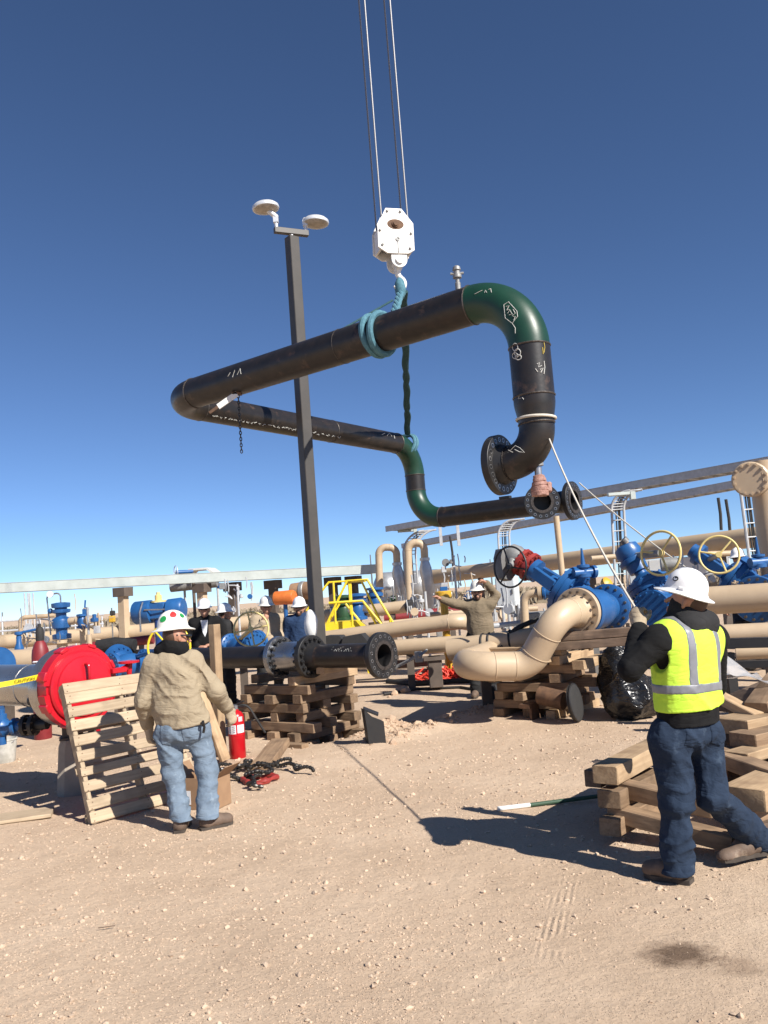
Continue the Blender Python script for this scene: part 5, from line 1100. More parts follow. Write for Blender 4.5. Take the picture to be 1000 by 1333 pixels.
# skid beams and lines behind the vest worker
for i, (y0, y1, d, hh_, lab) in enumerate(((838, 836, 8.7, .10, 'upper black steel skid beam right of the vest worker'), (866, 863, 8.4, .07, 'lower black steel skid beam right of the vest worker'))):
    a = P(925, y0, d); b = P(1300, y1 - 8, d - .8); solo('skid_beam', MB().box((a + b) / 2, (np.linalg.norm(b - a), .12, hh_), (unit(b - a), unit(np.cross(UP, b - a)), UP), .006), 'black', lab, 'steel beam', 'black skid beams')
for i, (px_1, lab) in enumerate(((948, 'left'), (1120, 'right'))):
    a = P(px_1, 850, 8.7); solo('skid_post', MB().box(V(a[0], a[1], .38), (.10, .10, .78), None, .006), 'black', '%s black post of the skid behind the vest worker' % lab, 'post', 'black skid posts')
pipe_run('low beige pipe lit between the black skid beams', [P(958, 850, 9.2), P(1300, 835, 8.4)], .075, .2, 'beige'); pipe_run('shaded beige pipe above the black skid beams', [P(935, 826, 9.6), P(1300, 810, 8.8)], .11, .2, 'beige')
for i, (px, py, d) in enumerate(((968, 815, 12.6), (985, 818, 12.8))):
    a = P(px, py, d); solo('equipment_case', MB().box(V(a[0], a[1], a[2] / 2 + .1), (.16, .2, a[2]), (unit(V(1, .3, 0)), unit(V(-.3, 1, 0)), UP), .02).lathe([(.06, 0), (.06, .1)], V(a[0], a[1], a[2] + .2), V(0, 1, .2), 12), 'charcoal_cloth', '%s dark equipment case under the thick beige pipe' % ('left', 'right')[i], 'case', 'dark cases under the beige pipe')

# ------------------------------------------------------------------ middle background
pipe_run('long beige pipe with rounded elbow behind the open black flange', [P(412, 833, 15.6), P(602, 808, 14.6), P(622, 815, 15.6)], .14, .22, 'beige')
pipe_run('shaded beige pipe below the long beige pipe', [P(470, 846, 14.6), P(690, 832, 13.6)], .135, .2, 'beige')
a = P(566, 866, 13.8); solo('pipe_support', MB().box(V(a[0], a[1], a[2] / 2 + .1), (.22, .22, a[2] + .1), None, .01).box(V(a[0], a[1], a[2] + .12), (.35, .3, .06)), 'brownpost', 'brown steel support under the shaded beige pipe', 'pipe support')
bb = P(444, 838, 12.6); T = thing('black_cover', 'two black angular covers above the black pipe by the light pole', 'cover', V(bb[0], bb[1], 0)); 
part('cover_panel', MB().prism([(-.24, -.14), (.02, -.14), (.10, -.02), (-.02, .12), (-.24, .13)], bb, (unit(V(1, -.2, 0)), UP, unit(V(.2, 1, 0))), .3), 'blackmatte', T); part('cover_panel', MB().prism([(-.02, -.10), (.44, -.13), (.46, -.04), (.32, .13), (.04, .10)], bb + V(0, -.05, 0), (unit(V(1, -.2, 0)), UP, unit(V(.2, 1, 0))), .3), 'blackmatte', T)
pipe_run('beige header running behind the yellow stairs', [P(420, 802, 20.5), P(534, 789, 20)], .15, .2, 'beige_far'); a = P(536, 789, 19.8); solo('blind_cap', MB().lathe([(0, .04), (.12, .04), (.16, 0), (.16, -.08), (0, -.08)], a, V(.6, -.8, 0), 24), 'black', 'round black end cap on the beige header by the loops', 'cap')
for i, (x0, x1, yt, yb, d) in enumerate(((494, 516, 712, 788, 24), (532, 552, 706, 786, 23))):
    a0 = P(x0 + 1, yb, d); a1 = P(x0 - 1, yt, d); a2 = P(x1, yt + 1, d); a3 = P(x1 + 1, yt + 22, d)
    T = pipe_run('%s beige inverted U loop pipe by the yellow stairs' % ('left', 'right')[i], [a0, a1, a2, a3], .105, .21, 'beige_far'); part('flange', MB().lathe([(.14, -.04), (.14, .04)], a3, UP, 16), 'silverwrap', T)
    part('insulated_leg', MB().tube([a3, a3 - UP * .25, a3 + V(.05, .1, -.9), a3 + V(.05, .1, -1.4)], [.10, .17, .17, .09], 18), 'silverwrap', T)
for i, (px, py, d) in enumerate(((512, 764, 26), (552, 762, 25.5))):
    a = P(px, py, d); T = thing('exchanger_vessel', '%s silver insulated vessel behind the beige loops' % ('left', 'right')[i], 'vessel', V(a[0], a[1], 0)); L = 1.5; dx = unit(V(.9, .45, 0))
    part('shell', MB().lathe([(0, -.62), (.25, -.58), (.42, -.46), (.47, -.3), (.47, .5), (.42, .62), (0, .72)], a, dx, 28), 'silverwrap', T)
    for k, o in enumerate((.32, -.34)): part('nozzle_pipe', MB().tube([a + dx * -.1 + UP * o, a + dx * .9 + UP * o], .13, 14), 'silverwrap', T)
    for s in (-.3, .4): part('saddle', MB().box(V(a[0], a[1], (a[2] - .4) / 2) + dx * s, (.15, .5, a[2] - .4)), 'graycast', T)
# yellow crossover stair
DY = 17.0; ys_ = thing('crossover_stairs', 'yellow steel crossover stairs with guard rails by the light pole', 'stairs', V(*P(455, 818, DY)[:2], 0))
def yb(pts, r=.024): part('guard_rail', MB().tube([P(x, y, d) for x, y, d in pts], r, 8), 'yellow', ys_)
D2 = DY + .7
yb([(425, 813, DY), (452, 756, DY), (478, 754, DY), (512, 811, DY)]); yb([(399, 795, D2), (428, 758, D2), (470, 755, D2), (498, 814, D2)]); yb([(428, 785, DY), (472, 782, DY), (497, 813, DY)], .026)
for x, y, yb0 in ((434, 758, 812), (456, 755, 815), (454, 757, 800)): yb([(x, y, DY + .05), (x + 3, yb0, DY + .05)], .022)
yb([(442, 786, D2), (426, 812, D2)]); yb([(450, 786, D2), (468, 808, D2)]); yb([(474, 783, D2), (490, 813, D2)]); yb([(476, 756, DY), (455, 757, D2)]); yb([(508, 806, DY), (508, 813, DY)])
q = P(450, 815, DY + .3); part('platform', MB().prism([(-.42, .10), (.26, .10), (.46, -.08), (-.42, -.08)], q, (unit(V(1, -.05, 0)), UP, V(0, 1, 0)), .6), 'yellow', ys_)
for s in (-.38, .42): part('leg', MB().box(V(q[0] + s, q[1] + .3, (q[2] - .08) / 2), (.08, .08, q[2] - .08)), 'yellow', ys_)
for (px, py, d, cols, lab) in ((447, 795, 20, ('darkgreen', 'steel'), 'dark green valve body behind the yellow stairs'), (466, 793, 20, ('blue', 'steel'), 'blue motor valve behind the yellow stairs'), (489, 783, 22, ('blue', 'steel'), 'low blue valve right of the yellow stairs')):
    a = P(px, py, d); T = thing('process_valve', lab, 'valve', V(a[0], a[1], 0)); part('body', MB().lathe([(.14, -.26), (.22, -.25), (.22, -.18), (.16, -.16), (.18, .05), (.15, .12), (.22, .14), (.22, .22), (.16, .24), (.16, .30), (.24, .31), (.24, .36), (.08, .38)], a, UP, 20), cols[0], T)
    part('inlet', MB().lathe([(.12, -.3), (.12, -.22), (.17, -.22), (.17, -.17), (.11, -.17), (.11, .28)], a, V(1, -.2, 0), 16), cols[1], T); part('stand', MB().tube([V(a[0], a[1], 0), a - UP * .25], .08, 12), 'beige_far', T)
my = P(580, 808, 16); T = thing('standpipe', 'mustard yellow standpipe with wide flat cap beside the worker sleeve', 'standpipe', V(my[0], my[1], 0)); mz = P(579, 776, 16)[2]
part('pipe_length', MB().tube([V(my[0], my[1], 0), V(my[0], my[1], mz)], .075, 20), 'mustard', T); part('cap', MB().lathe([(.08, -.06), (.16, -.04), (.16, .08), (.14, .10), (0, .10)], V(my[0], my[1], mz), UP, 24), 'mustard', T)
R5 = np.random.RandomState(8)
def clutter(px, py, d, n, w_, h, label, mats=('steel', 'graycast', 'blue', 'galv')):
    a = P(px, py, d); T = thing('instrument_rack', label, 'instruments', V(a[0], a[1], 0))
    part('post', MB().tube([V(a[0], a[1], 0), a + UP * h * .5], .03, 8), 'galv', T)
    mb = MB()
    for i in range(n):
        p = a + V(R5.uniform(-w_, w_), R5.uniform(-.2, .2), R5.uniform(-h, h) * .5); q = p + (V(0, 0, R5.uniform(.15, .5)) if i % 2 else V(R5.uniform(-.3, .3), 0, R5.uniform(-.1, .1))); mb.tube([p, (p + q) / 2 + V(.02, 0, .02), q], R5.uniform(.010, .02), 6)
    part('tubing', mb, mats[0], T)
    for i in range(max(3, n // 3)):
        p = a + V(R5.uniform(-w_, w_), R5.uniform(-.2, .2), R5.uniform(-h, h) * .5); s = R5.uniform(.05, .11); mm = mats[i % len(mats)]
        if i % 3 == 0: part('gauge', MB().lathe([(0, .03), (s, .03), (s, -.03), (0, -.03)], p, V(R5.normal() * .5, -1, .2), 16), mm, T)
        elif i % 3 == 1: part('regulator', MB().lathe([(.3 * s, -s), (s, -.8 * s), (s, 0), (.5 * s, .2 * s), (.5 * s, s), (0, 1.1 * s)], p, UP, 14), mm, T)
        else: part('junction_box', MB().box(p, (s * 1.6, s, s * 2), None, .006), mm, T)
clutter(522, 788, 22, 26, .5, .5, 'tangle of gauges and tubing between the beige loops', ('steel', 'graycast', 'darkgreen', 'galv')); clutter(555, 790, 19, 26, .45, .7, 'dense instrument rack left of the mustard standpipe', ('galv', 'graycast', 'blue', 'beige_far'))
clutter(592, 745, 22, 14, .3, .9, 'tall instrument post left of the raised arms worker', ('galv', 'greysteel', 'galv', 'greysteel')); clutter(610, 785, 18, 18, .4, .5, 'beige fittings cluster behind the mustard standpipe', ('beige_far', 'beige_far', 'blue', 'galv'))
clutter(790, 800, 13.5, 20, .4, .5, 'beige small bore fittings behind the blue gate valve', ('beige_far', 'beige_far', 'beige_far', 'galv')); clutter(640, 805, 16, 16, .6, .4, 'grey fittings behind the raised arms worker', ('galv', 'graycast', 'galv', 'beige_far'))
clutter(310, 780, 22, 16, .5, .8, 'blue and grey instruments above the yellow handwheel', ('galv', 'blue', 'graycast', 'blue')); clutter(715, 800, 15, 16, .8, .4, 'grey fittings below the small blue valve', ('galv', 'graycast', 'galv', 'graycast'))
clutter(50, 826, 19, 16, .6, .6, 'blue and steel instruments on the left header pipe', ('steel', 'blue', 'blue', 'galv')); clutter(115, 812, 20, 12, .35, .8, 'instrument tubing between the two blue left valves', ('beige_far', 'blue', 'galv', 'beige_far')); clutter(905, 752, 14, 14, .5, .4, 'silver fittings below the right yellow handwheel', ('galv', 'steel', 'graycast', 'beige_far'))
for i, (x0, y0, x1, y1, d, r, m_, lab) in enumerate(((560, 800, 700, 792, 17, .05, 'beige_far', 'thin beige line behind the raised arms worker'), (480, 814, 560, 806, 18, .06, 'beige_far', 'thin beige line below the yellow stairs'), (640, 815, 720, 806, 14.5, .045, 'galv', 'thin grey line by the arching hose'), (500, 805, 610, 795, 21, .14, 'red_dull', 'dull red line low behind the loops'), (770, 727, 830, 722, 16, .05, 'beige_far', 'thin beige pipe right of the bypass valve'), (900, 722, 960, 720, 17, .06, 'beige_far', 'thin beige line behind the right handwheel'))):
    pipe_run(lab, [P(x0, y0, d), P(x1, y1, d)], r, .1, m_, n=14)
for i, (x0, y0, x1, y1, d, h_) in enumerate(((620, 868, 700, 858, 12.5, .10), (505, 866, 575, 860, 15.5, .14), (430, 872, 520, 862, 16, .12))):
    plank(P(x0, y0, d), P(x1, y1, d), .2, h_, m='wood_dark', seed=700 + i, label='%s dark sleeper lying under the beige pipes' % ('right', 'middle', 'left')[i], group='sleepers under the beige pipes', name='sleeper')
a = P(655, 885, 11.8); solo('steel_channel', MB().prism([(-.3, 0), (.3, 0), (.3, .26), (.22, .26), (.20, .12), (-.10, .12), (-.14, .24), (-.3, .24)], V(a[0], a[1], -.02), (unit(V(1, -.25, 0)), UP, unit(V(.25, 1, 0))), .3), 'blackmatte', 'dark steel cradle on the ground under the bent beige pipe', 'pipe support')
a = P(698, 925, 10.2); solo('steel_channel', MB().box(V(a[0] - .05, a[1] + .1, .16), (.14, .3, .05), (UA, UB, UP)).box(V(a[0] + .02, a[1] + .1, .08), (.03, .3, .20), (UA, UB, UP)), 'rust', 'small rusty steel angle at the left foot of the valve crib', 'steel angle')

# ------------------------------------------------------------------ left background
l0 = P(-40, 839, 24); l1 = P(450, 801, 24.4); T = pipe_run('long beige header pipe across the left background', [l0, l1], .205, .3, 'beige_far')
for px in (20, 110, 240, 330):
    t = (px + 40) / 490; q = l0 + (l1 - l0) * t; part('support', MB().box(V(q[0], q[1], (q[2] - .2) / 2), (.25, .3, q[2] - .2)), 'concrete', T)
t0 = P(-60, 769, 23.5); t1 = P(492, 741, 25.5); tray('long pale cable tray on brown posts across the left', t0, t1, .6, .26, 'tray_white')
for i, (px, d) in enumerate(((160, 24), (263, 24.5), (303, 25), (356, 25.2), (434, 25.6), (461, 25.8))):
    a = P(px, 770, d); zt = t0[2] + (t1[2] - t0[2]) * (px + 60) / 552 - .16; T = thing('tray_post', '%s brown post carrying the left cable tray' % ('first', 'second', 'third', 'fourth', 'fifth', 'sixth')[i], 'post', V(a[0], a[1], 0), 'posts of the left cable tray')
    part('column', MB().box(V(a[0], a[1], zt / 2), (.22, .22, zt), (unit(V(.9, -.4, 0)), unit(V(.4, .9, 0)), UP)), 'beige_far' if i in (0, 1) else 'brownpost', T); part('cap', MB().box(V(a[0], a[1], zt - .13), (.42, .38, .26), (unit(V(.9, -.4, 0)), unit(V(.4, .9, 0)), UP)), 'brownpost', T)
for i, (x0, x1) in enumerate(((34, 40), (41, 46))): 
    a = P(x0, 772, 23.5); b = P(x1 - 3, 815, 23.5); T = thing('conduit', '%s vertical conduit pair below the left cable tray' % ('left', 'right')[i], 'conduit', b, 'conduits below the left tray')
    for s in (-.05, .05): part('conduit_pipe', MB().tube([a + V(s, 0, 0), b + V(s, 0, -.3)], .022, 8), 'galv', T)
# blue vertical valve
a = P(81, 836, 21); T = thing('relief_valve', 'tall blue relief valve on a beige branch at left', 'valve', V(a[0], a[1], 0)); k = 21 / F_PX
part('branch', MB().tube([V(a[0], a[1], 0), a], .13, 18), 'beige_far', T); part('base_flange', MB().lathe([(.12, -.05), (.23, -.02), (.23, .06), (.1, .07)], a, UP, 22), 'beige_far', T)
part('body', MB().lathe([(.22, .08), (.23, .10), (.23, .20), (.14, .22), (.14, .32), (.22, .36), (.24, .5), (.22, .58), (.13, .64), (.13, .72), (.22, .74), (.23, .78), (.23, .82), (.15, .83), (.15, .86), (.22, .87), (.23, .92), (.23, .98), (.1, 1.0)], a, UP, 24), 'blue', T)
part('outlet', MB().tube([a + V(0, 0, .50), a + V(.52, -.1, .52)], .085, 14), 'beige_far', T); part('outlet_flange', MB().lathe([(.12, -.04), (.12, .04)], a + V(.48, -.1, .52), V(1, -.2, 0), 16), 'beige_far', T)
part('pilot_tubing', MB().tube(fillet([a + UP * 1.0, a + UP * 1.25, a + V(-.35, 0, 1.2), a + V(-.28, 0, .2)], .1, 6), .02, 8), 'steel', T); part('gauge', MB().lathe([(0, .03), (.08, .03), (.08, -.03), (0, -.03)], a + V(-.22, -.1, 1.22), V(.1, -1, 0), 18), 'label_white', T); part('pilot', MB().ball(a + V(-.25, -.05, .80), .07, n=10), 'blue', T)
a = P(107, 808, 20.5); T = thing('small_valve', 'small blue valve with upright handle right of the relief valve', 'valve', V(a[0], a[1], 0)); part('body', MB().lathe([(.08, -.2), (.14, -.19), (.14, -.13), (.10, -.12), (.12, 0), (.08, .10), (.13, .11), (.13, .16), (.04, .17)], a, UP, 16), 'blue', T); part('stem', MB().tube([V(a[0], a[1], 0), a - UP * .2], .07, 12), 'beige_far', T); part('handle', MB().tube([a + V(.06, 0, .15), a + V(.1, 0, .5)], .022, 6).box(a + V(.09, 0, .22), (.12, .1, .12)), 'blue', T)
pipe_run('small beige bypass pipe bending over the left header', [P(27, 832, 22), P(27, 804, 22), P(72, 801, 22)], .06, .12, 'beige_far', n=14)
a = P(25, 842, 18.5); T = thing('small_valve', 'blue ball shaped valve in front of the left header', 'valve', V(a[0], a[1], 0)); part('body', MB().lathe([(.05, -.22), (.09, -.15), (.10, -.02), (.06, .08), (.05, .25), (.09, .27), (.09, .33), (0, .34)], a, UP, 16), 'blue', T); part('handle', MB().tube([a + UP * .3, a + V(.45, 0, .36)], .03, 8), 'blue', T); part('stem', MB().tube([V(a[0], a[1], 0), a - UP * .2], .05, 10), 'beige_far', T)
a = P(-2, 866, 12); solo('blue_flange_cap', MB().lathe([(0, .03), (.24, .03), (.26, 0), (.26, -.08), (0, -.08)], a, V(.75, -.65, 0), 28).box(V(a[0] - .05, a[1] + .08, a[2] / 2), (.12, .12, a[2] - .1)), 'blue', 'round blue end cover at the left edge above the steel pipe', 'cap')
# blue actuator drums
a = P(207, 795, 21.5); T = thing('valve_actuator', 'large blue twin drum actuator above the left header', 'actuator', V(a[0], a[1], 0)); dx = unit(V(1, -.15, .03))
part('drum', MB().lathe([(0, -.68), (.27, -.66), (.30, -.62), (.30, -.20), (.2, -.16)], a, dx, 26), 'blue', T); part('drum', MB().lathe([(.18, .22), (.27, .28), (.28, .62), (.24, .68), (0, .70)], a, dx, 26), 'blue', T)
part('housing', MB().box(a, (.44, .36, .42), (dx, unit(np.cross(UP, dx)), UP), .03), 'blue', T); part('stem', MB().tube([V(a[0], a[1], 0), a], .13, 14), 'dark_blue', T); part('position_indicator', MB().lathe([(.2, 0), (.2, .04), (.09, .05), (.09, .18), (.05, .2), (.05, .26), (0, .26)], a + UP * .22, UP, 16), 'palewheel', T)
part('tubing', MB().tube(fillet([a + V(-.35, -.2, .25), a + V(-.42, -.25, .0), a + V(-.42, -.25, -.5)], .1, 6), .025, 8).tube([a + V(-.3, -.28, .05), a + V(.3, -.28, .02)], .02, 8), 'steel', T)
a = P(146, 806, 22); T = thing('gas_detector', 'small orange gas detector on a post by the brown tray post', 'detector', V(a[0], a[1], 0)); part('post', MB().tube([V(a[0], a[1], 0), a + UP * .3], .02, 8), 'greysteel', T); part('housing', MB().box(a, (.16, .12, .17), None, .02), 'mustard', T); part('head', MB().box(a + V(.02, 0, .16), (.13, .1, .13), None, .02), 'blackmatte', T)
# roofed instrument stand and wheel above the tray
a = P(257, 747, 26); T = thing('shade_roof', 'small pale gabled shade roof above the cable tray', 'roof', V(a[0], a[1], 0)); T['kind'] = 'thing'; part('roof_sheet', MB().prism([(-.68, -.16), (-.28, .18), (.30, .18), (.74, -.16), (.66, -.18), (.28, .12), (-.26, .12), (-.6, -.18)], a, (unit(V(1, -.1, 0)), UP, unit(V(.1, 1, 0))), .9), 'tan_roof', T)
for s in (-.5, .55): part('leg', MB().tube([V(a[0] + s, a[1] + .3, 0), a + V(s, .3, -.1)], .04, 8), 'galv', T)
part('pipe_length', MB().tube([a + V(-.9, .2, -.34), a + V(.6, .1, -.3)], .17, 16), 'graycast', T)
a = P(229, 745, 25.5); T = thing('wheel_valve', 'thin grey wheel on a blue stem left of the shade roof', 'valve', V(a[0], a[1], 0)); handwheel(T, a, unit(V(-.9, -.55, 0)), .20, 'alum', 4, .012); part('stem', MB().tube([a, a + V(.45, .3, .0)], .06, 10), 'blue', T); part('post', MB().tube([V(a[0] + .45, a[1] + .3, 0), a + V(.45, .3, 0)], .05, 8), 'brownpost', T)
# drums right of the thinking worker
a = P(371, 778, 23); T = thing('orange_drum', 'orange cylinder end below the left cable tray', 'drum', V(a[0], a[1], 0)); part('shell', MB().lathe([(0, -.3), (.19, -.28), (.20, .25), (.17, .30), (0, .30)], a, unit(V(.9, -.35, 0)), 24), 'orange', T); part('stand', MB().tube([V(a[0], a[1], 0), a], .06, 10), 'blue', T)
a = P(397, 769, 24); T = thing('storage_drum', 'tan and brown cylinder beside the light pole', 'drum', V(a[0], a[1], 0)); part('shell', MB().lathe([(0, -.42), (.24, -.40), (.26, -.1), (.24, -.05), (.26, 0), (.27, .4), (0, .45)], a, unit(V(.9, -.3, 0)), 24), 'cardboard', T); part('band', MB().lathe([(.262, -.12), (.28, -.1), (.28, .0), (.262, .02)], a, unit(V(.9, -.3, 0)), 24), 'graycast', T); part('stand', MB().tube([V(a[0], a[1], 0), a], .08, 10), 'brownpost', T)
# valves with yellow wheels near the crowd
a = P(168, 866, 10.5); v4 = gate_valve('blue gate valve low behind the red closure', a, UB, unit(-UA * .9 + UP * .25), .22, .50, m='blue', yoke=False); 
wq = P(220, 842, 9.8); handwheel(v4, wq, unit(V(-.15, -.98, .05)), .262, 'yellow', 3, .014, .2); part('wheel_shaft', MB().tube([wq, a + V(.1, 0, .1)], .03, 10), 'blue', v4)
a = P(305, 843, 12.0); v5 = gate_valve('blue gate valve with pale yellow handwheel in front of the crew', a + V(.1, .1, 0), UA, unit(UB), .24, .5, m='blue', yoke=False); wq = P(327, 819, 11.5); handwheel(v5, wq, unit(V(.12, -1, .12)), .235, 'palewheel', 4, .013, .15); part('wheel_shaft', MB().tube([wq, a + V(.1, 0, .12)], .03, 10), 'palewheel', v5)
mb = MB(); q = P(150, 842, 12.0); T = thing('tarp_roll', 'dark rolled tarp lying on the beige line behind the closure', 'tarp', q - UP * .15); mb.tube([q + V(-.25, 0, .02), q + V(0, 0, .03), q + V(.3, -.05, .0)], [.10, .12, .09], 14); mb.v = [p + .015 * V(1, 1, 1) * wn(np.array([p]), 22, 4)[0] for p in mb.v]; part('roll', mb, 'charcoal_cloth', T)
pipe_run('beige valve body line behind the red closure', [P(95, 862, 12.5), P(168, 850, 12.3)], .14, .2, 'beige'); pipe_run('low beige manifold at the left behind the steel pipe', [P(-20, 862, 13), P(75, 858, 12.8)], .17, .2, 'beige')
pipe_run('dull red pipe behind the rolled tarp', [P(120, 842, 16), P(200, 832, 16)], .09, .2, 'red_dull'); pipe_run('small beige standpipe behind the red closure', [V(*P(118, 850, 11)[:2], 0), P(116, 826, 11), ], .035, .1, 'beige', n=12)
for i, (x0, y0, x1, y1, d) in enumerate(((-20, 918, 60, 905, 10.5), (-20, 902, 50, 893, 12))):
    plank(P(x0, y0, d), P(x1, y1, d), .18, .07, m='wood', seed=720 + i, label='%s skid plank under the grey steel pipe' % ('near', 'far')[i], name='plank', cat='plank', group='skid planks under the steel pipe')
# handrail and far posts
for i, (x0, y0, x1, y1) in enumerate(((-30, 811, 135, 800), (-30, 824, 135, 812))):
    K_ = solo('handrail', MB().tube([P(x0, y0, 30), P(x1, y1, 30)], .035, 8), 'alum', '%s pale handrail behind the left header' % ('upper', 'lower')[i], 'railing', 'handrails behind the left header', kind='thing')
for i, px in enumerate((3, 52, 98, 133)):
    a = P(px, 806, 30); solo('handrail_post', MB().tube([V(a[0], a[1], 0), a + UP * .1], .03, 8), 'alum', '%s post of the pale handrail from the left' % ('first', 'second', 'third', 'fourth')[i], 'post', 'handrail posts')
for i, (px, yt, d, r) in enumerate(((3, 797, 80, .12), (82, 700, 0, 0), (482, 722, 90, .12), (638, 728, 60, .08), (112, 790, 85, .12))):
    if d: a = P(px, yt, d); solo('far_mast', MB().tube([V(a[0], a[1], -.1), a], [r, r * .5], 6), 'greysteel', 'thin far mast on the horizon, %s from the left' % ('first', '', 'third', 'fourth', 'second')[i], 'mast', 'masts on the horizon')
# dry scrub on the horizon
N = 14000; R6 = np.random.RandomState(9); dd_ = R6.uniform(60, 160, N); xx_ = R6.uniform(-.65, .65, N) * dd_; hh_ = R6.uniform(.25, .95, N) * (1 + .4 * np.sin(xx_ * .13)); aa = R6.rand(N) * 6.28; ww = R6.uniform(.15, .7, N)
b_ = np.stack([xx_, dd_, np.full(N, -.05)], -1); e_ = np.stack([np.cos(aa) * ww, np.sin(aa) * ww, 0 * aa], -1); tpv = b_ + np.stack([R6.normal(size=N) * .4, R6.normal(size=N) * .4, hh_], -1)
v = np.stack([b_ - e_, b_ + e_, tpv], 1).reshape(-1, 3); f = np.arange(3 * N).reshape(-1, 3); o = bpy.data.objects.new('dry_scrub', np_mesh('dry_scrub', v, f, 'drygrass', False)); COL.objects.link(o); o['kind'] = 'stuff'; tagit(o, 'dry brown scrub along the far horizon', 'scrub')
# ------------------------------------------------------------------ people: signed-distance bodies turned into meshes
class Field:
    def __init__(s, h): s.h = h; s.p = []; s.cuts = []; s.disp = None
    def cap(s, a, b, ra, rb=None, k=.03, flat=None, sub=False):
        """tapered capsule; flat=(axis, factor) squeezes it along an axis"""
        s.p.append((np.asarray(a, float), np.asarray(b, float), ra, ra if rb is None else rb, k, flat, sub)); return s
    def plane(s, o, n): s.cuts.append((np.asarray(o, float), unit(n))); return s      # keeps the side opposite n
    def build(s):
        h = s.h; adds = [q for q in s.p if not q[6]]
        lo = np.min([np.minimum(q[0], q[1]) - max(q[2], q[3]) for q in adds], 0) - .05; hi = np.max([np.maximum(q[0], q[1]) + max(q[2], q[3]) for q in adds], 0) + .05
        n = np.ceil((hi - lo) / h).astype(int) + 1; f = np.full(n, .2, np.float32)
        gx, gy, gz_ = (lo[i] + h * np.arange(n[i]) for i in range(3))
        for (a, b, ra, rb, k, flat, sub) in s.p:
            pad = max(ra, rb) + .055; l_ = np.clip(((np.minimum(a, b) - pad - lo) / h).astype(int), 0, n - 1); u_ = np.clip(((np.maximum(a, b) + pad - lo) / h).astype(int) + 2, 0, n)
            if np.any(u_ <= l_): continue
            X = np.stack(np.meshgrid(gx[l_[0]:u_[0]], gy[l_[1]:u_[1]], gz_[l_[2]:u_[2]], indexing='ij'), -1)
            ab = b - a; L = ab @ ab; t = np.clip(((X - a) @ ab) / L, 0, 1) if L > 1e-9 else np.zeros(X.shape[:3]); q = X - a - t[..., None] * ab
            if flat is not None: ax, fc = unit(flat[0]), flat[1]; q = q + (q @ ax)[..., None] * ax * (fc - 1)
            d = np.sqrt((q ** 2).sum(-1)) - (ra + (rb - ra) * t); sl = f[l_[0]:u_[0], l_[1]:u_[1], l_[2]:u_[2]]
            if flat is not None and flat[1] > 1: d = d / (1 + (flat[1] - 1) * .5)
            if sub: sl[...] = np.maximum(sl, -d)
            else:
                hh = np.clip(.5 + .5 * (d - sl) / k, 0, 1); sl[...] = d + (sl - d) * hh - k * hh * (1 - hh)
        if s.disp or s.cuts:
            I = np.argwhere(np.abs(f) < .04); deep0 = np.argwhere(f <= -.04); X = lo + I * h; v = f[I[:, 0], I[:, 1], I[:, 2]]
            if s.disp: v = v - s.disp(X)
            for o, nn in s.cuts: v = np.maximum(v, (X - o) @ nn)
            f[I[:, 0], I[:, 1], I[:, 2]] = v
            deep = deep0
            if len(deep):
                X = lo + deep * h; v = f[deep[:, 0], deep[:, 1], deep[:, 2]]
                for o, nn in s.cuts: v = np.maximum(v, (X - o) @ nn)
                f[deep[:, 0], deep[:, 1], deep[:, 2]] = v
        return nets(f, lo, h)
def nets(f, o, h):
    s = f < 0; n = np.array(f.shape); C8 = [(i, j, k) for i in (0, 1) for j in (0, 1) for k in (0, 1)]
    cnt = sum(s[c[0]:n[0] - 1 + c[0], c[1]:n[1] - 1 + c[1], c[2]:n[2] - 1 + c[2]].astype(np.int8) for c in C8); act = (cnt > 0) & (cnt < 8)
    idx = np.full(act.shape, -1, np.int64); I = np.argwhere(act); idx[act] = np.arange(len(I)); acc = np.zeros((len(I), 3)); num = np.zeros(len(I))
    for a in C8:
        for d in range(3):
            if a[d]: continue
            b = list(a); b[d] = 1; A = I + a; B = I + b; fa = f[A[:, 0], A[:, 1], A[:, 2]]; fb = f[B[:, 0], B[:, 1], B[:, 2]]; m = (fa < 0) != (fb < 0)
            t = np.where(m, fa / np.where(m, fa - fb, 1), 0); p = np.array(a, float) + np.outer(t, np.array(b) - np.array(a)); acc[m] += p[m]; num[m] += 1
    v = o + h * (I + acc / num[:, None]); F = []
    for d in range(3):
        e = [slice(None)] * 3; g = [slice(None)] * 3; e[d] = slice(0, -1); g[d] = slice(1, None); ch = s[tuple(e)] != s[tuple(g)]; Q = np.argwhere(ch)
        d1, d2 = (d + 1) % 3, (d + 2) % 3; Q = Q[(Q[:, d1] > 0) & (Q[:, d2] > 0) & (Q[:, d1] < n[d1] - 1) & (Q[:, d2] < n[d2] - 1)]
        def at(o1, o2): c = Q.copy(); c[:, d1] += o1; c[:, d2] += o2; return idx[c[:, 0], c[:, 1], c[:, 2]]
        q = np.stack([at(-1, -1), at(0, -1), at(0, 0), at(-1, 0)], -1); fl = ~s[Q[:, 0], Q[:, 1], Q[:, 2]]; q[fl] = q[fl][:, ::-1]; F.append(q)
    F = np.concatenate(F); return v, F[(F >= 0).all(1)]
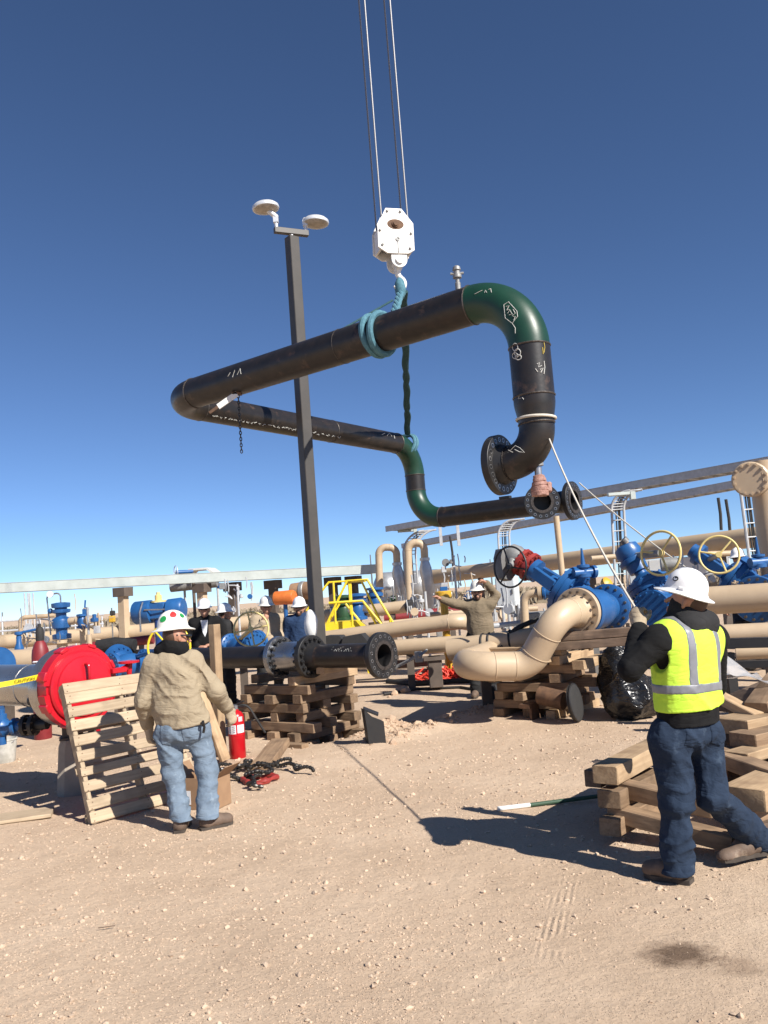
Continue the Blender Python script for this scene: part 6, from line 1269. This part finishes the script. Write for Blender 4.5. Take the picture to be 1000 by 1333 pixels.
def fpart(name, fld, m, parent, label=None, smooth_it=1):
    v, f = fld.build(); b = BASE[parent.name]
    for _ in range(smooth_it):
        a = np.zeros_like(v); c = np.zeros(len(v))
        for i in range(4):
            np.add.at(a, f[:, i], v[f[:, (i + 1) % 4]]); np.add.at(c, f[:, i], 1); np.add.at(a, f[:, (i + 1) % 4], v[f[:, i]]); np.add.at(c, f[:, (i + 1) % 4], 1)
        v = v * .5 + .5 * a / np.maximum(c, 1)[:, None]
    o = bpy.data.objects.new(name, np_mesh(name, v - b, f, m)); COL.objects.link(o); o.parent = parent; BASE[o.name] = b
    if label: o['label'] = label
    return o
def ridge(X, fr, seed): return (1 - np.abs(wn(X, fr, seed))) ** 3
def folds(amp, fr, seed, sc=(1, 1, 1), extra=None, ax=None):
    sc = np.array(sc)
    def g(X):
        # drawn-out creases: noise squeezed along two oblique directions, broken up by a mask
        u = unit(V(.55, .25, .8)); w_ = unit(V(-.6, .2, .75)); Y = X - np.outer(X @ u, u) * .68; W = X - np.outer(X @ w_, w_) * .68
        m = np.clip(.55 + .9 * wn(X, 7, seed + 5), 0, 1)
        r = amp * (1.15 * (ridge(Y * sc, fr, seed) - .3) * m + 1.15 * (ridge(W * sc, fr * 1.1, seed + 1) - .3) * (1 - m) + .35 * (ridge(X, fr * 2.1, seed + 3) - .3)) + .5 * amp * wn(X, 9, seed + 2)
        return r + (extra(X) if extra else 0)
    return g
def bumpzone(pts):                                # gathered creases near joints: (point, radius, amp, freq, seed, axis across the creases)
    def g(X):
        r = 0
        for (p, rad, amp, fr, sd_, ax) in pts:
            a = unit(ax); w_ = np.exp(-(((X - p) ** 2).sum(-1)) / rad ** 2); q = X - p; t = q @ a; Y = .30 * (q - np.outer(t, a)) + np.outer(t, a)
            Y = Y + .012 * np.stack([wn(X, 17, sd_ + i) for i in range(3)], -1); r = r + w_ * amp * (2.0 * ridge(Y, fr * .62, sd_ + 7) - .7)
        return r
    return g
def hand(F, wr, d, up, side, curl=.5, sc=1.0, spread=.012):
    """palm and five bent fingers; d along the hand, up = back of the hand, side=+1 thumb on the d x up side"""
    d = unit(d); up = unit(up - d * (up @ d)); s = np.cross(d, up) * side; k = .012
    F.cap(wr, wr + d * .045 * sc, .030 * sc, .036 * sc, k, (up, 1.45)); pc = wr + d * .075 * sc; F.cap(wr + d * .035 * sc, pc + d * .01, .038 * sc, .040 * sc, k, (up, 1.7))
    for i, (o, L) in enumerate(((.030, .075), (.010, .085), (-.011, .078), (-.030, .060))):
        b = pc + s * o * sc + d * .012 * sc; a1 = curl * .9; d1 = d * math.cos(a1) - up * math.sin(a1) + s * o * .4; p1 = b + d1 * L * .45 * sc; a2 = curl * 2.0; d2 = d * math.cos(a2) - up * math.sin(a2); p2 = p1 + d2 * L * .32 * sc
        a3 = curl * 2.9; d3 = d * math.cos(a3) - up * math.sin(a3); p3 = p2 + d3 * L * .25 * sc
        F.cap(b, p1, .0105 * sc, .0098 * sc, .005); F.cap(p1, p2, .0098 * sc, .009 * sc, .004); F.cap(p2, p3, .009 * sc, .0078 * sc, .004)
    t0 = wr + d * .03 * sc + s * .028 * sc; t1 = t0 + (d * .55 + s * .6 - up * .35) * .045 * sc; t2 = t1 + (d * .85 + s * .1 - up * .45) * .038 * sc
    F.cap(t0, t1, .015 * sc, .0125 * sc, .008); F.cap(t1, t2, .012 * sc, .0095 * sc, .004)
def hat(T, c, fwd, up, m, sc=1.0, stickers=(), full=True, logo=False):
    up = unit(up); fwd = unit(fwd - up * (fwd @ up)); rt = np.cross(fwd, up); mb = MB(); n = 40; vs = []; fs = []
    prof = [(.186, -.020), (.190, -.014), (.186, -.009), (.150, .004), (.138, .012), (.136, .030), (.131, .062), (.118, .096), (.095, .125), (.062, .146), (.030, .155), (.002, .157)]
    for (r, z) in prof:
        for k in range(n):
            a = 2 * math.pi * k / n; ca, sa = math.cos(a), math.sin(a); rr = r
            if r > .145: rr = r * (1 + .07 * max(0, ca) ** 2 - .06 * sa * sa)
            zz = z - (.018 * max(0, ca) ** 2 if r > .145 else 0) - (.010 * max(0, -ca) if r > .145 else 0)
            if r < .137: zz += .007 * math.exp(-((sa * r) / .022) ** 2) * (1 - r / .16)
            vs.append(c + (fwd * ca * rr * 1.03 + rt * sa * rr * .86 + up * zz) * sc)
    m_ = len(prof)
    for i in range(m_ - 1):
        for k in range(n): j = (k + 1) % n; fs.append((i * n + k, i * n + j, (i + 1) * n + j, (i + 1) * n + k))
    fs.append(tuple((m_ - 1) * n + k for k in range(n))); mb.add(vs, fs); H = part('hard_hat', mb, m, T, sharp=60)
    sus = MB(); sus.lathe([(.126, -.03), (.128, .02)], c, up, 32, hint=fwd, sx=1.0 * sc, sy=1.0 * sc) if False else None
    def on(az, h_):
        r = float(np.interp(h_, [.012, .03, .062, .096, .125, .146, .155], [.138, .136, .131, .118, .095, .062, .03])); ca, sa = math.cos(az), math.sin(az)
        p = c + (fwd * ca * r * 1.03 + rt * sa * r * .86 + up * h_) * sc; nn = unit(fwd * ca + rt * sa * 1.15 + up * (.10 + 5.2 * h_ * h_ / .02 * .25)); return p, nn
    for (az, h_, r, mm) in stickers:
        q = MB(); vs = []; ctr, n0 = on(az, h_); nn = 14
        for k in range(nn):
            a = 2 * math.pi * k / nn; p, n1 = on(az + math.cos(a) * r / .12, min(.15, h_ + math.sin(a) * r * .8)); vs.append(p + n1 * .003)
        q.add([ctr + n0 * .0035] + vs, [(0, 1 + k, 1 + (k + 1) % nn) for k in range(nn)]); part('sticker', q, mm, H, sharp=180)
    for s in (-1, 1):
        p, n1 = on(s * 1.5, .022); part('slot_clip', MB().box(p, (.04 * sc, .012 * sc, .018 * sc), (fwd, n1, up), .003), m, H)
    return H
def person(name, label, J, f, hf, hup, S, h=.014, hat_c=None, group=None, base=None):
    """J: joints in metres; f: facing; hf/hup: head facing and up; S: clothing spec"""
    g = {k: np.asarray(v, float) for k, v in J.items()}; f = unit(f); sd_ = unit(g['sR'] - g['sL']); fl = (f, 1.0)
    T = thing(name, label, 'person', base if base is not None else V((g['aL'][0] + g['aR'][0]) / 2, (g['aL'][1] + g['aR'][1]) / 2, 0), group)
    
    for sN in 'LR':
        ft_ = unit(V(*(g['t' + sN] - g['q' + sN])[:2], 0)); g['a' + sN] = V(*(g['q' + sN] + ft_ * .065)[:2], g['q' + sN][2] + .12)
    bw = S.get('bulk', 1.0); hp = g['pelvis']; ne = g['neck']; he = g['head']; hf = unit(hf); hup = unit(hup)
    # body
    B = Field(S.get('bh', h)); flatF = (f, 1.35)
    B.cap(hp, g['chest'], .10, .12, .05, flatF).cap(g['sL'], g['sR'], .05, .05, .04).cap(g['chest'], ne, .08, .055, .04).cap(ne, he - hup * .03, .055, .056, .03)
    B.cap(he + hup * .025 - hf * .012, he + hup * .03, .088, .088, .03, (sd_, 1.12)).cap(he - hup * .045 + hf * .03, he - hup * .085 + hf * .055, .058, .036, .04, (sd_, 1.05))
    B.cap(he + hf * .088 + hup * .005, he + hf * .112 - hup * .025, .010, .014, .012).cap(he + hf * .082 - hup * .062, he + hf * .084 - hup * .072, .022, .020, .012, (hup, 1.5))
    rt = np.cross(hf, hup)
    for s in (-1, 1): B.cap(he + rt * s * .084 + hup * .015 - hf * .005, he + rt * s * .083 - hup * .028, .014, .010, .008)
    for sN in 'LR': B.cap(g['s' + sN], g['e' + sN], .042, .036, .03).cap(g['e' + sN], g['w' + sN], .035, .026, .02).cap(g['h' + sN], g['k' + sN], .07, .05, .04).cap(g['k' + sN], g['a' + sN], .048, .036, .03)
    for sN in 'LR': B.cap(hp, g['h' + sN], .09, .07, .04)
    if not S.get('gloves'):
        for sN in 'LR':
            d, u_, sg, cu = S['hand' + sN]; hand(B, g['w' + sN], np.asarray(d, float), np.asarray(u_, float), sg, cu, 1.0)
    fpart('body', B, 'skin', T)
    # jacket / shirt
    jr = .185 * bw; K = Field(h); K.cap(g['waist'], g['chest'], jr * .98, jr * 1.02, .06, (f, 1.42)).cap(hp + UP * .02, g['waist'], jr * S.get('skirt', 1.0), jr * .98, .06, (f, 1.38))
    K.cap(g['sL'] - sd_ * -.03, g['sR'] - sd_ * .03, .085 * bw, .085 * bw, .07).cap(g['chest'] + UP * .06, ne, .10 * bw, .066, .06)
    for sN in 'LR':
        K.cap(g['s' + sN], g['e' + sN], .074 * bw, .062 * bw, .045).cap(g['e' + sN], g['w' + sN] + (g['e' + sN] - g['w' + sN]) * .06, .061 * bw, .046 * bw, .03)
        dw = unit(g['w' + sN] - g['e' + sN]); K.cap(g['w' + sN] - dw * .075, g['w' + sN] - dw * .02, .048 * bw, .048 * bw, .01)
    zones = []
    for sN in 'LR': zones += [(g['e' + sN], .10, .007, 75, 31, g['w' + sN] - g['s' + sN]), (g['w' + sN] + (g['e' + sN] - g['w' + sN]) * .3, .09, .005, 90, 35, g['w' + sN] - g['e' + sN])]
    zones += [(g['waist'] - UP * .02, .17, S.get('waistfold', .006), 42, 37, UP + sd_ * .35)]
    zones += S.get('zones', [])
    K.disp = folds(S.get('fold', .008), S.get('ffr', 27), S.get('seed', 1), (1, 1, .55), bumpzone(zones))
    hem = S.get('hem', hp - UP * .03); K.plane(hem, S.get('hemn', -UP)); fpart('jacket' if S.get('jname') is None else S['jname'], K, S['top'], T)
    # trousers
    tr = S.get('leg', 1.0)
    def tf(ex=0.0):
        Q = Field(h); Q.cap(g['hL'] + UP * .04, g['hR'] + UP * .04, .112 * tr + ex, .112 * tr + ex, .05, (f, 1.08)).cap(hp + UP * .02, hp + UP * .09, .145 * tr + ex, .145 * tr + ex, .05, (f, 1.35))
        if 'seat' in S: Q.cap(hp - f * .045 + sd_ * -.06 - UP * .02, hp - f * .045 + sd_ * .06 - UP * .02, .085 + ex, .085 + ex, .05)
        z2 = []
        for sN in 'LR':
            dk = g['a' + sN] - g['k' + sN]; e_ = g['a' + sN] + unit(dk) * .11
            Q.cap(g['h' + sN], g['k' + sN], .098 * tr + ex, .082 * tr + ex, .045).cap(g['k' + sN], e_, .080 * tr + ex, .078 * tr + ex, .03)
            z2 += [(g['k' + sN] - f * .04, .14, .015, 58, 51, g['a' + sN] - g['h' + sN] + sd_ * .15), (g['a' + sN] - dk * .10, .15, .015, 66, 53, dk + sd_ * .1), (g['h' + sN] - UP * .06 - f * .05,   .14, .014, 52, 55, UP + sd_ * (.8 if sN == 'L' else -.8))]
        Q.disp = folds(S.get('tfold', .012), 24, S.get('seed', 1) + 7, (1, 1, .5), bumpzone(z2)); return Q
    Q = tf(); Q.plane(V(0, 0, S.get('cuff', .055)), -UP); Q.plane(hp + UP * S.get('rise', .12), UP); to_ = fpart('trousers', Q, S['bottom'], T)
    if S.get('pockets'):
        for s_ in (-1, 1):
            pc_ = hp + sd_ * s_ * .082 + UP * S.get('pz', -.01); K2 = tf(.004); K2.plane(pc_, f); u1 = unit(sd_ + UP * .06 * s_)
            for nn, hh in ((u1, .068), (-u1, .068), (UP, .075), (-UP + sd_ * .35, .085), (-UP - sd_ * .35, .085)): K2.plane(pc_ + unit(nn) * hh, nn)
            fpart('back_pocket', K2, S['bottom'], to_)
        K2 = tf(.0035); K2.plane(V(0, 0, S.get('cuff', .055)), -UP); K2.plane(V(0, 0, S.get('cuff', .055) + .026), UP); hm = fpart('cuff_hem', K2, S['bottom'], to_); hm['kind'] = 'stuff'
    # boots
    for sN in 'LR':
        a = g['a' + sN]; t = g['t' + sN]; hl = g['q' + sN]; ft = unit(V(t[0] - hl[0], t[1] - hl[1], 0)); bl_ = np.linalg.norm((t - hl)[:2]); z0 = hl[2]
        W = Field(min(h, .010)); c0 = hl + ft * .045; W.cap(V(c0[0], c0[1], z0 + .060), V(c0[0], c0[1], z0 + .15) * .6 + (a + UP * .05) * .4, .042, .044, .03).cap(V(*(hl + ft * .05)[:2], z0 + .052), V(*(hl + ft * .14)[:2], z0 + .058), .041, .044, .03).cap(V(*(hl + ft * .13)[:2], z0 + .056), V(*(t - ft * .05)[:2], t[2] + .048), .046, .040, .03, (UP, 1.1)).cap(V(*(t - ft * .06)[:2], t[2] + .045), V(*(t - ft * .04)[:2], t[2] + .043), .044, .038, .02)
        W.disp = folds(.004, 30, 5); W.plane(V(0, 0, z0 + .016), -UP); bt = fpart('boot', W, S.get('boot', 'boot'), T)
        so_ = MB(); yy = np.cross(UP, ft); L = bl_; out = [(-.005, -.036), (.02, -.043), (.09, -.036), (.14, -.040), (L - .07, -.050), (L - .02, -.034), (L, 0), (L - .02, .034), (L - .07, .050), (.14, .040), (.09, .036), (.02, .043), (-.005, .036)]
        so_.prism(out, hl + UP * .0, (ft, yy, UP), .024); part('sole', so_, 'sole', bt)
    # gloves
    if S.get('gloves'):
        for sN in 'LR':
            d, u_, sg, cu = S['hand' + sN]; d = unit(np.asarray(d, float)); Gv = Field(min(h, .0065)); hand(Gv, g['w' + sN], d, np.asarray(u_, float), sg, cu, 1.16); Gv.cap(g['w' + sN] - d * .05, g['w' + sN] + d * .02, .042, .038, .015); fpart('glove', Gv, S['gloves'], T, smooth_it=0)
    # face furniture and hat
    if S.get('glasses', True):
        mb = MB()
        for s in (-1, 1): mb.ball(he + hf * .088 + rt * s * .034 + hup * .012, .03, (1.0, .9, .55), 12, (rt, hf, hup))
        gl = part('sunglasses', mb.box(he + hf * .098 + hup * .018, (.10, .012, .012), (rt, hf, hup)), 'lens', T)
        part('temple_arms', MB().box(he + rt * .088 + hf * .03 + hup * .015, (.006, .11, .010), (rt, hf, hup)).box(he - rt * .088 + hf * .03 + hup * .015, (.006, .11, .010), (rt, hf, hup)), 'lens', gl, kind='stuff')
    if S.get('beard'):
        bd = Field(h * .7); bd.cap(he - hup * .06 + hf * .045, he - hup * .095 + hf * .06, .055, .036, .02, (sd_, 1.0)); bd.plane(he - hup * .045 + hf * .02, hup + hf * -.2); fpart('beard', bd, S['beard'], T)
    hr = Field(min(h, .011)); hr.cap(he + hup * .02 - hf * .025, he + hup * .03 - hf * .02, .084, .084, .02, (sd_, 1.1)); hr.plane(he - hup * .035 + hf * .0, -hup); hr.plane(he + hf * .03, hf); fpart('hair', hr, S.get('hair', 'leather'), T)
    H = hat(T, hat_c if hat_c is not None else he + hup * .052, hf, S.get('hatup', hup), S.get('hat', 'white_hat'), S.get('hatsc', 1.0), S.get('stickers', ()))
    return T, g
if True:
    # worker in the yellow vest, right foreground
    d = 4.70; f1_ = unit(V(-.58, .81, 0)); hf1 = unit(V(-.80, .50, .34)); hu1 = unit(V(.30, -.17, .95))
    J = dict(pelvis=P(897, 948, d), waist=P(894, 902, d), chest=P(892, 852, d), neck=P(894, 812, d), head=P(895, 784, d - .02), sL=P(856, 834, d - .11), sR=P(929, 830, d + .12), eL=P(821, 871, d - .13), eR=P(930, 892, d + .34), wL=P(833, 818, d + .03), wR=P(868, 830, d + .46),
             hL=P(873, 968, d - .06), hR=P(918, 964, d + .04), kL=P(881, 1044, d - .07), kR=P(928, 1036, d - .02), aL=Z(888, 1146) + UP * .13, aR=Z(976, 1118) + UP * .13, qL=Z(900, 1150), tL=Z(838, 1140), qR=Z(996, 1118), tR=Z(936, 1130))
    J['qR'] = J['qR'] + UP * .03
    hL = unit(P(834, 801, d + .06) - J['wL'])
    S1 = dict(top='black_cloth', bottom='denim_dark', bulk=1.02, leg=.97, fold=.006, waistfold=.003, skirt=1.07, hem=P(892, 941, d), gloves='glove', handL=(hL + V(-.2, .3, 0), V(-.6, -.6, .2), 1, .75), handR=(V(-.5, .6, .2), V(0, .2, 1), 1, .6), boot='boot', hatsc=.83, hat='white_hat', glasses=False, seed=3, cuff=.045, tfold=.014, stickers=((1.22 - 2.9, .075, .021, 'lens'),), hatup=hu1, rise=.16, bh=.010, seat=1, pockets=1, pz=.0)
    S1['stickers'] = ((-1.05, .072, .021, 'lens'), (-1.05, .072, .013, 'alum'), (-1.05, .072, .009, 'lens'))
    T1, g = person('person', 'worker in yellow safety vest and white hard hat, seen from behind', J, f1_, hf1, hu1, S1, .007, hat_c=P(893, 770, d - .02))
    # hood
    Hd = Field(.009); nk = g['neck']; Hd.cap(nk - f1_ * .06 + V(-.05, -.02, .0), nk - f1_ * .06 + V(.07, .05, -.005), .075, .07, .04).cap(nk + V(-.09, .0, .01), nk - f1_ * .03 + V(-.03, 0, .04), .055, .07, .04).cap(nk + V(.06, .08, 0), nk + V(.02, 0, .05), .06, .07, .04).cap(nk + UP * .02, nk + UP * .09, .088, .085, .04)
    Hd.disp = folds(.012, 16, 9); fpart('hood', Hd, 'charcoal_cloth', T1)
    # vest over the jacket
    sd1 = unit(g['sR'] - g['sL']); jr = .185 * 1.09
    def vest_field(extra, h=.007):
        K = Field(h); K.cap(g['waist'] - UP * .05, g['chest'], jr * 1.0 + .016 + extra, jr * 1.02 + .016 + extra, .06, (f1_, 1.40)).cap(g['sL'] + sd1 * .075, g['sR'] - sd1 * .075, .10 + extra, .10 + extra, .08).cap(g['chest'] + UP * .05, nk - UP * .03, .12 + extra, .085 + extra, .06)
        K.disp = folds(.008, 20, 15, (1, 1, .7), bumpzone([(g['waist'] - UP * .09 - f1_ * .12, .20, .013, 44, 61, UP * 1.0 + sd1 * .5), (g['waist'] + V(0, 0, -.02), .16, .007, 50, 64, UP - sd1 * .6)])); return K
    def armholes(K):
        for sN, sg in (('L', -1), ('R', 1)):
            p = g['s' + sN]; K.cap(p + sd1 * sg * .045 - UP * .10, p + sd1 * sg * .10 + UP * .02, .083, .095, sub=True)
        K.cap(nk + UP * .05 + f1_ * .03, nk + UP * .12 + f1_ * .02, .085, .12, sub=True)
    K = vest_field(0); armholes(K); K.plane(P(892, 921, d), unit(-UP + sd1 * .02)); vst = fpart('safety_vest', K, 'vest', T1)
    w1_ = vest_field(.004); armholes(w1_); zc = P(890, 893, d)[2]; tl_ = unit(UP + sd1 * .03); w1_.plane(V(g['waist'][0], g['waist'][1], zc + .026), tl_); w1_.plane(V(g['waist'][0], g['waist'][1], zc - .026), -tl_); fpart('reflective_band', w1_, 'reflective', vst)
    for off in (-.105, .105):
        K = vest_field(.004); armholes(K); o = g['waist'] + sd1 * off; K.plane(o + sd1 * .026, sd1); K.plane(o - sd1 * .026, -sd1); K.plane(V(0, 0, zc + .02), -UP); fpart('reflective_strip', K, 'reflective', vst)
    mb = MB(); wb = g['pelvis'] + UP * .03; 
    Bt = Field(.0085); Bt.cap(g['pelvis'] + UP * .05, g['pelvis'] + UP * .075, .158, .158, .03, (f1_, 1.30)); Bt.plane(g['pelvis'] + UP * .085, UP); Bt.plane(g['pelvis'] + UP * .048, -UP); fpart('belt', Bt, 'leather', T1)

    # worker in the tan shirt, left foreground
    d = 6.42; f2_ = unit(V(.16, .98, 0)); hf2 = unit(V(.82, .55, -.10)); hu2 = unit(V(-.02, .03, 1))
    J = dict(pelvis=P(238, 946, d), waist=P(231, 920, d), chest=P(226, 882, d), neck=P(225, 846, d), head=P(229, 830, d), sL=P(199, 866, d), sR=P(251, 860, d + .02), eL=P(186, 912, d - .02), eR=P(281, 900, d + .05), wL=P(193, 944, d + .12), wR=P(296, 922, d + .22),
             hL=P(220, 958, d - .01), hR=P(257, 953, d + .02), kL=P(225, 1006, d + .01), kR=P(270, 998, d + .05), aL=Z(232, 1080) + UP * .11, aR=Z(272, 1078) + UP * .13, qL=Z(233, 1086), tL=Z(228, 1086) + V(.02, .29, 0), qR=Z(261, 1082), tR=Z(304, 1072))
    S2 = dict(jname='shirt', top='tan_shirt', bottom='denim_light', bulk=1.0, leg=.89, hem=P(236, 946, d), hemn=unit(V(.10, 0, -1)), gloves='glove', handL=(V(.05, .1, -1), V(-.9, -.3, 0), 1, .5), handR=(V(.25, .3, -.8), V(.7, -.6, .2), -1, .55), hat='white_hat_used', hatsc=.84, seed=11, fold=.011, waistfold=.014, cuff=.085, glasses=True, bh=.010, rise=.12, seat=1, pockets=1, pz=-.03, skirt=1.10,
              stickers=((2.55, .082, .034, 'sticker_green'), (1.75, .116, .034, 'sticker_red'), (1.0, .10, .026, 'sticker_green')))
    S2['zones'] = [(P(240, 870, d - .13), .11, .013, 60, 71, V(.75, 0, .65)), (P(222, 885, d - .15), .14, .013, 52, 73, V(.6, 0, .8)), (P(232, 920, d - .15), .15, .013, 60, 75, V(.15, 0, 1)), (P(262, 880, d - .08), .09, .012, 65, 77, V(.9, 0, .4)), (P(205, 900, d - .12), .10, .010, 60, 79, V(-.4, 0, .9))]
    T2, g2 = person('person', 'worker in tan shirt and light jeans wearing stickered white hard hat', J, f2_, hf2, hu2, S2, .0075, hat_c=P(225, 817, d))
    Sc = Field(.009); nk2 = g2['neck']; Sc.cap(nk2 + V(-.07, .0, .0), nk2 + V(.06, -.02, .0), .070, .070, .03).cap(nk2 + V(-.02, .02, .03), nk2 + V(.03, .04, .05), .075, .070, .03).cap(nk2 + V(0, -.03, .04), nk2 + V(.01, -.01, .06), .07, .06, .03); Sc.disp = folds(.010, 20, 4); fpart('scarf', Sc, 'black_cloth', T2)
    kq = P(264, 938, d - .12); part('key_clip', MB().tube([kq, kq - UP * .05 + V(.01, 0, 0), kq - UP * .09], .010, 8).torus(kq - UP * .02, V(1, 0, 0), .018, .005, 16, 6), 'lens', T2, kind='stuff')
    def yoke_line(): pass
    # crew in the background
    def crew(label, px, py, d, face, top, bottom, arms=None, beard=None, hs=1.0, bulk=1.05, tall=1.0, extra=None, hatm='white_hat', scarf=None, gl=True):
        hc = P(px, py, d); zH = hc[2]; f = unit(face); r = V(f[1], -f[0], 0); b0 = V(hc[0], hc[1], 0); k = tall
        q = lambda x, y, z: b0 + r * x + f * y + UP * (z * zH / 1.66)
        J = dict(head=q(0, .02, 1.60), neck=q(0, -.01, 1.46), chest=q(0, 0, 1.28), waist=q(0, 0, 1.08), pelvis=q(0, 0, .95), sL=q(-.185, 0, 1.40), sR=q(.185, 0, 1.40), eL=q(-.25, -.02, 1.12), eR=q(.25, -.02, 1.12), wL=q(-.22, .12, .90), wR=q(.22, .12, .90), hL=q(-.10, 0, .88), hR=q(.10, 0, .88), kL=q(-.12, .02, .48), kR=q(.12, .02, .48), aL=q(-.13, 0, .10), aR=q(.13, 0, .10), qL=q(-.13, -.06, 0), qR=q(.14, -.06, 0), tL=q(-.16, .22, 0), tR=q(.18, .22, 0))
        S = dict(top=top, bottom=bottom, bulk=bulk, handL=(f * .3 - UP, -r, 1, .5), handR=(f * .3 - UP, r, -1, .5), seed=int(px) % 50, beard=beard, hat=hatm, gloves=None, fold=.010, glasses=gl, hatsc=.84)
        if arms: arms(J, S, q, f, r)
        T, g = person('person', label, J, f, unit(f + V(0, 0, .05)), UP, S, .013, group='crew behind the pipes'); return T, g
    def a_up(J, S, q, f, r):
        J['eR'] = P(589, 785, 12.55); J['wR'] = P(574, 780, 12.45); J['eL'] = P(646, 775, 12.6); J['wL'] = P(633, 759, 12.5)
        S['handR'] = (J['wR'] - J['eR'] + V(0, 0, .04), UP, -1, .35); S['handL'] = (J['wL'] - J['eL'] + V(-.2, -.1, .02), UP, 1, .6)
    crew('worker in brown shirt raising one arm to the hard hat', 621, 766, 12.6, V(-.12, -1, 0), 'brown_shirt', 'charcoal_cloth', a_up, 'leather', hatm='white_hat_used')
    def a_hips(J, S, q, f, r): J['eL'] = q(-.30, -.03, 1.14); J['wL'] = q(-.12, .20, 1.05); J['eR'] = q(.30, -.03, 1.14); J['wR'] = q(.10, .22, 1.03); S['handL'] = (r + f * .3, UP, 1, .7); S['handR'] = (-r + f * .3, UP, -1, .7)
    T3, g3 = crew('worker in black jacket over white shirt behind the black pipe', 266, 789, 13.2, V(.15, -1, 0), 'black_cloth', 'charcoal_cloth', a_hips); p = g3['chest'] + unit(V(.15, -1, 0)) * .13
    part('white_shirt', MB().prism([(-.055, .14), (.055, .14), (.03, -.05), (0, -.12), (-.03, -.05)], p + V(0, -.004, .02), (V(1, .15, 0), UP, V(0, -1, 0)), .014), 'label_white', T3)
    crew('worker in dark jacket turned away beside the upright post', 291, 795, 13.8, V(.9, .45, 0), 'charcoal_cloth', 'charcoal_cloth', gl=False)
    def a_chin(J, S, q, f, r): J['eR'] = q(.27, .10, 1.14); J['wR'] = q(.08, .20, 1.38); J['eL'] = q(-.28, .0, 1.14); J['wL'] = q(.05, .22, 1.10); S['handR'] = (-r * .5 + UP + f * .1, f, -1, .8); S['handL'] = (r + f * .2, UP, 1, .6)
    crew('worker in tan coat with a hand at the chin behind the yellow wheel', 346, 786, 13.0, V(.35, -1, 0), 'tan_coat', 'charcoal_cloth', a_chin, hatm='white_hat_used', bulk=1.15)
    crew('worker in dark blue shirt standing left of the light pole', 390, 787, 13.0, V(-.1, -1, 0), 'navy_shirt', 'charcoal_cloth', None, 'leather')
    crew('worker in dark clothes half hidden behind the right blue valve', 961, 722, 13.4, V(-.8, -.6, 0), 'charcoal_cloth', 'denim_dark', None, None, gl=True)
